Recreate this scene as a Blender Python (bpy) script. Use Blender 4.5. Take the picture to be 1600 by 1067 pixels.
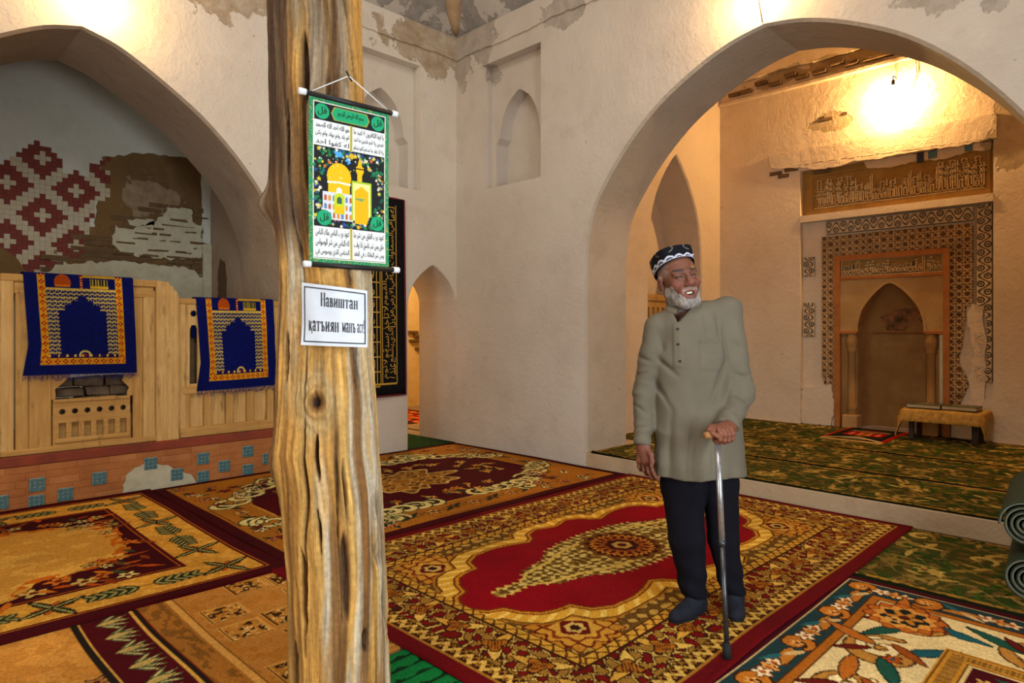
import bpy, bmesh, math, random
import numpy as np
from mathutils import Vector, Matrix
from mathutils.geometry import delaunay_2d_cdt, tessellate_polygon

for o in list(bpy.data.objects):
    bpy.data.objects.remove(o, do_unlink=True)
SC = bpy.context.scene
COL = SC.collection
PI = math.pi
random.seed(7)

# ------------------------------------------------------------------ camera
# X runs along the left wall, Y along the right wall, the corner is ahead.
cam = bpy.data.cameras.new('camera')
cam.sensor_width = 36.0
cam.lens = 36.0 * 1030.0 / 1600.0
cam.shift_y = -17.5 / 1600.0
cam.clip_start = 0.05
camo = bpy.data.objects.new('camera', cam)
camo.location = (0, 0, 1.33)
camo.rotation_euler = (PI / 2, 0, -PI / 4)
COL.objects.link(camo)
SC.camera = camo

# ------------------------------------------------------------------ world, daylight, exposure
SC.view_settings.view_transform = 'Standard'
SC.view_settings.look = 'None'
SC.view_settings.gamma = 1.0
SC.view_settings.use_curve_mapping = False
SC.view_settings.exposure = 0.1
world = bpy.data.worlds.new('world')
SC.world = world
world.use_nodes = True
world.node_tree.nodes['Background'].inputs[0].default_value = (0.75, 0.87, 1.0, 1)
world.node_tree.nodes['Background'].inputs[1].default_value = 0.9

def area_light(name, loc, aim, sx, sy, power, color, spread=PI):
    l = bpy.data.lights.new(name, 'AREA')
    l.shape = 'RECTANGLE'
    l.size, l.size_y = sx, sy
    l.energy = power
    l.color = color
    l.spread = spread
    o = bpy.data.objects.new(name, l)
    o.location = loc
    o.rotation_euler = (Vector(aim) - Vector(loc)).to_track_quat('-Z', 'Y').to_euler()
    COL.objects.link(o)
    return o

# daylight entering by the doorway opposite the left arch, the one opposite the
# right arch; also an added soft fill lamp high in the drum, no window
area_light('doorway_daylight', (1.25, -1.50, 1.55), (1.25, 3.0, 1.95), 1.5, 2.3, 155, (0.80, 0.90, 1.0))
area_light('entrance_daylight', (-2.55, 2.25, 1.6), (3.0, 2.25, 1.8), 1.7, 2.4, 68, (0.98, 0.96, 0.94))
area_light('drum_fill', (0.2, 1.0, 6.2), (2.6, 3.4, 2.0), 2.2, 2.2, 150, (1.0, 0.96, 0.90))

# ------------------------------------------------------------------ helpers
def s2l(c):
    c = np.asarray(c, dtype=np.float64)
    return np.where(c <= 0.04045, c / 12.92, ((c + 0.055) / 1.055) ** 2.4)

def rgb(h):
    return tuple(int(h[i:i + 2], 16) / 255.0 for i in (0, 2, 4))

def lin(h):
    if isinstance(h, str):
        h = rgb(h)
    return tuple(float(x) for x in s2l(h)) + (1.0,)

def link(o):
    COL.objects.link(o)
    return o

def tag(o, label=None, cat=None, group=None, kind=None):
    if label: o['label'] = label
    if cat: o['category'] = cat
    if group: o['group'] = group
    if kind: o['kind'] = kind
    return o

def thing(name, label, cat, loc=(0, 0, 0), rz=0.0, group=None):
    o = bpy.data.objects.new(name, None)
    o.empty_display_size = 0.1
    o.location = loc
    o.rotation_euler = (0, 0, rz)
    link(o)
    return tag(o, label, cat, group)

def place(o, parent=None, local=False):
    if parent is not None:
        o.parent = parent
        if not local and parent.type == 'EMPTY':
            o.matrix_parent_inverse = Matrix.Translation(-Vector(parent.location))
    return link(o)

def meshobj(name, verts, faces, mat, parent=None, smooth=False, local=False):
    me = bpy.data.meshes.new(name)
    me.from_pydata([tuple(map(float, v)) for v in verts], [], [tuple(map(int, f)) for f in faces])
    me.update()
    if mat: me.materials.append(mat)
    if smooth:
        me.polygons.foreach_set('use_smooth', [True] * len(me.polygons))
    return place(bpy.data.objects.new(name, me), parent, local)

def bmobj(name, bm, mat, parent=None, smooth=False, local=False):
    bmesh.ops.recalc_face_normals(bm, faces=bm.faces)
    me = bpy.data.meshes.new(name)
    bm.to_mesh(me)
    bm.free()
    if mat: me.materials.append(mat)
    if smooth:
        me.polygons.foreach_set('use_smooth', [True] * len(me.polygons))
    return place(bpy.data.objects.new(name, me), parent, local)

def box_bm(bm, x0, x1, y0, y1, z0, z1, bevel=0.0, jitter=0.0):
    r = bmesh.ops.create_cube(bm, size=1.0)
    vs = r['verts']
    for v in vs:
        v.co = Vector(((x0 + x1) / 2 + v.co.x * (x1 - x0), (y0 + y1) / 2 + v.co.y * (y1 - y0), (z0 + z1) / 2 + v.co.z * (z1 - z0)))
        if jitter:
            v.co += Vector((random.uniform(-1, 1), random.uniform(-1, 1), random.uniform(-1, 1))) * jitter
    if bevel:
        es = {e for v in vs for e in v.link_edges}
        bmesh.ops.bevel(bm, geom=list(es), offset=bevel, segments=1, affect='EDGES', profile=0.5)

def box(name, x0, x1, y0, y1, z0, z1, mat, parent=None, bevel=0.004, jitter=0.0, local=False):
    bm = bmesh.new()
    box_bm(bm, x0, x1, y0, y1, z0, z1, bevel, jitter)
    return bmobj(name, bm, mat, parent, local=local)

def tube_bm(bm, pts, rad, n=8, caps=True):
    pts = [Vector(p) for p in pts]
    rings = []
    up = Vector((0.13, 0.31, 0.94)).normalized()
    for i, p in enumerate(pts):
        a = pts[max(i - 1, 0)]
        b = pts[min(i + 1, len(pts) - 1)]
        t = (b - a).normalized()
        x = t.cross(up)
        if x.length < 1e-4: x = t.cross(Vector((1, 0, 0)))
        x.normalize()
        y = t.cross(x)
        r = rad[i] if hasattr(rad, '__len__') else rad
        rings.append([bm.verts.new(p + x * (r * math.cos(2 * PI * k / n)) + y * (r * math.sin(2 * PI * k / n))) for k in range(n)])
    for a, b in zip(rings, rings[1:]):
        for k in range(n):
            bm.faces.new((a[k], a[(k + 1) % n], b[(k + 1) % n], b[k]))
    if caps:
        bm.faces.new(rings[0]); bm.faces.new(rings[-1])

def tube(name, pts, rad, mat, parent=None, n=8, local=False):
    bm = bmesh.new()
    tube_bm(bm, pts, rad, n)
    return bmobj(name, bm, mat, parent, smooth=True, local=local)

def inside(poly, x, y):
    c = False
    j = len(poly) - 1
    for i in range(len(poly)):
        xi, yi = poly[i]; xj, yj = poly[j]
        if (yi > y) != (yj > y) and x < (xj - xi) * (y - yi) / (yj - yi) + xi:
            c = not c
        j = i
    return c

def fill2d(outline, holes):
    """triangles of a polygon with holes: (verts2d, tris)"""
    vs, es = [], []
    for lp in [outline] + holes:
        b = len(vs)
        vs += [Vector((float(p[0]), float(p[1]))) for p in lp]
        es += [(b + i, b + (i + 1) % len(lp)) for i in range(len(lp))]
    r = delaunay_2d_cdt(vs, es, [], 0, 1e-6)
    ov, of = r[0], r[2]
    keep = []
    for f in of:
        cx = sum(ov[i].x for i in f) / 3; cy = sum(ov[i].y for i in f) / 3
        if inside(outline, cx, cy) and not any(inside(h, cx, cy) for h in holes):
            keep.append(tuple(f))
    return [(v.x, v.y) for v in ov], keep

def slab_arrays(outline, holes, to3, d0, d1):
    """plate between depths d0 and d1: front, back and all rims; to3(a, b, d) -> xyz"""
    v2, tr = fill2d(outline, holes)
    V = [to3(a, b, d0) for a, b in v2] + [to3(a, b, d1) for a, b in v2]
    n = len(v2)
    F = [tuple(t) for t in tr] + [tuple(i + n for i in reversed(t)) for t in tr]
    for lp in [outline] + holes:
        b = len(V)
        m = len(lp)
        V += [to3(p[0], p[1], d0) for p in lp] + [to3(p[0], p[1], d1) for p in lp]
        F += [(b + i, b + (i + 1) % m, b + m + (i + 1) % m, b + m + i) for i in range(m)]
    return V, F

def slab(name, outline, holes, to3, d0, d1, mat, parent=None, local=False):
    V, F = slab_arrays(outline, holes, to3, d0, d1)
    bm = bmesh.new()
    bv = [bm.verts.new(v) for v in V]
    for f in F:
        try: bm.faces.new([bv[i] for i in f])
        except ValueError: pass
    bmesh.ops.remove_doubles(bm, verts=bm.verts, dist=1e-5)
    return bmobj(name, bm, mat, parent, local=local)

def catmull(pts, n=6):
    pts = [np.array(p, float) for p in pts]
    P = [2 * pts[0] - pts[1]] + pts + [2 * pts[-1] - pts[-2]]
    out = []
    for i in range(1, len(P) - 2):
        for k in range(n):
            t = k / n
            a, b, c, d = P[i - 1], P[i], P[i + 1], P[i + 2]
            out.append(0.5 * ((2 * b) + (c - a) * t + (2 * a - 5 * b + 4 * c - d) * t * t + (3 * b - a - 3 * c + d) * t ** 3))
    out.append(pts[-1])
    return [tuple(float(x) for x in p) for p in out]

def arch_poly(c, half, z0, n=5):
    """closed opening outline from a half profile [(offset, z) apex ... spring] about centre c, sill z0"""
    h = catmull(half, n)
    right = [(c + a, z) for a, z in h]
    left = [(c - a, z) for a, z in h[1:]]
    w = half[-1][0]
    return [(c - w, z0)] + left[::-1] + right + [(c + w, z0)]

def ragged(pts, amp=0.02, step=0.05, seed=1):
    """closed outline subdivided and made ragged"""
    rr = random.Random(seed)
    out = []
    for i in range(len(pts)):
        a = np.array(pts[i], float); b = np.array(pts[(i + 1) % len(pts)], float)
        m = max(1, int(np.linalg.norm(b - a) / step))
        for k in range(m):
            p = a + (b - a) * k / m
            out.append((p[0] + rr.uniform(-amp, amp), p[1] + rr.uniform(-amp, amp)))
    return out

def hash2(ix, iy, seed):
    h = (ix.astype(np.int64) * 374761393 + iy.astype(np.int64) * 668265263 + seed * 1442695041) & 0x7fffffff
    h = ((h ^ (h >> 13)) * 1274126177) & 0x7fffffff
    return ((h ^ (h >> 16)) & 0xffff) / 65535.0

def vn(x, y, seed=0):
    x = np.asarray(x, float); y = np.asarray(y, float)
    ix = np.floor(x); iy = np.floor(y)
    fx = x - ix; fy = y - iy
    fx = fx * fx * (3 - 2 * fx); fy = fy * fy * (3 - 2 * fy)
    a = hash2(ix, iy, seed); b = hash2(ix + 1, iy, seed)
    c = hash2(ix, iy + 1, seed); d = hash2(ix + 1, iy + 1, seed)
    return (a + (b - a) * fx) * (1 - fy) + (c + (d - c) * fx) * fy

def fbm(x, y, seed=0, o=3):
    s = 0; a = 0.5
    for k in range(o):
        s = s + a * vn(x * 2 ** k, y * 2 ** k, seed + 17 * k)
        a *= 0.5
    return s / (1 - 0.5 ** o)

def grid_mesh(name, X, Y, Z, C, mat, parent=None, smooth=True, local=False, mask=None, back=None, cname='Col'):
    """quad grid from 2-D arrays, colour attribute C (sRGB), optional mask of kept cells"""
    ny, nx = X.shape
    co = np.stack([X, Y, Z], -1).reshape(-1, 3).astype(np.float32)
    idx = np.arange(nx * ny).reshape(ny, nx)
    q = np.stack([idx[:-1, :-1], idx[:-1, 1:], idx[1:, 1:], idx[1:, :-1]], -1).reshape(-1, 4)
    if mask is not None:
        q = q[mask.reshape(-1)]
    me = bpy.data.meshes.new(name)
    me.vertices.add(len(co)); me.vertices.foreach_set('co', co.ravel())
    me.loops.add(q.size); me.loops.foreach_set('vertex_index', q.ravel().astype(np.int32))
    me.polygons.add(len(q))
    me.polygons.foreach_set('loop_start', np.arange(0, q.size, 4, dtype=np.int32))
    me.polygons.foreach_set('loop_total', np.full(len(q), 4, dtype=np.int32))
    me.update(calc_edges=True)
    if smooth:
        me.polygons.foreach_set('use_smooth', np.ones(len(q), dtype=bool))
    if C is not None:
        at = me.color_attributes.new(cname, 'FLOAT_COLOR', 'POINT')
        ca = np.ones((len(co), 4), np.float32)
        ca[:, :3] = s2l(np.clip(C, 0, 1)).reshape(-1, 3)
        at.data.foreach_set('color', ca.ravel())
    me.materials.append(mat)
    return place(bpy.data.objects.new(name, me), parent, local)

# ------------------------------------------------------------------ materials
class NT:
    def __init__(s, name):
        s.m = bpy.data.materials.new(name)
        s.m.use_nodes = True
        s.t = s.m.node_tree
        s.b = s.t.nodes['Principled BSDF']
        s.tc = s.t.nodes.new('ShaderNodeTexCoord')
    def n(s, ty, **kw):
        x = s.t.nodes.new(ty)
        for k, v in kw.items(): setattr(x, k, v)
        return x
    def l(s, a, b): s.t.links.new(a, b)
    def noise(s, scale, detail=4.0, rough=0.55, stretch=None, dist=0.0):
        x = s.n('ShaderNodeTexNoise')
        x.inputs['Scale'].default_value = scale
        x.inputs['Detail'].default_value = detail
        x.inputs['Roughness'].default_value = rough
        x.inputs['Distortion'].default_value = dist
        if stretch:
            mp = s.n('ShaderNodeMapping')
            mp.inputs['Scale'].default_value = stretch
            s.l(s.tc.outputs['Object'], mp.inputs['Vector'])
            s.l(mp.outputs['Vector'], x.inputs['Vector'])
        else:
            s.l(s.tc.outputs['Object'], x.inputs['Vector'])
        return x.outputs['Fac']
    def ramp(s, fac, lo, hi):
        r = s.n('ShaderNodeMapRange')
        r.inputs['From Min'].default_value = lo
        r.inputs['From Max'].default_value = hi
        s.l(fac, r.inputs['Value'])
        return r.outputs['Result']
    def math(s, op, a, b=0.0):
        x = s.n('ShaderNodeMath', operation=op)
        for i, v in enumerate((a, b)):
            if isinstance(v, (int, float)): x.inputs[i].default_value = v
            else: s.l(v, x.inputs[i])
        x.use_clamp = False
        return x.outputs[0]
    def mix(s, fac, a, b):
        x = s.n('ShaderNodeMix', data_type='RGBA')
        if isinstance(fac, (int, float)): x.inputs[0].default_value = fac
        else: s.l(fac, x.inputs[0])
        for i, v in ((6, a), (7, b)):
            if isinstance(v, (tuple, list)): x.inputs[i].default_value = v
            else: s.l(v, x.inputs[i])
        return x.outputs[2]
    def bump(s, h, strength, dist=0.02, prev=None):
        x = s.n('ShaderNodeBump')
        x.inputs['Strength'].default_value = strength
        x.inputs['Distance'].default_value = dist
        s.l(h, x.inputs['Height'])
        if prev is not None: s.l(prev, x.inputs['Normal'])
        return x.outputs['Normal']
    def done(s, col, rough=0.8, nrm=None, spec=0.3, metal=0.0):
        if isinstance(col, (tuple, list)): s.b.inputs['Base Color'].default_value = col
        else: s.l(col, s.b.inputs['Base Color'])
        s.b.inputs['Roughness'].default_value = rough
        s.b.inputs['Specular IOR Level'].default_value = spec
        s.b.inputs['Metallic'].default_value = metal
        if nrm is not None: s.l(nrm, s.b.inputs['Normal'])
        return s.m

def simple(name, c, c2=None, scale=8.0, rough=0.8, bump=0.0, bscale=60.0, spec=0.3, metal=0.0, stretch=None):
    k = NT(name)
    col = lin(c)
    if c2:
        col = k.mix(k.ramp(k.noise(scale, 5.0, 0.6, stretch), 0.32, 0.68), lin(c), lin(c2))
    nr = k.bump(k.noise(bscale, 4.0, 0.6, stretch), bump, 0.01) if bump else None
    return k.done(col, rough, nr, spec, metal)

def vcol(name, rough=0.9, bump=0.0, bscale=300.0, spec=0.15, amp=0.0, ascale=30.0, sheen=0.0, stretch=None):
    k = NT(name)
    a = k.n('ShaderNodeVertexColor', layer_name='Col')
    col = a.outputs['Color']
    if amp:
        f = k.ramp(k.noise(ascale, 3.0, 0.6), 0.3, 0.7)
        hs = k.n('ShaderNodeHueSaturation')
        k.l(col, hs.inputs['Color'])
        k.l(k.math('ADD', k.math('MULTIPLY', f, amp), 1.0 - amp / 2), hs.inputs['Value'])
        col = hs.outputs['Color']
    nr = k.bump(k.noise(bscale, 5.0 if stretch else 2.0, 0.6, stretch), bump, 0.012 if stretch else 0.004) if bump else None
    if sheen: k.b.inputs['Sheen Weight'].default_value = sheen
    return k.done(col, rough, nr, spec)

def plaster(name, a, b, c, damage=None, dmg_col=('8C8478', 'A89C8C'), rough=0.0, speck=True):
    """hand-trowelled plaster; damage = list of (x, y, z, radius) spots where the coat has flaked"""
    k = NT(name)
    col = k.mix(k.ramp(k.noise(0.9, 5.0, 0.6), 0.35, 0.68), lin(a), lin(b))
    col = k.mix(k.math('MULTIPLY', k.ramp(k.noise(3.1, 6.0, 0.65), 0.52, 0.75), 0.55), col, lin(c))
    n1 = k.noise(2.2, 6.0, 0.6)
    n2 = k.noise(26.0, 5.0, 0.65)
    h = k.math('ADD', k.math('MULTIPLY', n1, 0.8), k.math('MULTIPLY', n2, 0.22))
    if speck:
        f = k.ramp(k.noise(13.0, 2.0, 0.5), 0.735, 0.76)
        col = k.mix(k.math('MULTIPLY', f, 0.5), col, lin(dmg_col[0]))
    if damage:
        geo = k.n('ShaderNodeNewGeometry')
        tot = None
        warp = k.math('MULTIPLY', k.math('SUBTRACT', k.noise(2.6, 6.0, 0.62), 0.5), 2.6)
        for (x, y, z, r, sz) in damage:
            sb = k.n('ShaderNodeVectorMath', operation='SUBTRACT')
            k.l(geo.outputs['Position'], sb.inputs[0]); sb.inputs[1].default_value = (x, y, z)
            ml = k.n('ShaderNodeVectorMath', operation='MULTIPLY')
            k.l(sb.outputs[0], ml.inputs[0]); ml.inputs[1].default_value = (1 / r, 1 / r, 1 / sz)
            le = k.n('ShaderNodeVectorMath', operation='LENGTH')
            k.l(ml.outputs[0], le.inputs[0])
            v = k.math('SUBTRACT', 1.0, le.outputs['Value'])
            tot = v if tot is None else k.math('MAXIMUM', tot, v)
        f = k.ramp(k.math('ADD', tot, warp), 0.18, 0.24)
        dc = k.mix(k.ramp(k.noise(7.0, 6.0, 0.7), 0.35, 0.65), lin(dmg_col[0]), lin(dmg_col[1]))
        col = k.mix(f, col, dc)
        h = k.math('SUBTRACT', h, k.math('MULTIPLY', f, 0.5))
    nr = k.bump(k.noise(90.0, 3.0, 0.6), 0.12, 0.01, k.bump(h, 0.5, 0.06))
    if rough: nr = k.bump(k.noise(7.5, 9.0, 0.72, dist=0.6), rough, 0.05, nr)
    return k.done(col, 0.93, nr, 0.12)

M = {}
M['wall_l'] = plaster('plaster_warm_white', 'D2C8B9', 'C7BBAA', 'BAAD9C',
                      damage=[(4.7, 5.97, 4.55, 0.8, 0.33), (2.35, 5.97, 4.35, 0.75, 0.32)], dmg_col=('9A8468', 'B5A792'))
M['wall_r'] = plaster('plaster_pink_grey', 'C6BAAB', 'BCAF9F', 'B0A293',
                      damage=[(5.04, 5.75, 4.55, 0.62, 0.40), (5.04, 4.35, 4.52, 0.35, 0.2), (5.04, 0.95, 3.6, 0.35, 0.3)], dmg_col=('9A8E80', 'B0A496'))
M['cove'] = plaster('plaster_grey_flaked', 'AFA89E', 'BDB5AA', '8F8A82', damage=[(4.3, 5.3, 5.3, 1.5, 0.8)], dmg_col=('7E7B76', '989289'))
M['wall_m'] = plaster('plaster_mihrab_room', 'D4C0A4', 'CAB394', 'BFA686',
                      damage=[(8.55, 1.0, 3.3, 0.45, 0.5), (8.55, 3.0, 3.9, 0.35, 0.12), (8.55, 2.9, 4.62, 1.5, 0.12)], dmg_col=('A08A68', 'B29C7C'), rough=0.45)
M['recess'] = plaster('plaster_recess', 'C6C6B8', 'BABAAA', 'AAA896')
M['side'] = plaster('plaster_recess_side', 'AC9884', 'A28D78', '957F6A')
M['ochre'] = plaster('plaster_ochre', 'D8C08E', 'CCB07A', 'BC9C64')
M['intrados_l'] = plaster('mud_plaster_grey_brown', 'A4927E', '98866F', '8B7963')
M['intrados_r'] = plaster('plaster_right_arch', 'B5A897', 'ABA08C', '9C907C')  # right arch soffit, greyer and darker than its wall face
M['floor'] = simple('clay_floor', '8F7A62', '7A6650', 4.0, 0.95, 0.3)
M['curb'] = plaster('plaster_curb', 'B89F7E', 'A88E6C', '92785A')
M['mud'] = plaster('bare_mud', '664E30', '785C38', '8E7654', damage=[(2.3, 7.73, 2.75, 0.35, 0.25)], dmg_col=('9A866C', '80684A'), rough=0.5)
M['redband'] = simple('red_ochre_band', '8A3B20', '6E3020', 6.0, 0.75, 0.2)
# ------------------------------------------------------------------ lettering (built-in font outlines, shaped by hand)
AR = {}
for ch, cp, n in [('ء', 0xFE80, 1), ('أ', 0xFE83, 2), ('إ', 0xFE87, 2), ('ا', 0xFE8D, 2), ('ب', 0xFE8F, 4), ('ة', 0xFE93, 2), ('ت', 0xFE95, 4), ('ث', 0xFE99, 4), ('ج', 0xFE9D, 4),
                  ('ح', 0xFEA1, 4), ('خ', 0xFEA5, 4), ('د', 0xFEA9, 2), ('ذ', 0xFEAB, 2), ('ر', 0xFEAD, 2), ('ز', 0xFEAF, 2), ('س', 0xFEB1, 4), ('ش', 0xFEB5, 4), ('ص', 0xFEB9, 4),
                  ('ض', 0xFEBD, 4), ('ط', 0xFEC1, 4), ('ظ', 0xFEC5, 4), ('ع', 0xFEC9, 4), ('غ', 0xFECD, 4), ('ف', 0xFED1, 4), ('ق', 0xFED5, 4), ('ك', 0xFED9, 4), ('ل', 0xFEDD, 4),
                  ('م', 0xFEE1, 4), ('ن', 0xFEE5, 4), ('ه', 0xFEE9, 4), ('و', 0xFEED, 2), ('ى', 0xFEEF, 2), ('ي', 0xFEF1, 4), ('لا', 0xFEFB, 2)]:
    AR[ch] = (cp, n)
def shape_arabic(s):
    words_ = []
    for w in s.split(' '):
        u = []
        i = 0
        while i < len(w):
            if w[i:i + 2] == 'لا': u.append('لا'); i += 2
            else: u.append(w[i]); i += 1
        out = []
        for i, c in enumerate(u):
            if c not in AR: out.append(c); continue
            cp, n = AR[c]
            prev = i > 0 and u[i - 1] in AR and AR[u[i - 1]][1] == 4
            nxt = n == 4 and i + 1 < len(u) and u[i + 1] in AR and AR[u[i + 1]][1] > 1
            k = (3 if nxt else 1) if prev else (2 if nxt else 0)
            out.append(chr(cp + (min(k, n - 1))))
        words_.append(''.join(reversed(out)))
    return ' '.join(reversed(words_))
GLY = {}
def glyphs(s, arabic=True):
    """(verts Nx2 scaled to unit box height kept, tris) of a line of text"""
    if s in GLY: return GLY[s]
    c = bpy.data.curves.new('lettering', 'FONT')
    c.body = shape_arabic(s) if arabic else s
    c.size = 1.0; c.resolution_u = 2
    o = bpy.data.objects.new('lettering', c)
    COL.objects.link(o)
    me = o.evaluated_get(bpy.context.evaluated_depsgraph_get()).to_mesh()
    V = np.array([v.co[:2] for v in me.vertices]).reshape(-1, 2)
    F = [tuple(p.vertices) for p in me.polygons]
    bpy.data.objects.remove(o); bpy.data.curves.remove(c)
    V = V - V.min(0)
    GLY[s] = (V, F)
    return GLY[s]
def letter_mesh(name, items, to3, mat, parent, local=False):
    """items: (text, x0, y0, x1, y1, turned) fitted into boxes"""
    VV, FF = [], []
    for s, x0, y0, x1, y1, turn in items:
        V, F = GLY[s]
        w, h = V.max(0)
        q = V / np.array([w, h])
        if turn: q = np.stack([1 - q[:, 1], q[:, 0]], -1)
        b = len(VV)
        VV += [to3(x0 + a * (x1 - x0), y0 + c * (y1 - y0)) for a, c in q]
        FF += [tuple(i + b for i in f) for f in F]
    return meshobj(name, VV, FF, mat, parent, local=local)
T_TOP = 'بسم الله الرحمن الرحيم'
T_QUL = 'قل'
T_UL = ['هو الله احد الله الصمد', 'لم يلد ولم يولد ولم يكن', 'له كفوا احد']
T_UR = ['يا ايها الكافرون لا اعبد ما', 'تعبدون ولا انتم عابدون ما اعبد', 'ولا انا عابد ما عبدتم لكم دينكم']
T_LL = ['اعوذ برب الناس ملك الناس', 'اله الناس من شر الوسواس', 'الخناس الذي يوسوس في']
T_LR = ['اعوذ برب الفلق من شر ما', 'خلق ومن شر غاسق اذا وقب', 'ومن شر النفاثات في العقد']
T_CL = ['اشهد ان', 'لغفران', 'لا اله', 'والله', 'قل اللهم', 'محمد رسول', 'وما توفيقي']
T_CB = ['الله لا اله الا هو الحي القيوم لا تاخذه سنة ولا نوم', 'له ما في السماوات وما في الارض من ذا الذي يشفع عنده']
for s in [T_TOP, T_QUL] + T_UL + T_UR + T_LL + T_LR + T_CL + [w for t in T_CB for w in t.split(' ')]: glyphs(s)
# ================================================================== STRUCTURE
UW, VW = 5.04, 5.97          # right wall plane X, left wall plane Y
ZT = 4.78                    # top of the walls, foot of the cove
XN, YN = -2.53, -1.48        # near walls behind the camera

def struct(o): return tag(o, kind='structure')

def wall_mesh(name, parts, mat):
    """several (V, F) lists welded into one structural mesh"""
    bm = bmesh.new()
    for V, F in parts:
        bv = [bm.verts.new(v) for v in V]
        for f in F:
            try: bm.faces.new([bv[i] for i in f])
            except ValueError: pass
    bmesh.ops.remove_doubles(bm, verts=bm.verts, dist=1e-5)
    me = bpy.data.meshes.new(name)
    bm.to_mesh(me); bm.free()
    me.materials.append(mat)
    return struct(place(bpy.data.objects.new(name, me)))

def reveal(poly, to3, d0, d1, bevel=0.0, close=False):
    V, F = [], []
    m = len(poly)
    cx = sum(p[0] for p in poly) / m; cz = min(p[1] for p in poly)
    V += [to3(p[0], p[1], d0) for p in poly] + [to3(p[0], p[1], d1) for p in poly]
    for i in range(m if close else m - 1):
        j = (i + 1) % m
        F.append((i, j, m + j, m + i))
    return V, F

def face(poly, holes, to3, d):
    v2, tr = fill2d(poly, holes)
    return [to3(a, b, d) for a, b in v2], tr

def grow(poly, c, e):
    """opening outline enlarged by e for a rounded arris"""
    out = []
    for a, z in poly:
        s = 1 if a > c else (-1 if a < c else 0)
        out.append((a + s * e * (0.6 if z > poly[0][1] + 1 else 1.0), z + (e * 0.7 if z > poly[0][1] + 1e-6 else 0)))
    return out

def rect(a0, a1, z0, z1): return [(a0, z0), (a1, z0), (a1, z1), (a0, z1)]

R_HALF = [(0, 3.71), (0.28, 3.655), (0.60, 3.53), (0.98, 3.31), (1.32, 3.0), (1.60, 2.64), (1.715, 2.40), (1.765, 2.10), (1.775, 1.8)]
L_HALF = [(0, 3.67), (0.30, 3.565), (0.81, 3.24), (1.14, 2.94), (1.37, 2.66), (1.46, 2.50), (1.57, 2.2), (1.61, 1.9), (1.62, 1.6)]
RC, LC = 2.246, 1.257

def to_r(a, b, d): return (UW + d, a, b)       # right wall: a = Y, b = Z, d = depth behind the face
def to_l(a, b, d): return (a, VW + d, b)       # left wall: a = X

# blind niche shape (rectangle with an inner shouldered arch)
def niche_inner(c, zb):
    h = [(0, 3.98), (0.07, 3.94), (0.17, 3.86), (0.25, 3.73), (0.29, 3.60), (0.30, 3.50)]
    h = catmull(h, 4) + [(0.36, 3.44), (0.36, zb + 0.0)]
    return [(c - a, z) for a, z in h[::-1]] + [(c + a, z) for a, z in h[1:]]

def niche_parts(c, hw, z0, z1, to3):
    rc = rect(c - hw, c + hw, z0, z1)
    inn = niche_inner(c, z0 + 0.012)
    return rc, [reveal(rc, to3, 0, 0.13, close=True), face(rc, [inn], to3, 0.13),
                reveal(inn, to3, 0.13, 0.30, close=True), face(inn, [], to3, 0.30)]

def ring_reveal(poly, c, to3, depth, e=0.025):
    g = grow(poly, c, e)
    V1 = [to3(p[0], p[1], 0) for p in g]; V2 = [to3(p[0], p[1], e) for p in poly]; V3 = [to3(p[0], p[1], depth) for p in poly]
    m = len(poly)
    F = []
    for i in range(m - 1):
        F.append((i, i + 1, m + i + 1, m + i)); F.append((m + i, m + i + 1, 2 * m + i + 1, 2 * m + i))
    return g, (V1 + V2 + V3, F)

# right wall
ra = arch_poly(RC, R_HALF, 0.14)
rg, rrev = ring_reveal(ra, RC, to_r, 0.66)
rn, rnp = niche_parts(5.06, 0.44, 2.92, 4.32, to_r)
wall_mesh('wall_right', [face(rect(YN, VW + 0.72, 0, ZT), [rg, rn], to_r, 0),
                         face(rect(YN, 4.60, 0.0, 5.6), [ra], to_r, 0.66)] + rnp, M['wall_r'])
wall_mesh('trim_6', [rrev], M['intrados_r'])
# left wall
la = arch_poly(LC, L_HALF, 0.40)
lg, lrev = ring_reveal(la, LC, to_l, 0.86)
ln, lnp = niche_parts(4.075, 0.44, 2.90, 4.30, to_l)
DC = 4.70
dd = arch_poly(DC, [(0, 2.07), (0.07, 2.035), (0.2, 1.93), (0.30, 1.80), (0.345, 1.66), (0.352, 1.5)], 0.0)
dg_, drev = ring_reveal(dd, DC, to_l, 0.72, 0.012)
wall_mesh('wall_left', [face(rect(XN, UW + 0.10, 0, ZT), [lg, ln, dg_], to_l, 0), drev] + lnp, M['wall_l'])
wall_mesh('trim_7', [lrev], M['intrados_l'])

# near walls with their doorways (behind the camera)
fd = arch_poly(1.257, [(0, 2.9), (0.4, 2.65), (0.75, 2.2), (0.8, 1.9)], 0.0)
wall_mesh('wall_front', [face(rect(XN, UW, 0, ZT), [fd], lambda a, b, d: (a, YN - d, b), 0), reveal(fd, lambda a, b, d: (a, YN - d, b), 0, 0.5)], M['wall_r'])
nd = arch_poly(2.246, [(0, 3.0), (0.45, 2.75), (0.85, 2.3), (0.9, 1.9)], 0.0)
wall_mesh('wall_near', [face(rect(YN, VW, 0, ZT), [nd], lambda a, b, d: (XN - d, a, b), 0), reveal(nd, lambda a, b, d: (XN - d, a, b), 0, 0.5)], M['wall_l'])

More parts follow.
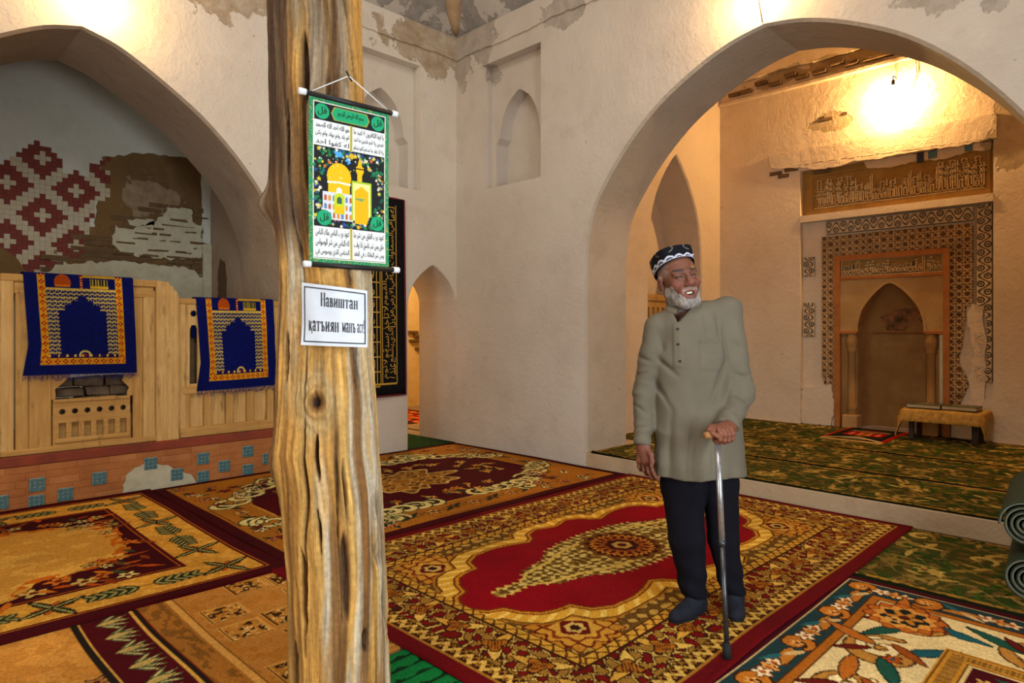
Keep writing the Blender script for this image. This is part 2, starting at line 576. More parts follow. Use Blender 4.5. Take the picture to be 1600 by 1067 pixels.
# cove above the walls, leaning in to the drum of the dome
c0 = [(XN, YN), (UW, YN), (UW, VW), (XN, VW)]
ins = 1.5
c1 = [(XN + ins, YN + ins), (UW - ins, YN + ins), (UW - ins, VW - ins), (XN + ins, VW - ins)]
V = [(x, y, ZT) for x, y in c0] + [(x, y, 6.15) for x, y in c1] + [(x, y, 7.4) for x, y in c1]
F = [(i, (i + 1) % 4, 4 + (i + 1) % 4, 4 + i) for i in range(4)] + [(4 + i, 4 + (i + 1) % 4, 8 + (i + 1) % 4, 8 + i) for i in range(4)] + [(8, 9, 10, 11)]
struct(meshobj('ceiling', V, F, M['cove']))
# swollen rib of old plaster in the corner of the cove, ridge lines of the coat on both walls
ribp = [(UW - 0.02 - 0.55 * t, VW - 0.02 - 0.55 * t, ZT + 0.03 + 0.50 * t) for t in np.linspace(0, 1, 7)]
rib = tube('trim_1', ribp, [0.03, 0.07, 0.10, 0.11, 0.11, 0.10, 0.08], M['curb'], n=10)
struct(rib)

def coat_edge(name, a0, a1, z, to3, mat, seed, hgt=0.26, proud=0.022):
    """upper plaster coat that ends in a ragged lower edge"""
    rr = random.Random(seed)
    lo, n = [], int((a1 - a0) / 0.06)
    for i in range(n + 1):
        a = a0 + (a1 - a0) * i / n
        lo.append((a, z + 0.012 * math.sin(a * 5 + seed) + rr.uniform(-0.008, 0.008)))
    poly = lo + [(a1, z + hgt), (a0, z + hgt)]
    return struct(slab(name, poly, [], to3, -proud, 0.004, mat))
coat_edge('trim_2', 2.3, UW - 0.02, 4.50, to_l, M['wall_l'], 3)
coat_edge('trim_3', 2.6, VW - 0.02, 4.50, to_r, M['wall_r'], 5)

# floor, dais, platform
struct(box('floor', XN - 0.5, UW + 0.3, YN - 0.5, 10.0, -0.12, 0.0, M['floor'], bevel=0))
dais = struct(box('floor_dais', -0.4, 2.88, VW + 0.03, 7.8, 0.0, 0.395, M['floor'], bevel=0))
struct(box('floor_platform', UW + 0.002, 9.2, 0.0, 5.05, 0.0, 0.138, M['curb'], bevel=0))

struct(box('trim_8', UW - 0.006, UW + 0.01, 0.475, 4.015, 0.0, 0.139, M['curb'], bevel=0.004))
# recess behind the left arch
def recess_uz(px, py, v=7.73):
    t = (px - 800) / 1030.0
    u = v * (1 + t) / (1 - t)
    d = (u + v) * 0.70711
    return u, 1.33 + (516 - py) / 1030.0 * d
VB = 7.73
to_b = lambda a, b, d: (a, VB - d, b)
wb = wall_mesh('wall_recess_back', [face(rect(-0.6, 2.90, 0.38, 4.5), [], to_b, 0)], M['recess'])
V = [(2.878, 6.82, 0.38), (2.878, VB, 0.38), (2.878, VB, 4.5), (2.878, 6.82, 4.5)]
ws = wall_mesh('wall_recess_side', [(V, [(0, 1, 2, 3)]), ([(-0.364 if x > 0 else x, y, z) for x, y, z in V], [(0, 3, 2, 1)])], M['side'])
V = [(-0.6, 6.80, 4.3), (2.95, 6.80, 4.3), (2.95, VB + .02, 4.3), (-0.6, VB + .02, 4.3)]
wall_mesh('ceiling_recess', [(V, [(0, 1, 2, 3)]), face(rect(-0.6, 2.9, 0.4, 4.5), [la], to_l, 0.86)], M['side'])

# mihrab room
UM = 8.55
to_m = lambda a, b, d: (UM + d, a, b)          # mihrab wall: a = Y, b = Z
mo = rect(1.334, 3.35, 0.138, 3.36)            # sunk field of the mihrab
mw = wall_mesh('wall_mihrab', [face(rect(0.0, 4.46, 0.1, 5.6), [mo], to_m, 0), reveal(mo, to_m, 0, 0.10, close=True)], M['wall_m'])
YL = 4.45
to_y = lambda a, b, d: (a, YL + d, b)
ya = arch_poly(7.41, [(0, 3.56), (0.12, 3.45), (0.34, 3.18), (0.52, 2.85), (0.61, 2.45), (0.64, 2.0)], 0.138)
yg, yrev = ring_reveal(ya, 7.41, to_y, 0.55, 0.02)
wall_mesh('wall_platform_left', [face(rect(UW + 0.6, UM + 0.1, 0.1, 5.6), [yg], to_y, 0), yrev, face(rect(6.5, 8.3, 0.1, 3.9), [], to_y, 0.55)], M['wall_m'])
wall_mesh('wall_platform_right', [face(rect(UW + 0.6, UM + 0.1, 0.1, 5.6), [], lambda a, b, d: (a, 0.05, b), 0)], M['wall_m'])
V = [(UW + 0.5, 0, 5.6), (UM + 0.1, 0, 5.6), (UM + 0.1, 4.55, 5.6), (UW + 0.5, 4.55, 5.6)]
wall_mesh('ceiling_platform', [(V, [(0, 1, 2, 3)])], M['wall_m'])
# ledge under the vault of the mihrab room
struct(box('trim_4', UM - 0.05, UM + 0.02, 0.06, YL, 4.425, 4.475, M['wall_m'], bevel=0.01))
coat_edge('trim_5', 0.06, YL, 4.70, to_m, M['wall_m'], 9, hgt=0.85, proud=0.05)

# room beyond the small doorway
wall_mesh('wall_beyond', [([(3.6, 9.4, 0), (8.2, 9.4, 0), (8.2, 9.4, 3.2), (3.6, 9.4, 3.2)], [(0, 1, 2, 3)]),
                          ([(8.2, 6.69, 0), (8.2, 9.4, 0), (8.2, 9.4, 3.2), (8.2, 6.69, 3.2)], [(0, 1, 2, 3)]),
                          ([(3.6, 6.69, 0), (3.6, 9.4, 0), (3.6, 9.4, 3.2), (3.6, 6.69, 3.2)], [(0, 1, 2, 3)]),
                          ([(5.04, 6.69, 0), (8.2, 6.69, 0), (8.2, 6.69, 3.2), (5.04, 6.69, 3.2)], [(0, 1, 2, 3)]),
                          ([(3.6, 6.69, 0), (4.348, 6.69, 0), (4.348, 6.69, 3.2), (3.6, 6.69, 3.2)], [(0, 1, 2, 3)]),
                          ([(3.6, 6.69, 3.2), (8.2, 6.69, 3.2), (8.2, 9.4, 3.2), (3.6, 9.4, 3.2)], [(0, 1, 2, 3)])], M['ochre'])
for k, (a, z, w) in enumerate([(6.80, 1.27, 0.22), (6.95, 1.20, 0.2), (6.85, 1.12, 0.25), (6.98, 0.98, 0.2)]):
    box('brick', a, a + w, 9.33, 9.41, z, z + 0.05, M['mud'], bpy.data.objects['wall_beyond'], bevel=0.008)
struct(box('floor_beyond', UW + 0.25, 8.3, 6.69, 9.5, -0.1, 0.0, M['floor'], bevel=0))

# ------------------------------------------------------------------ bare bulbs over the arches
def bulb_mat(name, col, st):
    m = bpy.data.materials.new(name); m.use_nodes = True
    b = m.node_tree.nodes['Principled BSDF']
    b.inputs['Base Color'].default_value = (1, 0.9, 0.7, 1)
    b.inputs['Emission Color'].default_value = col
    b.inputs['Emission Strength'].default_value = st
    return m
M['bulb'] = bulb_mat('bulb_glass_lit', (1.0, 0.72, 0.36, 1), 40.0)
M['black'] = simple('black_plastic', '1A1918', rough=0.5)
M['wire'] = simple('dark_wire', '2A2420', rough=0.6)

def bulb(label, loc, wall_dir, power, wire_pts=None, color=(1.0, 0.60, 0.23), off=0.16):
    """bulb hanging head down on an arm from the wall; the lamp sits inside the glass"""
    d = Vector(wall_dir)
    t = thing('light_bulb', label, 'light bulb', loc, group='bare bulbs over the arches')
    c = Vector(loc)
    prof = [(-0.045, 0.012), (-0.035, 0.024), (-0.018, 0.031), (0.0, 0.031), (0.018, 0.026), (0.034, 0.015), (0.045, 0.013)]
    tube('glass', [c + Vector((0, 0, z)) for z, r in prof], [r for z, r in prof], M['bulb'], t, n=14)
    tube('socket', [c + Vector((0, 0, 0.045)), c + Vector((0, 0, 0.10))], 0.018, M['black'], t, n=12)
    tube('bracket', [c + Vector((0, 0, 0.095)), c + Vector((0, 0, 0.15)), c + d * off * 0.5 + Vector((0, 0, 0.16)), c + d * off + Vector((0, 0, 0.15))], 0.006, M['black'], t, n=6)
    if wire_pts:
        tube('wire', wire_pts, 0.004, M['wire'], t, n=5)
    l = bpy.data.lights.new('bulb_light', 'POINT')
    l.energy = power; l.color = color; l.shadow_soft_size = 0.035
    lo = bpy.data.objects.new('bulb_light', l)
    lo.location = (0, 0, -0.085)
    lo.parent = t
    link(lo)
    return t
bulb('lit bare bulb above the left arch', (1.32, VW - 0.20, 4.02), (0, 1, 0), 36, off=0.2)
bulb('lit bare bulb above the large right arch', (UW - 0.20, 2.27, 4.02), (1, 0, 0), 34,
     [(UW - 0.012, 2.36, 4.4), (UW - 0.012, 2.34, 4.1), (UW - 0.014, 2.29, 3.92), (UW - 0.012, 2.26, 3.74)], off=0.2)
bulb('lit bare bulb high on the wall above the prayer niche', (UM - 0.13, 2.25, 4.09), (1, 0, 0), 185,
     [(UM - 0.012, 2.05, 4.42), (UM - 0.012, 2.04, 4.25), (UM - 0.014, 2.10, 4.08), (UM - 0.012, 2.16, 3.96), (UM - 0.012, 2.2, 3.90), (UM - 0.012, 2.26, 3.92)], off=0.13)
bl = bulb('lit bare bulb in the yellow room beyond the small doorway', (5.4, 8.2, 2.7), (0, 0, 1), 150, off=0.3, color=(1.0, 0.72, 0.36))
# ================================================================== CARPETS
class Paint:
    """a woven design laid out in metres on a grid of knots"""
    def __init__(s, W, H, res, base):
        s.W, s.H, s.res = W, H, res
        s.nx, s.ny = int(W / res) + 1, int(H / res) + 1
        s.S, s.T = np.meshgrid(np.linspace(0, W, s.nx), np.linspace(0, H, s.ny))
        s.C = np.empty((s.ny, s.nx, 3)); s.C[:] = rgb(base)
        s.e = np.minimum(np.minimum(s.S, W - s.S), np.minimum(s.T, H - s.T))
        side = np.minimum(s.S, W - s.S) < np.minimum(s.T, H - s.T)
        s.q = np.where(side, s.T - H / 2, s.S - W / 2)      # run along the border
    def put(s, m, col, sl=None):
        a = np.clip(m.astype(float), 0, 1)[..., None]
        if sl is None: s.C += a * (np.array(rgb(col)) - s.C)
        else: s.C[sl] += a * (np.array(rgb(col)) - s.C[sl])
    def win(s, x0, x1, y0, y1):
        i0 = max(0, int(x0 / s.res)); i1 = min(s.nx, int(x1 / s.res) + 2)
        j0 = max(0, int(y0 / s.res)); j1 = min(s.ny, int(y1 / s.res) + 2)
        if i1 <= i0 or j1 <= j0: return None
        return (slice(j0, j1), slice(i0, i1))
    def flower(s, cx, cy, r, col, n=5, rot=0.0, ctr=None, rim=None, dp=0.28):
        sl = s.win(cx - r * 1.3, cx + r * 1.3, cy - r * 1.3, cy + r * 1.3)
        if sl is None: return
        x = s.S[sl] - cx; y = s.T[sl] - cy
        d = np.hypot(x, y); a = np.arctan2(y, x)
        R = r * (1 - dp + dp * np.cos(n * (a - rot)))
        if rim: s.put(d < R + s.res * 1.3, rim, sl)
        s.put(d < R, col, sl)
        if ctr: s.put(d < r * 0.32, ctr, sl)
    def leaf(s, cx, cy, L, w, ang, col, rim=None, vein=None):
        sl = s.win(cx - L, cx + L, cy - L, cy + L)
        if sl is None: return
        x = s.S[sl] - cx; y = s.T[sl] - cy
        a = x * math.cos(ang) + y * math.sin(ang); b = -x * math.sin(ang) + y * math.cos(ang)
        k = np.clip(a / L, 0, 1)
        prof = w * np.sin(PI * k ** 0.8)
        ok = (a > 0) & (a < L)
        if rim: s.put(ok & (np.abs(b) < prof + s.res), rim, sl)
        s.put(ok & (np.abs(b) < prof), col, sl)
        if vein: s.put(ok & (np.abs(b) < s.res * 0.6) & (prof > s.res), vein, sl)
    def stroke(s, pts, w, col):
        pts = np.array(pts, float)
        for i in range(len(pts) - 1):
            a, b = pts[i], pts[i + 1]
            ww = w[i] if hasattr(w, '__len__') else w
            sl = s.win(min(a[0], b[0]) - ww, max(a[0], b[0]) + ww, min(a[1], b[1]) - ww, max(a[1], b[1]) + ww)
            if sl is None: continue
            x = s.S[sl] - a[0]; y = s.T[sl] - a[1]
            d = b - a; L2 = max(d @ d, 1e-9)
            k = np.clip((x * d[0] + y * d[1]) / L2, 0, 1)
            s.put(np.hypot(x - k * d[0], y - k * d[1]) < ww, col, sl)
    def scroll(s, cx, cy, r, ang, col, turns=1.3, w=0.02, rim=None, flip=1):
        t = np.linspace(0, 1, 26)
        rad = r * (1 - 0.78 * t)
        th = ang + flip * turns * 2 * PI * t
        pts = np.stack([cx + rad * np.cos(th), cy + rad * np.sin(th)], -1)
        ww = w * np.sin(PI * np.clip(t * 0.9 + 0.08, 0, 1)) + s.res * 0.6
        if rim: s.stroke(pts, ww + s.res * 1.4, rim)
        s.stroke(pts, ww, col)
    def bouquet(s, cx, cy, r, rr, cols, leafcols, n=9):
        for k in range(n):
            a = rr.uniform(0, 2 * PI)
            s.leaf(cx + 0.25 * r * math.cos(a), cy + 0.25 * r * math.sin(a), r * rr.uniform(0.6, 1.0), r * 0.11, a, rr.choice(leafcols))
        for k in range(n // 2 + 1):
            a = rr.uniform(0, 2 * PI); d = r * rr.uniform(0.1, 0.6)
            s.flower(cx + d * math.cos(a), cy + d * math.sin(a), r * rr.uniform(0.18, 0.3), rr.choice(cols), 5, rr.uniform(0, 6), '6B2A16', '5A3A1C')
    def finish(s, seed, wear=0.10):
        n = fbm(s.S * 3, s.T * 3, seed) - 0.5
        f = hash2(np.arange(s.nx)[None, :].repeat(s.ny, 0), np.arange(s.ny)[:, None].repeat(s.nx, 1), seed) - 0.5
        s.C = s.C * (1 + wear * 2 * n + 0.16 * f)[..., None]
        g = s.C.mean(-1, keepdims=True)
        s.C = np.clip(g + (s.C - g) * 1.12, 0, 1) ** 1.32

def arabesque(S, T, sc, seed):
    w1 = vn(S / sc * 1.1, T / sc * 1.1, seed); w2 = vn(S / sc * 1.1 + 9, T / sc * 1.1 + 5, seed + 3)
    return np.sin(2 * PI * (S / sc + 0.9 * w1)) + np.sin(2 * PI * (T / sc + 0.9 * w2))

CARPET = vcol('carpet_wool', 0.96, 0.7, 420.0, 0.08, amp=0.12, ascale=220.0)

def lay(name, label, p, u0, v0, z, seed, wave=0.006, rot=0.0, thick=0.008, group=None, edge=None, slant=None):
    """lays the painted carpet with its corner at (u0, v0); hem drops to the floor all round"""
    p.finish(seed)
    X = p.S.copy(); Y = p.T.copy()
    wob = 0.012
    X = X + wob * (vn(p.T * 1.7, p.S * 0.3, seed + 5) - 0.5) * 2
    Y = Y + wob * (vn(p.S * 1.7, p.T * 0.3, seed + 8) - 0.5) * 2
    Z = z + thick + wave * fbm(p.S * 1.3, p.T * 1.3, seed + 2)
    if edge is not None: Z = Z + edge(p)
    b = np.zeros_like(Z, bool); b[0, :] = b[-1, :] = True; b[:, 0] = b[:, -1] = True
    Z = np.where(b, z, Z)
    if slant is not None: X, Y = slant(X, Y)
    c, s_ = math.cos(rot), math.sin(rot)
    o = grid_mesh(name, u0 + X * c - Y * s_, v0 + X * s_ + Y * c, Z, p.C, CARPET)
    return tag(o, label, 'carpet', group or 'woven carpets on the floor')

# ---- 1: crimson field with golden flame medallion, centre of the room
p = Paint(3.38, 2.28, 0.007, '6E1018')
S, T, W, H, e, q = p.S, p.T, p.W, p.H, p.e, p.q
GOLD, CREAM, BROWN, OLIVE, CRIM, DRED = 'A67E3A', 'CFB168', '4A2410', '6E5824', '8A0A20', '5E0C16'
p.put(e > 0.075, GOLD)
tri = lambda x: np.abs((x % 1.0) - 0.5) * 2
z1 = (e > 0.09) & (e < 0.155)
p.put(z1, BROWN)
zz = tri(q / 0.075) * 0.05 + 0.097
p.put(z1 & (np.abs(e - zz) < 0.016), CREAM)
p.put(z1 & (np.abs(e - (0.252 - zz)) < 0.006), GOLD)
p.put((e > 0.155) & (e < 0.165), OLIVE)
main = (e > 0.165) & (e < 0.385)
ar = arabesque(S, T, 0.085, 4)
p.put(main, '4E2812')
p.put(main & (ar > 0.62), '9E7C3C')
p.put(main & (np.abs(ar) < 0.16), 'C4A864')
p.put(main & (ar < -0.95), '7A1A14')
# pomegranate bulbs marching round the main border
def along(off, fn, step):
    for sgn in (0, 1):
        n = int((W - 2 * off) / step)
        for i in range(n + 1):
            x = off + (W - 2 * off) * i / max(n, 1)
            fn(x, off if sgn == 0 else H - off, 0 if sgn == 0 else PI, i)
        n = int((H - 2 * off) / step)
        for i in range(1, n):
            y = off + (H - 2 * off) * i / max(n, 1)
            fn(off if sgn == 0 else W - off, y, -PI / 2 if sgn == 0 else PI / 2, i)
def pome(x, y, a, i):
    a2 = a + (0.75 if i % 2 else -0.75)
    p.leaf(x, y, 0.14, 0.026, a2, 'D3B468', BROWN)
    p.leaf(x, y, 0.14, 0.022, a2 + 2.5, 'C9A352', BROWN)
    p.flower(x, y, 0.058, 'A8742C', 3, a2, None, '45200C')
    for k in range(-2, 3):
        c, s_ = math.cos(a2), math.sin(a2)
        p.stroke([(x - c * 0.035 - s_ * k * 0.013, y - s_ * 0.035 + c * k * 0.013), (x + c * 0.035 - s_ * k * 0.013, y + s_ * 0.035 + c * k * 0.013)], 0.003, '5A2A10')
along(0.275, pome, 0.235)
z2 = (e > 0.385) & (e < 0.455)
p.put(z2, 'C6A04C')
p.put(z2 & ((e < 0.393) | (e > 0.447)), BROWN)
p.put(z2 & (np.abs(e - 0.42 - 0.016 * np.sin(2 * PI * q / 0.07)) < 0.008), '6A4418')
# inner field: arabesque ground
inn = e > 0.455
ar2 = arabesque(np.abs(S - W / 2), np.abs(T - H / 2), 0.085, 11)
p.put(inn, '75592A')
p.put(inn & (ar2 > 0.45), 'BA9E58')
p.put(inn & (np.abs(ar2 + 0.4) < 0.16), '5C3312')
cx, cy = W / 2, H / 2
def rosette(x, y, r):
    sl = p.win(x - r, x + r, y - r, y + r)
    if sl is None: return
    dx, dy = S[sl] - x, T[sl] - y
    d = np.hypot(dx, dy) / r; a = np.arctan2(dy, dx)
    inm = e[sl] > 0.455
    for k, (rad, n, col) in enumerate([(1.0, 16, '7A3A16'), (0.93, 16, 'B98C3A'), (0.82, 12, '6E2A14'), (0.74, 12, 'C49A48'), (0.60, 8, '8A4A1C'), (0.50, 8, 'C9A352'), (0.34, 4, '6B1E14'), (0.22, 6, 'CBB070'), (0.12, 6, '3E1A10')]):
        p.put((d < rad * (0.90 + 0.10 * np.cos(n * a))) & inm, col, sl)
for x, y in ((0.63, 0.64), (W - 0.63, 0.64), (0.63, H - 0.64), (W - 0.63, H - 0.64)):
    rosette(x, y, 0.235)
for x, y in ((cx, 0.47), (cx, H - 0.47)): rosette(x, y, 0.20)
# lobed crimson field with a gold frame
def lobed(ax, ay):
    x = np.abs(S - cx) / ax; y = np.abs(T - cy) / ay
    a = np.arctan2(y, x)
    base = np.maximum(np.maximum(x, y * 0.98), (x + y) * 0.66)
    return base + 0.045 * np.cos(10 * a) - 0.02 * np.cos(22 * a)
FX = [0, 0.06, 0.15, 0.24, 0.29, 0.36, 0.48, 0.60, 0.74, 0.84, 0.88, 0.96, 1.04, 1.10, 1.13, 1.20, 1.24, 1.26]
FW = [0.52, 0.53, 0.565, 0.53, 0.46, 0.42, 0.465, 0.49, 0.48, 0.42, 0.32, 0.315, 0.285, 0.21, 0.125, 0.10, 0.04, -0.3]
def fieldw(r):
    x = np.abs(S - cx)
    return np.maximum.reduce([np.interp(np.abs(x + k * r), FX, FW) for k in (-1, -0.5, 0, 0.5, 1)]) + r
inb = e > 0.44
yy_ = np.abs(T - cy)
for r_, col in ((0.105, 'A87A2C'), (0.095, BROWN), (0.088, 'CFA84E'), (0.03, '7A3A14'), (0.022, 'C0903A'), (0.010, '7A3A14'), (0.0, CRIM)):
    p.put((yy_ < fieldw(r_)) & inb, col)
ring = (yy_ > fieldw(0.034)) & (yy_ < fieldw(0.084)) & inb
p.put(ring & (np.sin(np.arctan2((T - cy) / 0.66, (S - cx) / 1.22) * 70) > 0.45), 'E2C678')
# flame-edged medallion
X1 = np.abs(S - cx); Y1 = T - cy
pro = np.interp(X1, [0, 0.28, 0.42, 0.52, 0.62, 0.74, 0.80, 0.86, 1.00, 1.06, 1.10], [0.33, 0.31, 0.27, 0.20, 0.17, 0.15, 0.09, 0.055, 0.075, 0.05, 0.0])
fr = 0.030 * np.abs(np.sin(X1 * 60)) + 0.014 * (vn(S * 40, T * 40, 3) - 0.5)
med = np.abs(Y1) < pro - fr
p.put(med, '9A8448')
ar3 = arabesque(X1, np.abs(Y1), 0.055, 21)
p.put(med & (ar3 > 0.45), 'D0BE80')
p.put(med & (ar3 < -0.45), '6E5222')
p.put(med & (np.abs(np.abs(Y1) - pro * 0.62) < 0.012), 'CDB56A')
d0 = np.hypot(X1, Y1); a0 = np.arctan2(Y1, S - cx)
for rad, n, col in ((0.25, 14, '7A5524'), (0.215, 14, '4A1610'), (0.19, 30, 'C89240'), (0.172, 30, '5E1612'), (0.12, 8, '9A5A24'), (0.10, 8, '4A1C12'), (0.06, 6, 'BFA060'), (0.03, 6, '5A1414')):
    p.put(d0 < rad * (1 + 0.06 * np.cos(n * a0)), col)
p.put((d0 < 0.17) & (d0 > 0.12) & (np.sin(a0 * 18) > 0.1), 'A8742C')
RUG_RED = lay('carpet', 'crimson carpet with a golden flame-edged medallion, under the man', p, 1.62, 1.22, 0.016, 31, wave=0.003)

# ---- 2: crimson carpet with scrolling flowers by the back corner
p = Paint(3.28, 2.42, 0.009, '4C0C12')
S, T, W, H, e, q = p.S, p.T, p.W, p.H, p.e, p.q
rr = random.Random(5)
p.put(e > 0.09, 'A87830'); p.put((e > 0.105) & (e < 0.115), '5A2410')
p.put((e > 0.40), '560B14'); p.put((e > 0.385) & (e < 0.40), 'C49A50')
def fr2(x, y, a, i):
    if i % 2: p.flower(x, y, 0.06, 'C8A064', 5, a, '6A1A14', '3A2416')
    else:
        p.flower(x, y, 0.045, '7E2016', 5, a, 'D6B878', '3A2416')
        p.leaf(x, y, 0.13, 0.02, a + 0.5, '34402A'); p.leaf(x, y, 0.13, 0.02, a + 3.6, '34402A')
    p.stroke([(x - 0.1 * math.cos(a), y - 0.1 * math.sin(a) + 0.02), (x, y), (x + 0.1 * math.cos(a), y + 0.1 * math.sin(a) - 0.02)], 0.006, '3A3A20')
along(0.25, fr2, 0.19)
cx, cy = W / 2, H / 2
# golden corner masses with white-green scrolls
for sx in (-1, 1):
    for sy in (-1, 1):
        X = (S - cx) * sx; Y = (T - cy) * sy
        mass = (X + 0.9 * Y > 1.62 + 0.16 * np.sin(X * 9) + 0.14 * (vn(S * 8, T * 8, 7) - 0.5)) & (e > 0.10)
        p.put(mass, 'A87830')
        for k in range(9):
            t = k / 8.0
            x = cx + sx * (1.42 - 0.75 * t); y = cy + sy * (0.28 + 0.62 * t)
            p.scroll(x, y, 0.10 + 0.05 * (k % 2), sx * sy * t * 4 + k, 'D8C890', 1.2, 0.018, '2E4A34', sx * sy)
        for k in range(26):
            x = cx + sx * rr.uniform(0.6, 1.5); y = cy + sy * rr.uniform(0.35, 1.05)
            if x * 0 + (sx * (x - cx)) + 0.9 * sy * (y - cy) > 1.5:
                p.flower(x, y, rr.uniform(0.03, 0.055), rr.choice(['D8B890', 'C98A60', '8A2A1A', 'E0D0A0']), 5, rr.uniform(0, 6), '5A1A12', '3C2C1A')
                p.leaf(x, y, 0.09, 0.012, rr.uniform(0, 6), '2E4230')
for sx in (-1, 1):
    for k in range(5):
        x = cx + sx * (0.25 + 0.12 * k); 
        p.scroll(x, 0.46, 0.11, k + 1.0, 'D8C890', 1.2, 0.02, '2E4A34', sx); p.scroll(x, H - 0.46, 0.11, k + 4.0, 'D8C890', 1.2, 0.02, '2E4A34', -sx)
rm = 0.52 + 0.07 * np.cos(7 * np.arctan2((T - cy) / 0.62, (S - cx))) + 0.05 * np.cos(13 * np.arctan2(T - cy, S - cx))
dm = np.hypot(S - cx, (T - cy) / 0.68)
p.put(dm < rm, 'D2BE84'); p.put(dm < rm - 0.03, 'A07832')
arx = arabesque(np.abs(S - cx), np.abs(T - cy), 0.10, 8)
p.put((dm < rm - 0.05) & (arx > 0.5), '6A4A22'); p.put((dm < rm - 0.05) & (np.abs(arx) < 0.15), 'D4B478')
for k in range(34):
    a = rr.uniform(0, 2 * PI); d = rr.uniform(0.62, 0.98)
    x, y = cx + 1.15 * d * math.cos(a), cy + 0.72 * d * math.sin(a)
    if 0.42 < x < W - 0.42 and 0.42 < y < H - 0.42:
        p.flower(x, y, rr.uniform(0.035, 0.07), rr.choice(['C79A52', 'D8B070', 'B5803A']), 6, a, '7A2A18', '3E2418')
        p.leaf(x, y, 0.11, 0.014, rr.uniform(0, 6), '2E4230')
        p.leaf(x, y, 0.12, 0.012, rr.uniform(0, 6), 'BFA05A')
lay('carpet', 'dark red carpet with scrolling gold flowers, along the back corner walls', p, 1.73, 3.53, 0.004, 32, wave=0.008)

# ---- 3: cream carpet with dark red corners and leafy border
p = Paint(3.3, 2.46, 0.0075, '4E0B14')
S, T, W, H, e, q = p.S, p.T, p.W, p.H, p.e, p.q
rr = random.Random(8)
p.put(e > 0.085, 'B7742E'); p.put(e > 0.093, '4E0B14'); p.put(e > 0.105, 'C79B4A')
gn = fbm(S * 30, T * 30, 3)
p.put((e > 0.105) & (gn > 0.55), 'D3AA5A')
p.put(e > 0.40, '5A0E14'); p.put(e > 0.42, 'B06A2C'); p.put(e > 0.43, '4A0A12')
cx, cy = W / 2, H / 2
ov = np.hypot((S - cx) / 1.18, (T - cy) / 0.74)
ov = ov + 0.16 * (fbm(S * 4, T * 4, 9) - 0.5) + 0.05 * np.cos(9 * np.arctan2(T - cy, S - cx))
p.put((ov < 1) & (e > 0.43), 'C49A50'); p.put((ov < 1) & (e > 0.43) & (fbm(S * 9, T * 9, 5) > 0.56), 'D0A95F')
p.put((ov > 0.94) & (ov < 1.02) & (e > 0.43) & (vn(S * 30, T * 30, 2) > 0.5), 'B8701F')
def spray(x, y, a, i):
    if i % 2:
        p.flower(x, y, 0.075, 'B86A22', 6, a, 'D9A24A', '5A2A10')
        for k in range(4): p.leaf(x, y, 0.16, 0.02, a + 0.4 + k * 1.57, '3C4A2C', '20241A', 'B9A870')
    else:
        for sg in (0, PI):
            p.stroke([(x, y), (x + 0.24 * math.cos(a + sg), y + 0.24 * math.sin(a + sg))], 0.006, '38402A')
            for k in range(5):
                xx = x + (0.04 + 0.045 * k) * math.cos(a + sg); yy = y + (0.04 + 0.045 * k) * math.sin(a + sg)
                p.leaf(xx, yy, 0.10 - 0.008 * k, 0.017, a + sg + 0.75, '4A5634', '23281C', 'B9A870'); p.leaf(xx, yy, 0.10 - 0.008 * k, 0.017, a + sg - 0.75, '4A5634', '23281C', 'B9A870')
along(0.255, spray, 0.36)
for sx in (-1, 1):
    for sy in (-1, 1):
        for k in range(60):
            t = rr.uniform(0.1, 0.9) * PI / 2
            d = rr.uniform(0.93, 1.28)
            x, y = cx + sx * 1.2 * d * math.cos(t), cy + sy * 0.78 * d * math.sin(t)
            if not (0.45 < x < W - 0.45 and 0.45 < y < H - 0.45): continue
            if k % 3 == 0:
                p.flower(x, y, rr.uniform(0.035, 0.065), rr.choice(['C9B070', 'B9A264', 'C27A34', 'D2C088']), 5, rr.uniform(0, 6), '6E3416', '3A2A18')
            else:
                p.leaf(x, y, rr.uniform(0.09, 0.16), 0.018, math.atan2(sy * math.sin(t), sx * math.cos(t)) + rr.uniform(-1, 1), rr.choice(['B5611C', 'C07A2A', '8C4A1A', '55583A']), None)
for k in range(10):
    p.flower(cx + rr.uniform(-0.25, 0.25), cy + rr.uniform(-0.15, 0.15), 0.07, rr.choice(['8A3A1A', 'B06A2A', '6A2A18']), 5, k, 'C79A50')
RUG_CREAM = lay('carpet', 'cream carpet with dark red corners and a leafy border, before the wooden screens', p, -1.585, 3.46, 0.012, 33, wave=0.010,
    edge=lambda p: 0.020 * np.clip(1 - np.abs(p.H - p.T - 0.03) / 0.08, 0, 1) * np.clip(vn(p.S * 3.0, p.S * 0, 4), 0, 1))

# ---- 4: two tan carpets at lower left
p = Paint(2.6, 1.5, 0.007, 'B98A48')
S, T, W, H, e = p.S, p.T, p.W, p.H, p.e
rr = random.Random(11)
p.put(fbm(S * 12, T * 12, 4) > 0.52, 'C49653')
core = (S < 2.3) & (np.hypot((S - 1.35) / 0.85, (T - 0.45) / 0.68) + 0.2 * (fbm(S * 7, T * 7, 2) - 0.5) < 0.95)
p.put(core, '5E1018')
for k in range(240):
    x, y = rr.uniform(0.2, 2.3), rr.uniform(0.1, 1.4)
    r0 = math.hypot((x - 1.35) / 0.88, (y - 0.45) / 0.72)
    if 0.75 < r0 < 1.25:
        if k % 2: p.leaf(x, y, 0.13, 0.018, rr.uniform(0, 6), rr.choice(['4A4A38', '5A5238', '6E4A24', '8A5A30']))
        else: p.flower(x, y, rr.uniform(0.03, 0.055), rr.choice(['A87A48', '7A6A40', '8A2A1C', 'C6A062']), 5, rr.uniform(0, 6), '5A2A18', '3C3020')
b0 = W - 0.24
p.put(S > b0 - 0.035, '2E241A'); p.put(S > b0 - 0.012, 'C9A45C'); p.put(S > b0, '560C16')
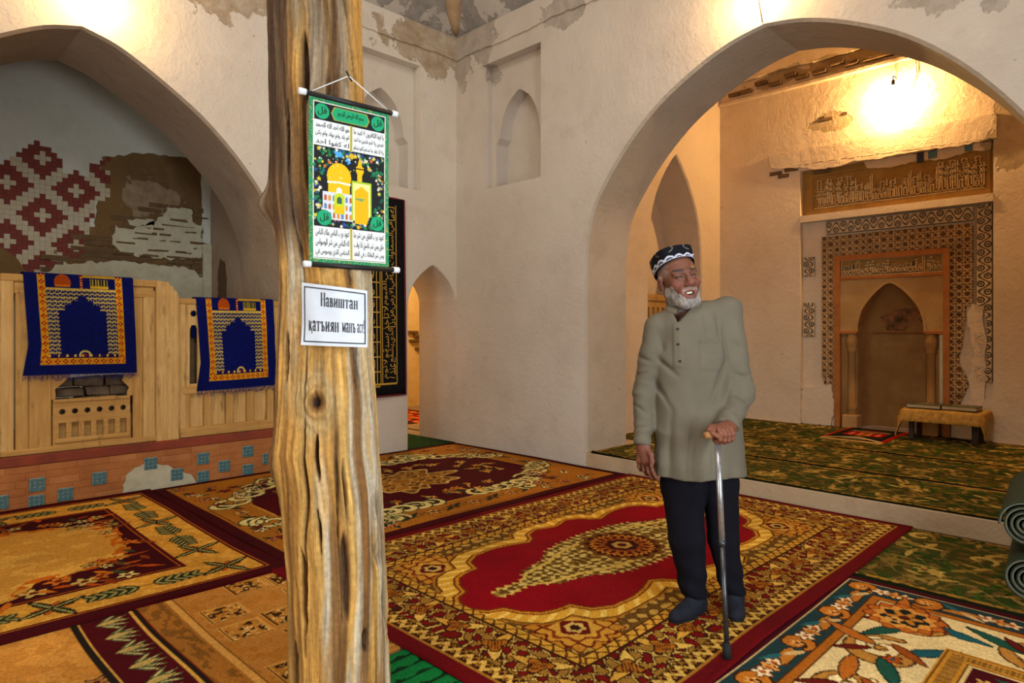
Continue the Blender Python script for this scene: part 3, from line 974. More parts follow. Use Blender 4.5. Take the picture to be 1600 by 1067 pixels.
p.put(S > W - 0.045, 'C9A45C'); p.put(S > W - 0.035, '2E241A'); p.put(S > W - 0.008, '8A3018')
for k in range(9):
    y = 1.42 - 0.17 * k
    for j in range(5):
        p.leaf(b0 + 0.06, y, 0.13, 0.014, -0.9 + j * 0.42, '66704C', None, 'C0B080')
    p.leaf(b0 + 0.05, y, 0.11, 0.022, 0.1, 'B6A068', '4A5238')
lay('carpet', 'tan flowered carpet with a dark red leaf-patterned border strip, front left corner', p, 0.955 - 2.6, 1.95, 0.006, 34, wave=0.003)
p = Paint(0.80, 1.20, 0.006, 'B98C4E')
S, T, W, H, e = p.S, p.T, p.W, p.H, p.e
p.put(fbm(S * 25, T * 25, 4) > 0.52, 'B38442')
p.put((S < 0.16), 'A6793C'); p.put((S > 0.13) & (S < 0.16), 'CBA362'); p.put((S > 0.16) & (S < 0.168), '7A5628')
p.put((S < 0.12) & (fbm(S * 40, T * 18, 6) > 0.55), '8A6430')
for j in range(5):
    for i in range(3):
        x, y = 0.22 + 0.20 * i, 0.06 + 0.235 * j + (0.03 if i % 2 else 0)
        if (i + j) % 3 == 1: continue
        bx = (S > x) & (S < x + 0.15) & (T > y) & (T < y + 0.15)
        p.put((S > x - 0.02) & (S < x + 0.17) & (T > y - 0.02) & (T < y + 0.17), 'C9A160')
        p.put((S > x - 0.012) & (S < x + 0.162) & (T > y - 0.012) & (T < y - 0.004), '6A4820'); p.put((T > y - 0.012) & (T < y + 0.162) & (S > x - 0.012) & (S < x - 0.004), '6A4820')
        p.put(bx, 'B98C48'); p.put(bx & (fbm(S * 42, T * 42, 5 + i) > 0.54), '4E3418'); p.put(bx & (fbm(S * 60 + 9, T * 60, 7 + j) > 0.66), 'D8BA80')
lay('carpet', 'narrow tan carpet with square brown motifs beside the post', p, 0.94, 2.28, 0.002, 35, wave=0.003)

# ---- 5: white, teal and gold carpet, lower right
p = Paint(2.4, 2.3, 0.007, '4E0C1C')
S, T, W, H, e, q = p.S, p.T, p.W, p.H, p.e, p.q
rr = random.Random(15)
p.put(e > 0.06, 'CDB48A'); p.put(e > 0.07, '2E4A4A')
def fl5(x, y, a, i):
    if i % 3 == 0: p.scroll(x, y, 0.062, a + 1, 'BA8038', 1.1, 0.02, '4A2A14'); p.flower(x, y, 0.03, 'D9B070', 5, 0, '8A3A18')
    elif i % 3 == 1:
        for k in range(3): p.flower(x + 0.05 * (k - 1) * math.cos(a) , y + 0.05 * (k - 1) * math.sin(a), 0.042, ['E0C8A0', 'CFA060', 'E4D2B0'][k], 5, k, 'B06A30', '6A3A1C')
    else:
        p.leaf(x - 0.08 * math.cos(a), y - 0.08 * math.sin(a), 0.17, 0.028, a + 0.2, 'B58040', '3A2A18'); p.leaf(x, y, 0.12, 0.016, a - 0.5, '3E7070'); p.leaf(x, y, 0.12, 0.016, a + 2.6, 'CBB080')
along(0.145, fl5, 0.135)
p.put((e > 0.222) & (e < 0.262), 'A8702A'); p.put((e > 0.217) & (e < 0.224), '5A3416'); p.put((e > 0.258) & (e < 0.264), '5A3416')
cr = (e > 0.264) & (e < 0.60)
p.put(cr, 'D8C496')
def big5(x, y, a, i):
    sg = 1 if i % 2 else -1
    p.scroll(x, y, 0.15, a + i, 'B58A48', 1.2, 0.03, '5E4424', sg)
    p.scroll(x + 0.03, y + 0.02, 0.095, a + i + 0.5, 'E2D0A4', 1.0, 0.016, '8A6A38', sg)
    for k in range(3): p.leaf(x + 0.06 * math.cos(a + k * 2), y + 0.06 * math.sin(a + k * 2), 0.26, 0.030, a + sg * 0.5 + k * 1.9, ['2E5E4E', '2F6468', 'B27430'][k], '26302A')
    p.leaf(x - 0.1 * math.cos(a), y - 0.1 * math.sin(a), 0.20, 0.022, a + 0.9, '9A5A24', '5A3010'); p.leaf(x, y + 0.05, 0.16, 0.018, a - 0.9, '6E2418', '3E1A10')
    p.flower(x - 0.05, y - 0.04, 0.035, 'B05A20', 5, a, '2E5E5E', '40200F')
along(0.43, big5, 0.37)
def cornerflower(x, y, ):
    p.flower(x, y, 0.165, 'B57430', 12, 0.3, None, '6E1A18', 0.07); p.flower(x, y, 0.135, 'CB9A54', 12, 0.0, None, '8A4A1C', 0.09)
    p.flower(x, y, 0.105, '2A2C28', 7, 0.2, dp=0.14); p.flower(x, y, 0.075, 'B8863C', 6, 0.7, '5A2A14'); p.flower(x - 0.05, y + 0.03, 0.04, 'CBA868', 5, 0.2, '5A2A14')
for x in (0.40, W - 0.40):
    for y in (0.40, H - 0.40): cornerflower(x, y)
for k, (a, b, col) in enumerate([(0.60, 0.70, 'C2923E'), (0.605, 0.612, '6A4418'), (0.625, 0.675, '8A6428'), (0.688, 0.695, '6A4418'), (0.70, 0.712, 'D6BE8A')]):
    p.put((e > a) & (e < b), col)
p.put((e > 0.625) & (e < 0.675) & (np.sin(q * 2 * PI / 0.018) > 0), 'B08A48')
p.put(e > 0.712, '540C18')
for k in range(80):
    x, y = rr.uniform(0.75, W - 0.75), rr.uniform(0.75, H - 0.75)
    if k % 3: p.flower(x, y, rr.uniform(0.025, 0.05), rr.choice(['D0A868', 'E0C890', 'B87A40', 'C8B8A0']), 5, k, '8A3A20', '4A1A14')
    else: p.leaf(x, y, 0.11, 0.013, rr.uniform(0, 6), rr.choice(['5E6A52', 'C9A468', '38564A']))
lay('carpet', 'white, teal and gold carpet with large scrolls, lower right', p, 3.80 - 2.4, 1.265 - 2.3, 0.003, 36, wave=0.002)

# ---- green and gold runners: three on the platform, one before its step, two plain greens
def green_runner(name, label, u0, u1, v0, v1, z, seed, res=0.011, droop=False):
    p = Paint(u1 - u0, v1 - v0, res, '3C4A16')
    S, T, W, H, e = p.S, p.T, p.W, p.H, p.e
    n1 = fbm(S * 5.5, T * 5.5, seed); 
    ar = arabesque(S, T, 0.23, seed + 2); ar2 = arabesque(S + 3, T, 0.12, seed + 6)
    p.put(n1 > 0.52, '4E4E1C'); p.put((n1 > 0.44) & (n1 < 0.5), '455A1C')
    p.put((ar2 > 0.9), '6E5C30'); p.put(np.abs(ar) < 0.10, '8A7640')
    rr = random.Random(seed)
    for k in range(int(W * H * 44)):
        x, y = rr.uniform(0.06, W - 0.06), rr.uniform(0.05, H - 0.05)
        a = rr.uniform(0, 2 * PI)
        c = rr.choice(['9C864A', 'AC9456', '8C7840', 'B8A262'])
        if k % 5 == 0:
            p.flower(x, y, rr.uniform(0.04, 0.065), c, 5, a, '6E4A20')
        elif k % 5 == 1:
            p.scroll(x, y, 0.085, a, c, 0.8, 0.014)
        else:
            p.leaf(x, y, rr.uniform(0.10, 0.17), 0.017, a, c)
    p.put((e < 0.055) & (e > 0.02) & (vn(S * 40, T * 40, seed) > 0.45), 'A88440')
    p.put(e < 0.018, '20260C')
    ed = None
    if droop:
        ed = lambda p: np.where(p.S < 0.05, 0.012 * vn(p.T * 4, p.T * 0, 3), 0.0)
    return lay(name, label, p, u0, v0, z, seed + 40, wave=0.006, thick=0.007, group='green and gold runners', edge=ed)
green_runner('carpet_runner', 'green and gold runner along the edge of the raised platform', 5.055, 5.95, 0.50, 3.98, 0.139, 1, droop=True)
green_runner('carpet_runner', 'green and gold runner in the middle of the raised platform', 5.985, 7.02, 0.10, 4.42, 0.139, 2)
green_runner('carpet_runner', 'green and gold runner along the foot of the prayer niche wall', 7.05, 8.50, 0.10, 4.42, 0.139, 3)
green_runner('carpet_runner', 'green and gold runner on the lower floor before the step, at right', 3.83, 4.99, -1.2, 1.30, 0.002, 4, res=0.008)
def plain_green(label, u0, u1, v0, v1, z, base, seed):
    p = Paint(u1 - u0, v1 - v0, 0.008, base)
    b = np.array(rgb(base))
    S, T = p.S, p.T
    row = np.floor(T / 0.075)
    x = (S / 0.11 + 0.5 * (row % 2)) % 1.0 - 0.5; y = (T / 0.075) % 1.0
    p.put(y < 0.13 + 0.5 * (x * 2) ** 2 * 0.6, '163A20')
    p.put(p.e < 0.01, '1A2A18')
    return tag(lay('carpet_runner', label, p, u0, v0, z, seed, wave=0.003, group='plain green runners'), label, 'carpet')
plain_green('bright green leaf-patterned mat showing beside the foot of the post', 1.40, 2.4, 1.36, 2.25, 0.002, '1E7A46', 71)
plain_green('dark green leaf-patterned mat in the small doorway', 4.36, 5.03, 5.97, 7.6, 0.002, '2C4A26', 72)

# red rug glimpsed through the small doorway, prayer rug before the niche
p = Paint(1.9, 1.6, 0.02, '8A1414')
p.put(p.e > 0.08, '5A1410'); p.put(p.e > 0.14, 'A01C18')
ar = arabesque(p.S, p.T, 0.22, 5); p.put(ar > 0.5, 'C08A48'); p.put(ar < -0.8, '2E3A24')
lay('carpet', 'red patterned carpet glimpsed through the small doorway', p, 4.7, 7.62, 0.002, 51, wave=0.002)
p = Paint(1.05, 0.62, 0.006, '2A2A1E')
S, T, W, H, e = p.S, p.T, p.W, p.H, p.e
p.put(T < 0.035, 'A81C1A'); p.put(T > H - 0.035, 'A81C1A'); p.put(S < 0.05, 'C0A068')
cy = H / 2
p.put((np.abs(T - cy) < 0.2) & (S > 0.42) & (S < 0.72), '9A1A16'); p.put((np.abs(T - cy) < 0.06 + 0.03 * np.sin(S * 30)) & (S > 0.40) & (S < 0.74), '96611F')
roof = S - 0.30 + np.abs(T - cy) * 0.75
p.put((np.abs(roof) < 0.028) & (S > 0.08) & (S < 0.32), 'D2BE90'); p.put((roof < -0.04) & (S > 0.12) & (np.abs(T - cy) < 0.12), '8A8468')
p.put((np.abs((T - cy) % 0.09 - 0.045) < 0.016) & (np.abs(T - cy) < 0.2) & (S > 0.46) & (S < 0.66), 'D88A6A')
p.put((S > 0.76) & (S < 0.80) & (np.abs(T - cy) < 0.2), 'B5A27A'); p.put((S > 0.84) & (S < 0.9) & (np.abs(T - cy) < 0.13), '7E1A16')
tag(lay('prayer_rug', 'small red and black prayer rug laid before the niche', p, 7.48, 2.12, 0.154, 52, wave=0.002, thick=0.006), None, 'prayer rug')
# ================================================================== RECESS WALL, DAIS, SCREENS
M['brick_red'] = simple('brick_red_glaze', '672C24', '743428', 30.0, 0.8, 0.3)
M['brick_cream'] = simple('brick_cream', 'B5AA90', 'A89C82', 30.0, 0.9, 0.3)
M['brick_brown'] = simple('brick_weathered', '6B5236', '58422A', 14.0, 0.97, 0.6)
M['limewash'] = simple('limewash_patch', 'B9B296', 'A8A084', 12.0, 0.95, 0.5)

# stepped brick inlay of red and cream on the recess wall, ragged where it was lost
def brick_region(u, z):
    edge_r = np.interp(z, [1.55, 1.95, 2.1, 2.5, 2.75, 3.05], [1.36, 1.40, 1.62, 1.70, 1.84, 1.84])
    return u < edge_r + 0.03 * math.sin(z * 31)
bs = 0.046
bmr, bmc = bmesh.new(), bmesh.new()
for i in range(-8, 48):
    for j in range(0, 40):
        u = -0.15 + i * bs; z = 1.50 + j * bs
        if not brick_region(u, z) or u > 1.95: continue
        if z < 1.86 - 0.5 * (u - 0.95) and u < 1.18: continue
        best = 99
        for a in range(-2, 8):
            for b in range(-2, 8):
                if (a + b) % 2: continue
                best = min(best, abs(i - 6 * a - 1) + abs(j - 6 * b - 2))
        red = 2 <= best <= 4
        top = 2.98 - 0.10 * math.sin(u * 9)
        if u < 0.95: top = 3.16
        if not red and z > top - 0.05: continue
        if z > top + 0.04: continue
        pr = 0.010 if red else 0.008
        box_bm(bmr if red else bmc, u + 0.0008, u + bs - 0.0008, VB - pr - random.uniform(0, 0.003), VB + 0.01, z + 0.0008, z + bs - 0.0008)
tag(bmobj('brick_inlay', bmr, M['brick_red'], wb), kind='stuff')
tag(bmobj('brick_ground', bmc, M['brick_cream'], wb), kind='stuff')
# bare mud where the coat fell, weathered courses and limewash left on them
def bpoly(pix): return [recess_uz(x, y) for x, y in pix]
mudp = ragged(bpoly([(160, 245), (195, 243), (205, 238), (265, 243), (313, 252), (316, 425), (90, 425), (92, 372), (112, 358), (147, 354), (150, 330)]), 0.012, 0.05, 3)
slab('bare_mud', mudp, [], to_b, 0.004, -0.01, M['mud'], wb)
mudq = ragged(bpoly([(-60, 380), (0, 385), (14, 392), (44, 428), (44, 470), (-60, 470)]), 0.012, 0.05, 4)
slab('bare_mud', mudq, [], to_b, 0.014, -0.01, M['mud'], wb)
bm = bmesh.new()
rr = random.Random(3)
z = 1.55
row = 0
while z < 2.66:
    u = 1.28 + 0.11 * (row % 2) + (0.25 if z > 2.12 else 0) + (0.35 if z > 2.3 else 0) + (0.25 if z > 2.5 else 0)
    while u < 2.70:
        w = rr.uniform(0.18, 0.24)
        if rr.random() < 0.86:
            box_bm(bm, u, min(u + w, 2.79), VB - 0.010 - rr.uniform(0, 0.012), VB, z, z + 0.046, jitter=0.004)
        u += w + rr.uniform(0.008, 0.02)
    z += 0.058; row += 1
tag(bmobj('brick_courses', bm, M['brick_brown'], wb), kind='stuff')
for k, pix in enumerate([[(172, 380), (180, 355), (205, 358), (245, 345), (262, 325), (300, 328), (298, 345), (314, 355), (316, 402), (265, 405), (215, 400), (190, 396)],
                         [(200, 345), (238, 341), (240, 352), (204, 354)],
                         [(95, 412), (180, 408), (240, 414), (300, 420), (316, 435), (316, 470), (60, 470), (70, 428)]]):
    slab('limewash_patch', ragged(bpoly(pix), 0.018, 0.035, 20 + k), [], to_b, 0.028, -0.005, M['limewash'], wb)
bm = bmesh.new(); rr = random.Random(14)
for k in range(60):                              # course edges showing through the worn wash
    a = rr.uniform(1.85, 2.72); z = 2.06 + 0.058 * rr.randint(0, 9)
    if z > 2.25 + (a - 1.85) * 0.5: continue
    w = rr.uniform(0.04, 0.20)
    box_bm(bm, a, min(a + w, 2.84), VB - 0.031, VB - 0.02, z, z + rr.uniform(0.008, 0.026), jitter=0.004)
tag(bmobj('brick_edges', bm, M['brick_brown'], wb), kind='stuff')
# brick patch on the side wall of the recess and a bright pilaster strip beside the corner
to_s = lambda a, b, d: (2.878 - d, a, b)
slab('bare_mud', ragged([(7.26, 1.3), (7.50, 1.3), (7.50, 2.0), (7.43, 2.12), (7.32, 2.08), (7.27, 1.9)], 0.012, 0.04, 8), [], to_s, 0.006, -0.01, M['brick_brown'], ws)
box('corner_strip', 2.78, 2.876, VB - 0.05, VB, 0.4, 2.3, M['limewash'], ws)

# ---- dais front: brick courses under a red ochre band, turquoise tiles let in
M['dais_brick'] = simple('dais_brick_orange', 'A96A36', '935628', 5.0, 0.7, 0.35, 50.0, 0.3)
M['dais_brick2'] = simple('dais_brick_tan', 'B07440', '9C6032', 5.0, 0.7, 0.35, 50.0, 0.3)
M['tile'] = simple('tile_turquoise', '2E5258', '446E72', 60.0, 0.35, 0.2, 90.0, 0.5)
M['tile_pale'] = simple('tile_pale', '76887E', '687A72', 40.0, 0.4, 0.1, 60.0, 0.5)
box('red_band', -0.42, 2.88, VW - 0.012, VW + 0.02, 0.33, 0.405, M['redband'], dais, bevel=0.006)
tiles = [(0, 785), (58, 757), (57, 797), (102, 772), (155, 747), (235, 724), (276, 741), (317, 716), (317, 748), (350, 728), (387, 705), (387, 738), (418, 716), (10, 735 + 50)]
tuz = []
for x, y in tiles[:-1]:
    t = (x - 800) / 1030.0; u = VW * (1 + t) / (1 - t); d = (u + VW) * 0.70711
    tuz.append((u, 1.33 + (516 - y) / 1030.0 * d))
tuz += [(0.45, 0.22), (0.25, 0.12), (0.05, 0.25)]
ts = 0.050
bmeshes = {}
row = 0
z = 0.004
rr = random.Random(12)
while z < 0.325:
    hgt = 0.052
    u = -0.42 - 0.1 * (row % 2)
    while u < 2.87:
        w = rr.choice([0.20, 0.22, 0.24])
        u1 = min(u + w, 2.87)
        if not any(abs(tu - (u + u1) / 2) < ts + (u1 - u) / 2 and abs(tz - (z + hgt / 2)) < ts + hgt / 2 for tu, tz in tuz):
            box('brick', u + 0.002, u1 - 0.002, VW - rr.uniform(0.003, 0.007), VW + 0.02, z + 0.0015, min(z + hgt, 0.328), M['dais_brick'] if rr.random() < 0.6 else M['dais_brick2'], dais, bevel=0.002)
        else:       # cut brick pieces either side of a tile
            a = u
            cuts = sorted([(tu - ts, tu + ts) for tu, tz in tuz if abs(tu - (u + u1) / 2) < ts + (u1 - u) / 2 and abs(tz - (z + hgt / 2)) < ts + hgt / 2])
            for c0_, c1_ in cuts + [(u1, u1)]:
                if min(c0_, u1) - a > 0.015:
                    box('brick', a + 0.002, min(c0_, u1) - 0.002, VW - rr.uniform(0.003, 0.007), VW + 0.02, z + 0.0015, min(z + hgt, 0.328), M['dais_brick'], dais, bevel=0.002)
                a = max(a, c1_)
        u = u1
    z += 0.0545; row += 1
# plaster smear over the bricks and the backing
box('mortar_bed', -0.42, 2.87, VW - 0.002, VW + 0.03, 0.0, 0.335, M['dais_brick'], dais, bevel=0)
def dpoly(pix):
    out = []
    for x, y in pix:
        t = (x - 800) / 1030.0; u = VW * (1 + t) / (1 - t); d = (u + VW) * 0.70711
        out.append((u, max(0.002, 1.33 + (516 - y) / 1030.0 * d)))
    return out
slab('plaster_patch', ragged(dpoly([(190, 780), (196, 742), (222, 724), (262, 728), (300, 742), (306, 762)]), 0.008, 0.025, 5), [], to_l, -0.0085, 0.01, M['limewash'], dais)
def tile(u, z):
    t = box('tile', u - ts, u + ts, VW - 0.012, VW + 0.01, z - ts, z + ts, M['tile_pale'], dais, bevel=0.004)
    bm = bmesh.new()
    for i in range(3):
        for j in range(3):
            c = (u + (i - 1) * 0.031, z + (j - 1) * 0.031)
            r = 0.0155 if (i + j) % 2 == 0 else 0.0125
            n = 8
            ang = [2 * PI * k / n + (PI / 8 if (i + j) % 2 else 0) for k in range(n)]
            vv = [bm.verts.new((c[0] + r * math.cos(a), VW - 0.0165, c[1] + r * math.sin(a))) for a in ang]
            vb = [bm.verts.new((c[0] + (r + 0.002) * math.cos(a), VW - 0.010, c[1] + (r + 0.002) * math.sin(a))) for a in ang]
            bm.faces.new(vv)
            for k in range(n): bm.faces.new((vv[k], vv[(k + 1) % n], vb[(k + 1) % n], vb[k]))
    bmobj('glaze', bm, M['tile'], t)
for u, z in tuz:
    if z - ts > 0.004: tile(u, z)
    else: tile(u, ts + 0.006)

# ---- wooden screens standing on the dais
def woodmat(name, a, b, c, rough=0.65, sc=(14, 14, 1.2)):
    k = NT(name)
    n1 = k.noise(3.0, 6.0, 0.65, sc)
    n2 = k.noise(1.3, 4.0, 0.6)
    n3 = k.noise(2.6, 6.0, 0.7, (5, 5, 1.0))
    col = k.mix(k.ramp(n1, 0.35, 0.68), lin(a), lin(b))
    col = k.mix(k.math('MULTIPLY', k.ramp(n2, 0.5, 0.72), 0.5), col, lin(c))
    col = k.mix(k.math('MULTIPLY', k.ramp(n3, 0.56, 0.70), 0.7), col, lin('5A3A1C'))
    return k.done(col, rough, k.bump(n1, 0.35, 0.01), 0.3)
M['wood'] = woodmat('old_pine_vertical', 'BE9350', 'A87A3A', '90622C')
M['woodh'] = woodmat('old_pine_horizontal', 'BE9350', 'A87A3A', '90622C', sc=(1.2, 14, 14))
M['wood2'] = woodmat('old_pine_pale', 'CCA566', 'B48A4A', '9A6E36')
Y0 = 6.00
def star8(cx, cz, r):
    return [(cx + (r if k % 2 == 0 else r * 0.70) * math.cos(PI / 8 * k), cz + (r if k % 2 == 0 else r * 0.70) * math.sin(PI / 8 * k)) for k in range(16)]
to_w = lambda a, b, d: (a, Y0 + d, b)
ZD = 0.405
sc1 = thing('wooden_screen', 'tall weathered wooden screen with a broken panel, under the larger blue mat', 'screen', (1.3, Y0, ZD))
def W1(nm, a0, a1, z0, z1, d0, d1, mat='wood', par=None, bev=0.006): return box(nm, a0, a1, Y0 + d0, Y0 + d1, z0, z1, M[mat], par or sc1, bevel=bev)
W1('stile', 0.755, 0.835, ZD, 1.735, 0.0, 0.06, 'wood2')
W1('stile', 0.845, 0.925, ZD, 1.66, 0.012, 0.06)
W1('top_rail', 0.755, 1.80, 1.69, 1.745, -0.004, 0.062, 'woodh')
W1('top_rail', 0.835, 1.78, 1.60, 1.69, 0.010, 0.06, 'woodh')
W1('stile', 0.925, 1.07, ZD, 1.60, 0.022, 0.055)
W1('stile', 1.625, 1.70, ZD, 1.62, 0.020, 0.055)
W1('stile', 1.70, 1.79, ZD, 1.66, 0.012, 0.06, 'wood2')
# corner post with a splintered top
slab('corner_post', [(1.79, ZD), (1.965, ZD), (1.965, 1.60), (1.95, 1.66), (1.925, 1.67), (1.92, 1.70), (1.895, 1.71), (1.885, 1.735), (1.79, 1.745)], [], to_w, -0.02, 0.09, M['wood2'], sc1)
# upper panel broken away at the bottom
slab('panel', [(1.07, 1.60), (1.625, 1.60), (1.625, 0.80)] + ragged([(1.625, 0.80), (1.585, 0.79), (1.60, 0.86), (1.55, 0.92), (1.56, 1.0), (1.30, 1.02), (1.20, 1.0), (1.15, 0.93), (1.10, 0.88), (1.09, 0.80), (1.07, 0.80)], 0.008, 0.03, 6)[1:-3] + [(1.07, 0.80)], [], to_w, 0.030, 0.046, M['wood'], sc1)
# low pierced panel: six stars over six slots
stars = [1.135 + 0.083 * k for k in range(6)]
holes = [star8(a, 0.705, 0.026) for a in stars] + [rect(a - 0.024, a + 0.024, 0.505, 0.62) for a in stars]
slab('pierced_panel', rect(1.075, 1.60, ZD + 0.03, 0.79), holes, to_w, 0.006, 0.028, M['woodh'], sc1)
W1('backing_board', 1.075, 1.62, ZD + 0.02, 0.66, 0.045, 0.055, 'woodh')
W1('bottom_rail', 0.755, 1.80, ZD, ZD + 0.045, -0.006, 0.058, 'woodh')
W1('top_moulding', 1.075, 1.60, 0.775, 0.80, -0.004, 0.030, 'woodh')
W1('lower_rail', 1.09, 1.60, 0.465, 0.495, -0.006, 0.012, 'woodh')
# dark masonry standing behind the gap
bm = bmesh.new(); rr = random.Random(4)
for r in range(7):
    u = 1.02 + 0.08 * (r % 2)
    while u < 1.66:
        w = rr.uniform(0.14, 0.22)
        box_bm(bm, u, u + w, 6.10, 6.24, ZD + 0.08 * r, ZD + 0.08 * r + 0.072, 0.01, 0.008); u += w + 0.01
o = bmobj('rubble_wall', bm, simple('rubble_dark', '4E3E30', '6A5A46', 9.0, 0.98, 0.8), None)
tag(o, 'low dark rubble brick wall behind the hole in the wooden screen', 'rubble wall')

sc0 = thing('wooden_screen', 'wooden screen post at the far left edge, beside a dark gap', 'screen', (0.55, Y0, ZD))
for a0, a1 in ((0.30, 0.42), (0.50, 0.735)): box('stile', a0, a1, Y0, Y0 + 0.06, ZD, 1.74, M['wood'], sc0, bevel=0.006)
box('top_rail', 0.0, 0.74, Y0 - 0.004, Y0 + 0.062, 1.68, 1.745, M['woodh'], sc0); box('panel', 0.0, 0.70, Y0 + 0.03, Y0 + 0.045, ZD, 1.70, M['wood'], sc0)

sc2 = thing('wooden_screen', 'lower wooden screen with pierced slots and four sunk panels, under the smaller blue mat', 'screen', (2.4, Y0, ZD))
def W2(nm, a0, a1, z0, z1, d0, d1, mat='wood', bev=0.006): return box(nm, a0, a1, Y0 + d0, Y0 + d1, z0, z1, M[mat], sc2, bevel=bev)
W2('stile', 1.97, 2.03, ZD, 1.58, 0.0, 0.06, 'wood2')
slots = [2.095 + 0.125 * k for k in range(6)]
holes = [star8(a, 1.475, 0.034) for a in slots] + [[(a - 0.033, 0.865), (a + 0.033, 0.865), (a + 0.033, 1.34), (a + 0.018, 1.375), (a - 0.018, 1.375), (a - 0.033, 1.34)] for a in slots]
slab('pierced_panel', rect(2.03, 2.87, 0.84, 1.60), holes, to_w, 0.006, 0.032, M['wood2'], sc2)
W2('top_rail', 1.965, 2.87, 1.555, 1.605, -0.006, 0.06, 'woodh')
W2('middle_rail', 2.0, 2.87, 0.775, 0.85, -0.004, 0.058, 'woodh')
W2('bottom_rail', 1.97, 2.87, ZD, ZD + 0.085, -0.004, 0.058, 'woodh')
for k in range(4):
    a = 2.06 + 0.19 * k
    W2('panel', a, a + 0.125, ZD + 0.075, 0.785, 0.034, 0.046, 'wood2')
for a in (2.00, 2.185, 2.375, 2.565, 2.755): W2('mullion', a, min(a + 0.065, 2.87), ZD + 0.075, 0.785, 0.004, 0.055)
o = box('rubble_wall', 1.98, 2.79, 6.12, 6.26, ZD, 1.5, simple('rubble_brown', '5A4632', '6E583E', 9.0, 0.98, 0.8), None, bevel=0.01, jitter=0.01)
tag(o, 'brown mud wall behind the slots of the lower wooden screen', 'rubble wall')

# ---- blue prayer mats hung over the screens
CLOTH = vcol('woven_cloth', 0.9, 0.5, 500.0, 0.1, amp=0.10, ascale=160.0)
def mat_paint():
    p = Paint(0.74, 0.76, 0.0045, '0E1A5C')
    S, T, W, H = p.S, p.T, p.W, p.H          # T: 0 bottom, H top
    p.put(vn(S * 60, T * 60, 2) > 0.62, '111E64')
    def band(x0, x1, y0, y1, vertical):
        m = (S > x0) & (S < x1) & (T > y0) & (T < y1)
        p.put(m, 'C99A34')
        L = np.where(vertical, T, S); c = (x0 + x1) / 2 if vertical else (y0 + y1) / 2
        X = (S if vertical else T) - c
        ph = (L / 0.052) % 1.0 - 0.5
        d = np.hypot(X, ph * 0.052)
        a = np.arctan2(X, ph * 0.052)
        p.put(m & (d < 0.020 * (0.75 + 0.25 * np.cos(4 * a))), 'A01418'); p.put(m & (d < 0.006), 'E0B040')
    band(0.085, 0.135, 0.075, H, True); band(0.605, 0.655, 0.075, H, True); band(0.085, 0.655, 0.075, 0.125, False)
    ins_ = (S > 0.135) & (S < 0.605) & (T > 0.125)
    cx = 0.37
    st = np.interp(np.abs(S - cx), [0, 0.03, 0.031, 0.075, 0.076, 0.12, 0.121, 0.158, 0.159], [0.60, 0.60, 0.565, 0.565, 0.53, 0.53, 0.49, 0.49, 0.0])
    arch = ins_ & (T < st) & (np.abs(S - cx) < 0.158) & (T > 0.15)
    lat = ins_ & ~arch & (T > 0.15) & (T < 0.655)
    a = np.sin(2 * PI * (S + T) / 0.034); b = np.sin(2 * PI * (S - T) / 0.034)
    cur = np.abs(np.sin(2 * PI * S / 0.036) + 0.9 * np.sin(2 * PI * T / 0.030 + 1.3 * np.sin(2 * PI * S / 0.036)))
    p.put(lat & (cur < 0.55), 'C2B070')
    p.put(ins_ & (T > 0.648) & (T < 0.66), 'C9B05A')
    p.put(ins_ & (T < 0.15), '3A1E50'); p.put(ins_ & (T < 0.15) & (np.abs((S % 0.055) - 0.0275) < 0.006) & (T > 0.134), 'D8C070')
    d = np.hypot(S - cx, (T - 0.145) / 0.9)
    p.put((np.abs(d - 0.035) < 0.008) & (T > 0.135), 'C9B870'); p.put((d < 0.012) & (T > 0.14), 'A01418')
    # little dome and fringe motif at the top
    p.put((np.hypot((S - 0.245), (T - 0.70) * 0.9) < 0.055) & (T > 0.668), 'A85A1C'); p.put((np.abs(S - 0.245) < 0.05) & (T > 0.665) & (T < 0.685), 'C27A2A')
    p.put((np.abs(S - 0.37) < 0.010) & (T > 0.655), '8A1822'); p.put((np.abs(S - 0.37) < 0.008) & (T > 0.655) & ((T % 0.02) < 0.008), 'D8B878')
    p.put((np.abs(S - 0.495) < 0.062) & (T > 0.668) & (T < 0.735), '2A2418'); p.put((np.abs(S - 0.495) < 0.062) & (T > 0.668) & (T < 0.735) & (np.abs((S % 0.02) - 0.01) < 0.004), 'B0A060')
    p.put((np.abs(S - 0.495) < 0.062) & (T > 0.664) & (T < 0.685 - 0.006 * np.abs(np.sin(S * 150))), 'C9A93A'); p.put((S > 0.38) & (S < 0.605) & (T > H - 0.018), 'B89A3A')
    return p
M['blue_thread'] = simple('blue_thread', '0E1A5C', '16246E', 50.0, 0.9)
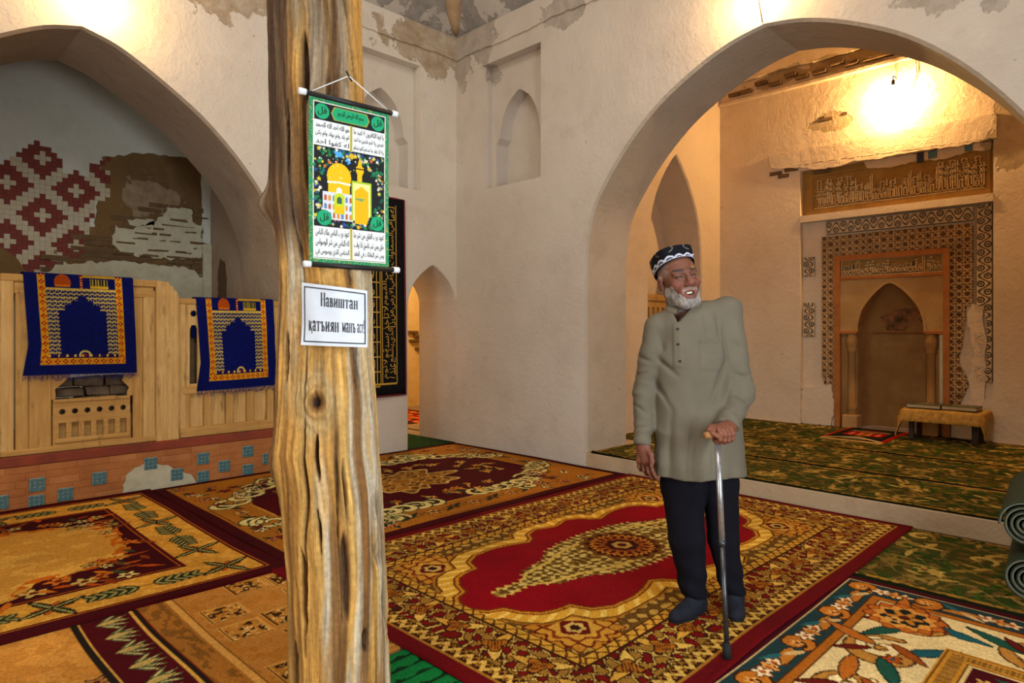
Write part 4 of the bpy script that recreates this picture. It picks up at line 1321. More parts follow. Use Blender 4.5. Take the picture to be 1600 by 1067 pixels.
def hang_mat(label, corners, front, seed, over):
    """corners (u, z): bottom-left, bottom-right, top-right, top-left; folds over the top rail"""
    p = mat_paint(); p.finish(seed, 0.12)
    s = p.S / p.W; t = p.T / p.H
    (ax, az), (bx, bz), (cx, cz), (dx, dz) = corners
    U = (1 - t) * ((1 - s) * ax + s * bx) + t * ((1 - s) * dx + s * cx)
    Z = (1 - t) * ((1 - s) * az + s * bz) + t * ((1 - s) * dz + s * cz)
    Yv = front - 0.010 - 0.018 * fbm(s * 3, t * 3, seed) - 0.012 * (1 - t) * np.sin(s * 7 + seed)
    if over:                                      # a limp corner hanging away
        U = U + over * np.clip((0.25 - s) / 0.25, 0, 1) * np.clip((0.3 - t) / 0.3, 0, 1) * 0.05
    # continue over the rail and a little way down behind
    k = 8
    def ext(A, add): return np.concatenate([A, add], 0)
    fold_y = [np.full(p.nx, front - 0.012 + 0.10 * min(1.0, (i + 1) / 4.0)) for i in range(k)]
    fold_z = [Z[-1] + (0.008 if i < 4 else 0.008 - 0.09 * (i - 3)) for i in range(k)]
    U2 = ext(U, np.repeat(U[-1:], k, 0)); Z2 = ext(Z, np.array(fold_z)); Y2 = ext(Yv, np.array(fold_y))
    C2 = ext(p.C, np.repeat(np.array(rgb('0E1A5C'))[None, None, :], k, 0).repeat(p.nx, 1))
    root = thing('prayer_mat', label, 'prayer mat', (float(U.mean()), front, float(Z.max())), group='blue prayer mats hung over the screens')
    g = grid_mesh('woven_cloth', U2, Y2, Z2, C2, CLOTH, root)
    md = g.modifiers.new('thickness', 'SOLIDIFY'); md.thickness = 0.004; md.offset = -1
    bm = bmesh.new(); rr = random.Random(seed)
    for i in range(0, p.nx, 2):
        x, y, z = U[0, i], Yv[0, i], Z[0, i]
        L = rr.uniform(0.02, 0.055)
        tube_bm(bm, [(x, y, z + 0.004), (x + rr.uniform(-0.012, 0.012), y - 0.003, z - L * 0.5), (x + rr.uniform(-0.02, 0.02), y, z - L)], 0.0018, 3)
    tag(bmobj('fringe', bm, M['blue_thread'], root), kind='stuff')
hang_mat('royal blue prayer mat hung over the taller wooden screen', [(0.935, 0.995), (1.645, 0.985), (1.613, 1.752), (0.886, 1.757)], Y0 - 0.004, 3, -1)
hang_mat('royal blue prayer mat hung over the lower screen next to the post', [(2.165, 0.80), (2.835, 0.815), (2.80, 1.615), (2.105, 1.612)], Y0 - 0.006, 5, -1)

# ================================================================== MIHRAB
M['ganch'] = vcol('carved_stucco', 0.95, 0.5, 120.0, 0.1, amp=0.25, ascale=14.0)
M['terra'] = simple('terracotta_frame', 'A5672F', '935626', 7.0, 0.85, 0.4)
M['niche'] = simple('niche_plaster', '9C7442', '86602F', 3.0, 0.95, 0.5, 40.0)
M['hood'] = plaster('niche_hood_plaster', '9C7442', '92693A', '86602F', damage=[(8.95, 2.30, 1.47, 0.30, 0.17)], dmg_col=('4E3A20', 'AA7048'))
M['span'] = simple('spandrel_plaster', 'AF8A56', 'A07A46', 4.0, 0.95, 0.4)
mi = thing('mihrab', 'carved stucco prayer niche with pointed arch and terracotta frame', 'prayer niche', (8.6, 2.34, 0.14))
def mgrid(nm, a0, a1, z0, z1, res, hfun, cfun, d0, mat='ganch', mask=None):
    nx, ny = int((a1 - a0) / res) + 1, int((z1 - z0) / res) + 1
    A, Zz = np.meshgrid(np.linspace(a0, a1, nx), np.linspace(z0, z1, ny))
    Hh = hfun(A, Zz)
    mk = None
    if mask is not None:
        Ac = (A[:-1, :-1] + A[1:, 1:]) / 2; Zc = (Zz[:-1, :-1] + Zz[1:, 1:]) / 2
        mk = mask(Ac, Zc)
    return grid_mesh(nm, UM + d0 - Hh, A, Zz, cfun(A, Zz, Hh), M[mat], mi, smooth=False, mask=mk)
def star_relief(A, Z):
    per = 0.150
    h = np.zeros_like(A)
    for ang in (0, PI / 4, PI / 2, 3 * PI / 4):
        x = A * math.cos(ang) + Z * math.sin(ang)
        pr = per if ang in (0, PI / 2) else per / math.sqrt(2)
        for off in (0.30, 0.70):
            h = np.maximum(h, (np.abs((x / pr - off + 0.5) % 1.0 - 0.5) * pr < 0.0068).astype(float))
    return h
def loss(A, Z, sc, thr, seed): return fbm(A * sc, Z * sc, seed) > thr
# geometric interlace around the frame
GA0, GA1, GZ0, GZ1 = 1.52, 3.10, 0.50, 2.50
def ghole(A, Z): 
    keep = ~((A > 1.735) & (A < 2.95) & (Z < 2.25))
    keep &= ~((A > 3.02) & (Z < 0.62 + 0.2 * vn(A * 30, Z * 30, 3)))
    keep &= ~((A < 1.56 + 0.10 * vn(Z * 4, Z * 0, 7)) & (Z < 1.6))
    return keep
BASE = np.array(rgb('A5845A')); GROUND_SHADE = np.array(rgb('6A4C30'))  # cut-back ground coloured darker, recess shade put into the colour
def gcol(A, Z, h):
    c = GROUND_SHADE + (h > 0.006)[..., None] * (BASE - GROUND_SHADE)
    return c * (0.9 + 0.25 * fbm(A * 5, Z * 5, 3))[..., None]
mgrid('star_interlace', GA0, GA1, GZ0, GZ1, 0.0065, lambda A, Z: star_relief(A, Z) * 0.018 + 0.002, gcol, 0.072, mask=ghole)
# running leaf scroll border: top and right side, fragments at left
def scroll_h(L, X, wd):
    ph = L / 0.17
    c = 0.30 * wd * np.sin(2 * PI * ph)
    st = np.abs(X - c) < 0.010
    r1 = np.hypot(((ph % 0.5) - 0.25) * 0.17, X + np.sign(np.sin(2 * PI * ph)) * 0.20 * wd)
    lf = (np.abs(r1 - 0.028) < 0.007) | (r1 < 0.011)
    bar = (np.abs(np.abs(X) - wd * 0.47) < 0.006)
    return np.where(st | lf | bar, 1.0, 0.0)
DK = np.array(rgb('5E503C')); LT = np.array(rgb('BFA684'))
def scol(A, Z, h): return LT + (h < 0.006)[..., None] * (DK - LT)
mgrid('leaf_border', 1.52, 3.05, 2.52, 2.69, 0.0065, lambda A, Z: (1 - scroll_h(A, Z - 2.605, 0.17)) * 0.014 + 0.002, scol, 0.062)
mgrid('leaf_border', 1.345, 1.50, 0.78, 2.69, 0.0065, lambda A, Z: (1 - scroll_h(Z, A - 1.42, 0.155)) * 0.014 + 0.002, scol, 0.062,
      mask=lambda A, Z: ~((A > 1.40) & (Z > 0.95) & (Z < 1.55) & (vn(A * 20, Z * 8, 4) > 0.25)))
mgrid('leaf_border', 3.19, 3.335, 2.02, 2.26, 0.0065, lambda A, Z: (1 - scroll_h(Z, A - 3.262, 0.155)) * 0.014 + 0.002, scol, 0.066)
mgrid('leaf_border', 3.19, 3.335, 1.25, 1.68, 0.0065, lambda A, Z: (1 - scroll_h(Z, A - 3.262, 0.155)) * 0.014 + 0.002, scol, 0.066)
# plain repaired plaster behind and around the fragments
slab('plaster_ground', rect(1.336, 3.348, 0.14, 2.74), [rect(1.735, 2.95, 0.14, 2.25)], to_m, 0.080, 0.12, M['wall_m'], mi)
slab('plaster_patch', ragged([(1.44, 0.5), (1.53, 0.55), (1.56, 0.8), (1.52, 1.1), (1.545, 1.3), (1.58, 1.5), (1.52, 1.62), (1.44, 1.58), (1.40, 1.2), (1.42, 0.8)], 0.012, 0.04, 2), [], to_m, 0.050, 0.07, M['wall_m'], mi)
slab('plaster_patch', ragged([(3.0, 0.14), (3.345, 0.14), (3.345, 0.62), (3.14, 0.6), (2.98, 0.66), (2.95, 0.3)], 0.012, 0.04, 3), [], to_m, 0.048, 0.08, M['wall_m'], mi)
slab('plaster_patch', ragged([(1.336, 0.14), (1.72, 0.14), (1.72, 0.49), (1.55, 0.55), (1.336, 0.6)], 0.008, 0.04, 3), [], to_m, 0.052, 0.08, M['wall_m'], mi)
# projecting ledge and the big inscription panel over it
slab('ledge', [(1.334, 2.70), (3.35, 2.70), (3.35, 2.785), (1.334, 2.785)], [], to_m, -0.012, 0.11, M['wall_m'], mi)
def kufic(a0, z0, wd, ht, seed, step=0.042):
    """upright, foot-line and knotted strokes of a plaited inscription, as strokes (x0, x1, z0, z1)"""
    rr = random.Random(seed); out = []
    a = a0
    while a < a0 + wd - step:
        t = rr.random(); tw = rr.uniform(0.8, 1.3) * step
        hi = ht * (0.62 + 0.36 * rr.random()) if t < 0.55 else ht * rr.uniform(0.18, 0.34)
        s = 0.013
        out.append((a, a + s, z0, z0 + hi))
        out.append((a, a + tw, z0, z0 + s))
        if t < 0.55:
            out.append((a + 0.020, a + 0.020 + s, z0 + 0.04, z0 + hi * 0.9))
            for k in range(2):
                zc = z0 + hi * (0.55 + 0.22 * k)
                out.append((a - 0.012, a + 0.038, zc, zc + s)); out.append((a - 0.012, a - 0.004, zc, zc + 0.035)); out.append((a + 0.032, a + 0.040, zc - 0.03, zc + s))
        else:
            out.append((a, a + tw * 0.7, z0 + hi, z0 + hi + s)); out.append((a + tw * 0.6, a + tw * 0.6 + s, z0, z0 + hi))
            out.append((a + 0.005, a + tw, z0 + hi * 1.7, z0 + hi * 1.7 + s)); out.append((a + tw * 0.4, a + tw * 0.4 + s, z0 + hi * 1.4, z0 + hi * 2.1))
        a += tw
    return out
def inscription(nm, a0, a1, z0, z1, d, seed, mirror=True, fade=True):
    bm = bmesh.new()
    rr = random.Random(seed)
    def ringd(a, z, r, w=0.006):
        for sx, sz in ((1, 1), (-1, 1)):
            for k in (-1, 1):
                ax_, az_ = a - k * sx * r / 2 * (1 if True else 0), z + sz * k * r / 2
                d1 = np.array([sx, sz]) / math.sqrt(2); n1 = np.array([-d1[1], d1[0]])
                c_ = np.array([a, z]) + n1 * k * r * 0.5
                q = [c_ - d1 * r * 0.62 - n1 * w, c_ + d1 * r * 0.62 - n1 * w, c_ + d1 * r * 0.62 + n1 * w, c_ - d1 * r * 0.62 + n1 * w]
                f_ = [bm.verts.new((UM + d - 0.011, p_[0], p_[1])) for p_ in q]; b_ = [bm.verts.new((UM + d + 0.006, p_[0], p_[1])) for p_ in q]
                bm.faces.new(f_)
                for i in range(4): bm.faces.new((f_[i], f_[(i + 1) % 4], b_[(i + 1) % 4], b_[i]))
    if fade:
        for k in range(15):
            a = a0 + 0.06 + (a1 - a0 - 0.12) * k / 14
            xm = (a - a0) / (a1 - a0)
            for j in range(4):
                if 0.25 < xm < 0.72 and j > 1: continue
                ringd(a + rr.uniform(-0.01, 0.01), z0 + 0.12 + 0.062 * j, 0.05)
    for (x0, x1, y0, y1) in kufic(a0, z0, a1 - a0, z1 - z0, seed):
        y1 = min(y1, z1)
        xm = (x0 - a0) / (a1 - a0)
        if fade and 0.22 < xm < 0.72 and (y0 - z0) / (z1 - z0) > 0.45: continue
        box_bm(bm, UM + d - 0.012, UM + d + 0.006, x0, min(x1, a1), y0, y1)
    return tag(bmobj(nm, bm, M['script'], mi), kind='stuff')
M['script'] = simple('script_stucco', 'CBAE7C', 'B89766', 20.0, 0.95, 0.4)
M['scriptbg'] = simple('script_ground', '9C7638', '86622E', 5.0, 0.95, 0.6)
slab('inscription_ground', rect(1.336, 3.348, 2.78, 3.36), [], to_m, 0.085, 0.12, M['scriptbg'], mi)
slab('inscription_frame', rect(1.37, 3.30, 2.785, 3.30), [rect(1.40, 3.22, 2.86, 3.27)], to_m, 0.068, 0.09, M['scriptbg'], mi)
inscription('inscription', 1.42, 3.20, 2.885, 3.23, 0.082, 3)
box('inscription_line', UM + 0.070, UM + 0.09, 1.42, 3.20, 2.865, 2.876, M['script'], mi, bevel=0)
# terracotta frame
frame_o = [(2.95, 0.14), (2.95, 2.25), (1.735, 2.25), (1.735, 0.14), (1.80, 0.14), (1.80, 2.185), (2.885, 2.185), (2.885, 0.14)]
slab('terracotta_frame', frame_o, [], to_m, 0.038, 0.12, M['terra'], mi)
box('terracotta_sill', UM + 0.045, UM + 0.12, 1.80, 2.885, 1.945, 1.985, M['terra'], mi)
slab('inscription_ground', rect(1.80, 2.885, 1.985, 2.185), [], to_m, 0.078, 0.12, M['scriptbg'], mi)
for a0, a1, sd in ((1.82, 1.98, 5), (2.01, 2.67, 6), (2.70, 2.87, 7)):
    inscription('inscription', a0, a1, 2.005, 2.175, 0.074, sd, fade=False)
    slab('cell_frame', rect(a0 - 0.012, a1 + 0.008, 1.99, 2.184), [rect(a0 - 0.004, a1, 1.998, 2.178)], to_m, 0.066, 0.08, M['script'], mi)
# niche: pointed arch opening in the spandrel, half-round recess, colonnettes
na = arch_poly(2.338, [(0, 1.90), (0.06, 1.875), (0.18, 1.77), (0.30, 1.60), (0.352, 1.42), (0.36, 1.30)], 0.30)
slab('spandrel', [(1.80, 1.31), (1.80, 1.945), (2.885, 1.945), (2.885, 1.31)], [[(a, max(z, 1.3101)) for a, z in na if z >= 1.30]], to_m, 0.062, 0.10, M['span'], mi)
h = catmull([(0, 1.915), (0.06, 1.89), (0.19, 1.78), (0.315, 1.605), (0.368, 1.42), (0.374, 1.31)], 5)
mould = [(2.338 - a, z) for a, z in h[::-1]] + [(2.338 + a, z) for a, z in h[1:]]
h = catmull([(0, 1.885), (0.06, 1.86), (0.175, 1.755), (0.292, 1.59), (0.342, 1.42), (0.348, 1.31)], 5)
mould += [(2.338 + a, z) for a, z in h[::-1]] + [(2.338 - a, z) for a, z in h[1:]]
slab('arch_moulding', mould, [], to_m, 0.050, 0.08, M['span'], mi)
def niche_shell(nm, prof, zs, depth, mat):
    V, F = [], []
    n = 12
    for z, w in zip(zs, prof):
        for k in range(n + 1):
            a = PI * k / n
            cx_ = math.cos(a); sy_ = math.sin(a)
            fl = max(-0.78, min(0.78, cx_)) / 0.78
            V.append((UM + 0.10 + depth * min(1.0, sy_ * 1.5) * (w / 0.36), 2.338 + w * (0.55 * fl + 0.45 * cx_), z))
    for i in range(len(zs) - 1):
        for k in range(n):
            a = i * (n + 1) + k
            F.append((a, a + 1, a + n + 2, a + n + 1))
    o = meshobj(nm, V, F, M[mat], mi, smooth=True)
    return o
zs = [1.31, 1.42, 1.5, 1.6, 1.69, 1.77, 1.83, 1.875, 1.90]
pw = [0.36, 0.352, 0.338, 0.30, 0.245, 0.18, 0.12, 0.06, 0.004]
niche_shell('niche_hood', pw, zs, 0.34, 'hood')
niche_shell('niche_wall', [0.36, 0.36], [0.14, 1.325], 0.36, 'niche')
# ring at the spring line, colonnettes with bulbous capitals and bases
V, F = [], []
box('impost', UM + 0.045, UM + 0.16, 1.80, 1.98, 1.285, 1.325, M['terra'], mi); box('impost', UM + 0.045, UM + 0.16, 2.70, 2.885, 1.285, 1.325, M['terra'], mi)
box('impost_back', UM + 0.42, UM + 0.47, 2.05, 2.62, 1.30, 1.32, M['terra'], mi)
slab('jamb', rect(1.80, 1.985, 0.14, 1.29), [], to_m, 0.115, 0.22, M['niche'], mi); slab('jamb', rect(2.70, 2.885, 0.14, 1.29), [], to_m, 0.115, 0.22, M['niche'], mi)
for a in (1.925, 2.765):
    pr = [(0.145, 0.085), (0.20, 0.085), (0.21, 0.06), (0.36, 0.052), (0.38, 0.062), (0.40, 0.046), (1.06, 0.044), (1.07, 0.056), (1.09, 0.048), (1.15, 0.066), (1.21, 0.070), (1.25, 0.056), (1.285, 0.050)]
    tube('colonnette', [(UM + 0.105, a, z) for z, r in pr], [r for z, r in pr], M['niche'], mi, n=14)
    box('plinth', UM + 0.0, UM + 0.2, a - 0.085, a + 0.085, 0.14, 0.30, M['span'], mi, bevel=0.01)
box('white_strip', UM + 0.05, UM + 0.12, 1.80, 1.835, 0.40, 1.28, M['limewash'], mi)
# flaked paint flower in the hood
M['flake'] = simple('flaked_paint', '5A4426', 'A8683C', 22.0, 0.9, 0.6)
# broken coat over the mihrab: ragged plaster lip, exposed bricks, tiles left in place
to_lip = to_m
lip = [(3.75, 3.62), (3.72, 3.46)] + ragged([(3.62, 3.44), (3.35, 3.40), (3.2, 3.36), (2.95, 3.33), (2.7, 3.37), (2.5, 3.345), (2.2, 3.36), (1.9, 3.35), (1.6, 3.34), (1.33, 3.36)], 0.012, 0.045, 7)[:-4] + [(1.30, 3.36), (1.30, 3.62)]
slab('plaster_lip', lip, [], to_m, -0.03, 0.01, M['wall_m'], mi)
for k, (a, z, w) in enumerate([(3.66, 3.36, 0.16), (3.46, 3.375, 0.17), (3.56, 3.31, 0.14), (3.1, 3.30, 0.2)]):
    box('brick', UM - 0.02 + 0.06 * (a < 3.3), UM + 0.06, a - w / 2, a + w / 2, z, z + 0.045, M['brick_brown'], mi, bevel=0.004, jitter=0.004)
slab('plaster_fragment', ragged([(1.36, 3.355), (2.62, 3.355), (2.58, 3.27), (2.3, 3.24), (2.05, 3.27), (1.8, 3.235), (1.55, 3.28), (1.36, 3.26)], 0.008, 0.04, 12), [], to_m, 0.05, 0.10, M['wall_m'], mi)
M['tile_navy'] = simple('tile_navy', '1A1E40', '2A2440', 30.0, 0.3)
for a, z, w, hh, mt in ((2.02, 3.30, 0.035, 0.055, 'tile_navy'), (1.90, 3.31, 0.042, 0.042, 'tile'), (1.56, 3.32, 0.036, 0.036, 'tile')):
    box('tile', UM + 0.036, UM + 0.06, a - w, a + w, z - hh, z + hh, M[mt], mi, bevel=0.004)
# loose brick edges showing along the ledge of the vault and in the wall
rr = random.Random(31)
for k in range(16):
    a = 1.5 + 0.19 * k + rr.uniform(-0.03, 0.03); z = 4.53 + 0.055 * rr.randint(0, 1)
    if a > 4.2: continue
    box('brick', UM - 0.055, UM + 0.01, a, a + 0.16, z, z + 0.045, M['brick_brown'], mw, bevel=0.004, jitter=0.006)
for a, z, w in ((2.95, 3.93, 0.17), (3.05, 3.96, 0.05), (2.78, 3.95, 0.06)):
    box('brick', UM - 0.010, UM + 0.01, a, a + w, z, z + 0.04, M['brick_brown'], mw, bevel=0.004, jitter=0.006)

# ---- little table with gold cloth and two books
tb = thing('side_table', 'low table with dark legs under a crumpled gold cloth, beside the prayer niche', 'table', (8.28, 1.70, 0.155))
M['darkwood'] = simple('dark_wood', '2A1C14', '3A281C', 8.0, 0.6)
ZTB = 0.155
for a in (1.42, 1.99):
    for u in (8.12, 8.42): box('leg', u - 0.025, u + 0.025, a - 0.025, a + 0.025, ZTB, 0.455, M['darkwood'], tb)
box('tabletop', 8.06, 8.48, 1.36, 2.05, 0.455, 0.478, M['darkwood'], tb)
M['goldcloth'] = simple('gold_brocade', 'B98A30', '8E6420', 26.0, 0.7, 0.6, 60.0, 0.4)
nx, ny = 70, 56
Aa, Uu = np.meshgrid(np.linspace(-0.12, 1.12, nx), np.linspace(-0.30, 1.05, ny))
av = 1.345 + Aa * 0.72; uv = 8.05 + Uu * 0.44
over = np.maximum(np.maximum(1.345 - av, av - 2.065), np.maximum(8.045 - uv, 0))
over = np.maximum(over, 0)
yv = np.clip(av, 1.335, 2.075); xv = np.clip(uv, 8.035, 8.49)
drop = over * 1.0 + np.where((av > 2.065) & (uv < 8.05), 0.17, 0) * (over > 0) + np.where((av < 1.345) & (uv < 8.05), 0.13, 0)
zz = 0.483 - drop + 0.006 * fbm(Aa * 9, Uu * 9, 3) * (over < 0.001)
fold = 0.018 * np.sin(Aa * 26) * (over > 0) * np.clip(over / 0.1, 0, 1)
xv = xv - np.where(uv < 8.045, np.abs(fold) + 0.004 + 0.02 * np.clip(over / 0.1, 0, 1), 0)
yv = yv + np.where(av > 2.065, np.abs(fold) + 0.03 * np.clip(over / 0.1, 0, 1), 0) - np.where(av < 1.345, 0.02 * np.clip(over / .1, 0, 1), 0)
o = grid_mesh('tablecloth', xv, yv, np.maximum(zz, 0.17), None, M['goldcloth'])
md = o.modifiers.new('thickness', 'SOLIDIFY'); md.thickness = 0.002; md.offset = 1
tag(o, 'crumpled gold brocade cloth draped over the low table', 'tablecloth')
M['bookcover'] = simple('book_cover_green', '3A3A20', '2E3018', 30.0, 0.5, 0.1, 80.0, 0.4)
M['bookgold'] = simple('book_gilt', '8A7434', '6E6A30', 60.0, 0.4, spec=0.5)
M['pages'] = simple('book_pages', 'B9A684', 'A08C68', 90.0, 0.9)
def book(label, x, y, rz):
    b = thing('book', label, 'book', (x, y, 0.494), rz, group='books on the low table')
    box('page_block', -0.118, 0.118, -0.152, 0.152, 0.004, 0.036, M['pages'], b, bevel=0.002, local=True)
    box('cover', -0.122, 0.122, -0.158, 0.158, 0.0, 0.005, M['bookcover'], b, bevel=0.001, local=True)
    box('cover', -0.122, 0.122, -0.158, 0.158, 0.036, 0.042, M['bookcover'], b, bevel=0.002, local=True)
    bm = bmesh.new()
    for r0, r1, sx in ((0.055, 0.072, 1.25), (0.0, 0.035, 1.4)):
        n = 24
        ri = [bm.verts.new((r0 * math.cos(2 * PI * k / n), sx * r0 * math.sin(2 * PI * k / n), 0.0428)) for k in range(n)] if r0 else None
        ro = [bm.verts.new((r1 * math.cos(2 * PI * k / n), sx * r1 * math.sin(2 * PI * k / n), 0.0428)) for k in range(n)]
        if ri:
            for k in range(n): bm.faces.new((ri[k], ri[(k + 1) % n], ro[(k + 1) % n], ro[k]))
        else: bm.faces.new(ro)
    bmobj('gilt_medallion', bm, M['bookgold'], b, local=True)
    bm = bmesh.new()
    for s in (-1, 1):
        box_bm(bm, -0.112, 0.112, s * 0.146 - 0.003, s * 0.146 + 0.003, 0.0415, 0.043); box_bm(bm, s * 0.110 - 0.003, s * 0.110 + 0.003, -0.146, 0.146, 0.0415, 0.043)
    bmobj('gilt_border', bm, M['bookgold'], b, local=True)
book('dark green book with gilt oval, nearer the niche on the gold-covered table', 8.22, 1.885, 0.06)
book('dark green book with gilt oval, at the right on the gold-covered table', 8.24, 1.555, -0.05)

# ---- wooden balustrade and carved post in the side arch of the platform
bs_ = thing('wooden_balustrade', 'worn orange wooden balustrade with slots in the side arch behind the man', 'balustrade', (7.3, 4.60, 0.14))
holes = [rect(6.86 + 0.11 * k, 6.92 + 0.11 * k, 1.05, 1.62) for k in range(8)]
slab('pierced_board', rect(6.79, 7.95, 0.95, 1.70), holes, lambda a, b, d: (a, 4.60 + d, b), 0, 0.04, M['wood'], bs_)
box('top_rail', 6.78, 7.98, 4.58, 4.66, 1.70, 1.78, M['woodh'], bs_); box('bottom_board', 6.79, 7.95, 4.60, 4.64, 0.14, 0.95, M['woodh'], bs_)
pr = [(0.14, 0.07), (1.2, 0.07), (1.25, 0.09), (1.45, 0.09), (1.5, 0.06), (1.62, 0.085), (1.72, 0.06), (1.8, 0.09), (1.9, 0.07), (2.02, 0.09), (2.15, 0.10), (2.2, 0.085)]
tube('carved_post', [(7.97, 4.62, z) for z, r in pr], [r for z, r in pr], M['wood'], bs_, n=8)
tube('carved_post', [(6.80, 4.62, z) for z, r in pr], [r for z, r in pr], M['wood'], bs_, n=8)

# ---- rolled carpets at the right edge
M['roll'] = simple('carpet_back_dark_green', '1E2A1A', '2C3622', 40.0, 0.95, 0.6, 200.0)
M['rollin'] = simple('carpet_pile_pale', '6E6A58', '4A5040', 30.0, 0.95, 0.6, 120.0)
def roll(label, p0, ang, L, R, seed):
    t = thing('rolled_carpet', label, 'rolled carpet', p0, ang, group='rolled carpets at the right edge')
    n = 150; turns = 4.2
    def spiral(r_off):
        out = []
        for i in range(n + 1):
            th = 2 * PI * turns * i / n
            r = R * (0.16 + 0.84 * i / n) + r_off
            out.append((r * math.cos(th + seed), r * math.sin(th + seed) + R))
        return out
    for nm, mt, r0, r1 in (('backing', 'roll', 0.0, -0.006), ('pile', 'rollin', -0.006, -0.013)):
        A, B = spiral(r0), spiral(r1)
        V, F = [], []
        for (x, z) in A: V += [(x, 0, z), (x, L, z)]
        m = len(V)
        for (x, z) in B: V += [(x, 0, z), (x, L, z)]
        for i in range(n):
            a = 2 * i
            F += [(a, a + 2, a + 3, a + 1), (m + a, m + a + 1, m + a + 3, m + a + 2), (a, m + a, m + a + 2, a + 2), (a + 1, a + 3, m + a + 3, m + a + 1)]
        F += [(0, 1, m + 1, m), (2 * n, m + 2 * n, m + 2 * n + 1, 2 * n + 1)]
        meshobj(nm, V, F, M[mt], t, smooth=False, local=True)
roll('dark green rolled carpet lying lowest at the right edge, spiral end showing', (3.97, 0.475, 0.026), -1.48, 1.0, 0.118, 0.4)
roll('dark green rolled carpet lying on top of another roll at the right edge', (4.05, 0.495, 0.262), -1.48, 0.92, 0.118, 2.0)
# ================================================================== POST, SCROLL, PAPER NOTICE, BLACK CLOTH
FWD = Vector((math.sqrt(.5), math.sqrt(.5), 0)); RGT = Vector((math.sqrt(.5), -math.sqrt(.5), 0))
def cs(lat, dep, z): 
    v = RGT * lat + FWD * dep
    return (v.x, v.y, z)
DP = 2.30
# trunk: centre and radius by height
py = np.array([-1650, 0, 100, 200, 300, 400, 450, 560, 640, 700, 800, 900, 1067, 1126])
pc = np.array([470, 492, 494, 496, 497, 506, 509, 508, 510, 510, 521, 527, 532, 534])
pr_ = np.array([66, 70, 70, 71, 72, 69, 69, 72, 76, 80, 77, 75, 75, 77])
zk = 1.33 + (516 - py) / 1030.0 * DP
nz, nt = 620, 260
zz = np.concatenate([np.linspace(0.012, 2.6, 540), np.linspace(2.61, 6.1, 80)])
th = np.linspace(-PI, PI, nt + 1)
TH, ZZ = np.meshgrid(th, zz)
cen = np.interp(-ZZ, -zk[::-1][::-1] if False else -zk, (pc - 800) / 1030.0 * DP)
rad = np.interp(-ZZ, -zk, pr_ / 1030.0 * DP) * 0.985
arc = TH * 0.16
# periodic noise round the trunk
def pn(fx, fz, seed, o=3):
    X = np.cos(TH) * 0.16; Y = np.sin(TH) * 0.16
    return 0.5 * (fbm(X * fx + 5 + 0.3 * Y * fx, ZZ * fz, seed, o) + fbm(Y * fx + 15 - 0.3 * X * fx, ZZ * fz + 7, seed + 9, o))
warp = 0.10 * (pn(6, 1.6, 5) - 0.5)
def pn2(fx, fz, seed):
    return fbm((TH / PI) * fx + warp * fx * 3.0, ZZ * fz, seed, 4)
seam = np.clip((np.abs(TH) - 2.7) / 0.4, 0, 1)
grain = pn2(26, 1.6, 3)
fine = pn2(70, 5.0, 8)
big = pn(9, 1.1, 11)
crk = np.abs(pn2(5.5, 0.75, 21) - 0.5)
crack = np.clip(1 - crk / 0.035, 0, 1) * np.clip((pn(14, 2.2, 31) - 0.42) / 0.1, 0, 1)
rough_ = pn2(40, 9.0, 91)
R = rad + 0.022 * (big - 0.5) + 0.016 * (grain - 0.5) + 0.008 * (fine - 0.5) + 0.008 * np.abs(rough_ - 0.5) * np.clip((pn2(6, 1.5, 93) - 0.4) * 4, 0, 1) - 0.020 * crack
def blob(t0, z0, wt, wz): return np.exp(-((TH - t0) / wt) ** 2 - ((ZZ - z0) / wz) ** 2)
slots_ = [(0.42, 0.52, 0.11, 0.17), (-0.42, 0.47, 0.09, 0.16), (0.10, 0.92, 0.05, 0.10), (-0.62, 1.24, 0.10, 0.10), (0.95, 1.22, 0.09, 0.12), (-0.75, 0.20, 0.10, 0.12), (0.80, 0.30, 0.08, 0.05),
          (0.05, 2.18, 0.10, 0.14), (-0.35, 1.95, 0.05, 0.16), (0.85, 1.53, 0.07, 0.06), (0.0, 0.68, 0.03, 0.08), (-1.1, 0.75, 0.08, 0.20), (0.55, 0.80, 0.03, 0.12)]
slot = np.zeros_like(R)
for s in slots_: slot = np.maximum(slot, blob(*s))
slot = np.clip((slot + 0.35 * (grain - 0.5) - 0.42) / 0.25, 0, 1)
R = R - 0.028 * slot
kd = np.hypot((TH - 0.09) * 0.16 + 0.02 * (big - 0.5), (ZZ - 1.095) * 0.75) * (1 + 0.9 * (grain - 0.5))
R = R + 0.016 * np.exp(-(kd / 0.055) ** 2) - 0.040 * np.exp(-(kd / 0.013) ** 2) + 0.006 * np.sin(kd * 230 + 5 * grain) * np.exp(-(kd / 0.06) ** 2)
R = R + 0.045 * blob(-1.45, 1.76, 0.32, 0.05) + 0.02 * blob(-1.3, 0.87, 0.3, 0.05)      # stubs of lost branches
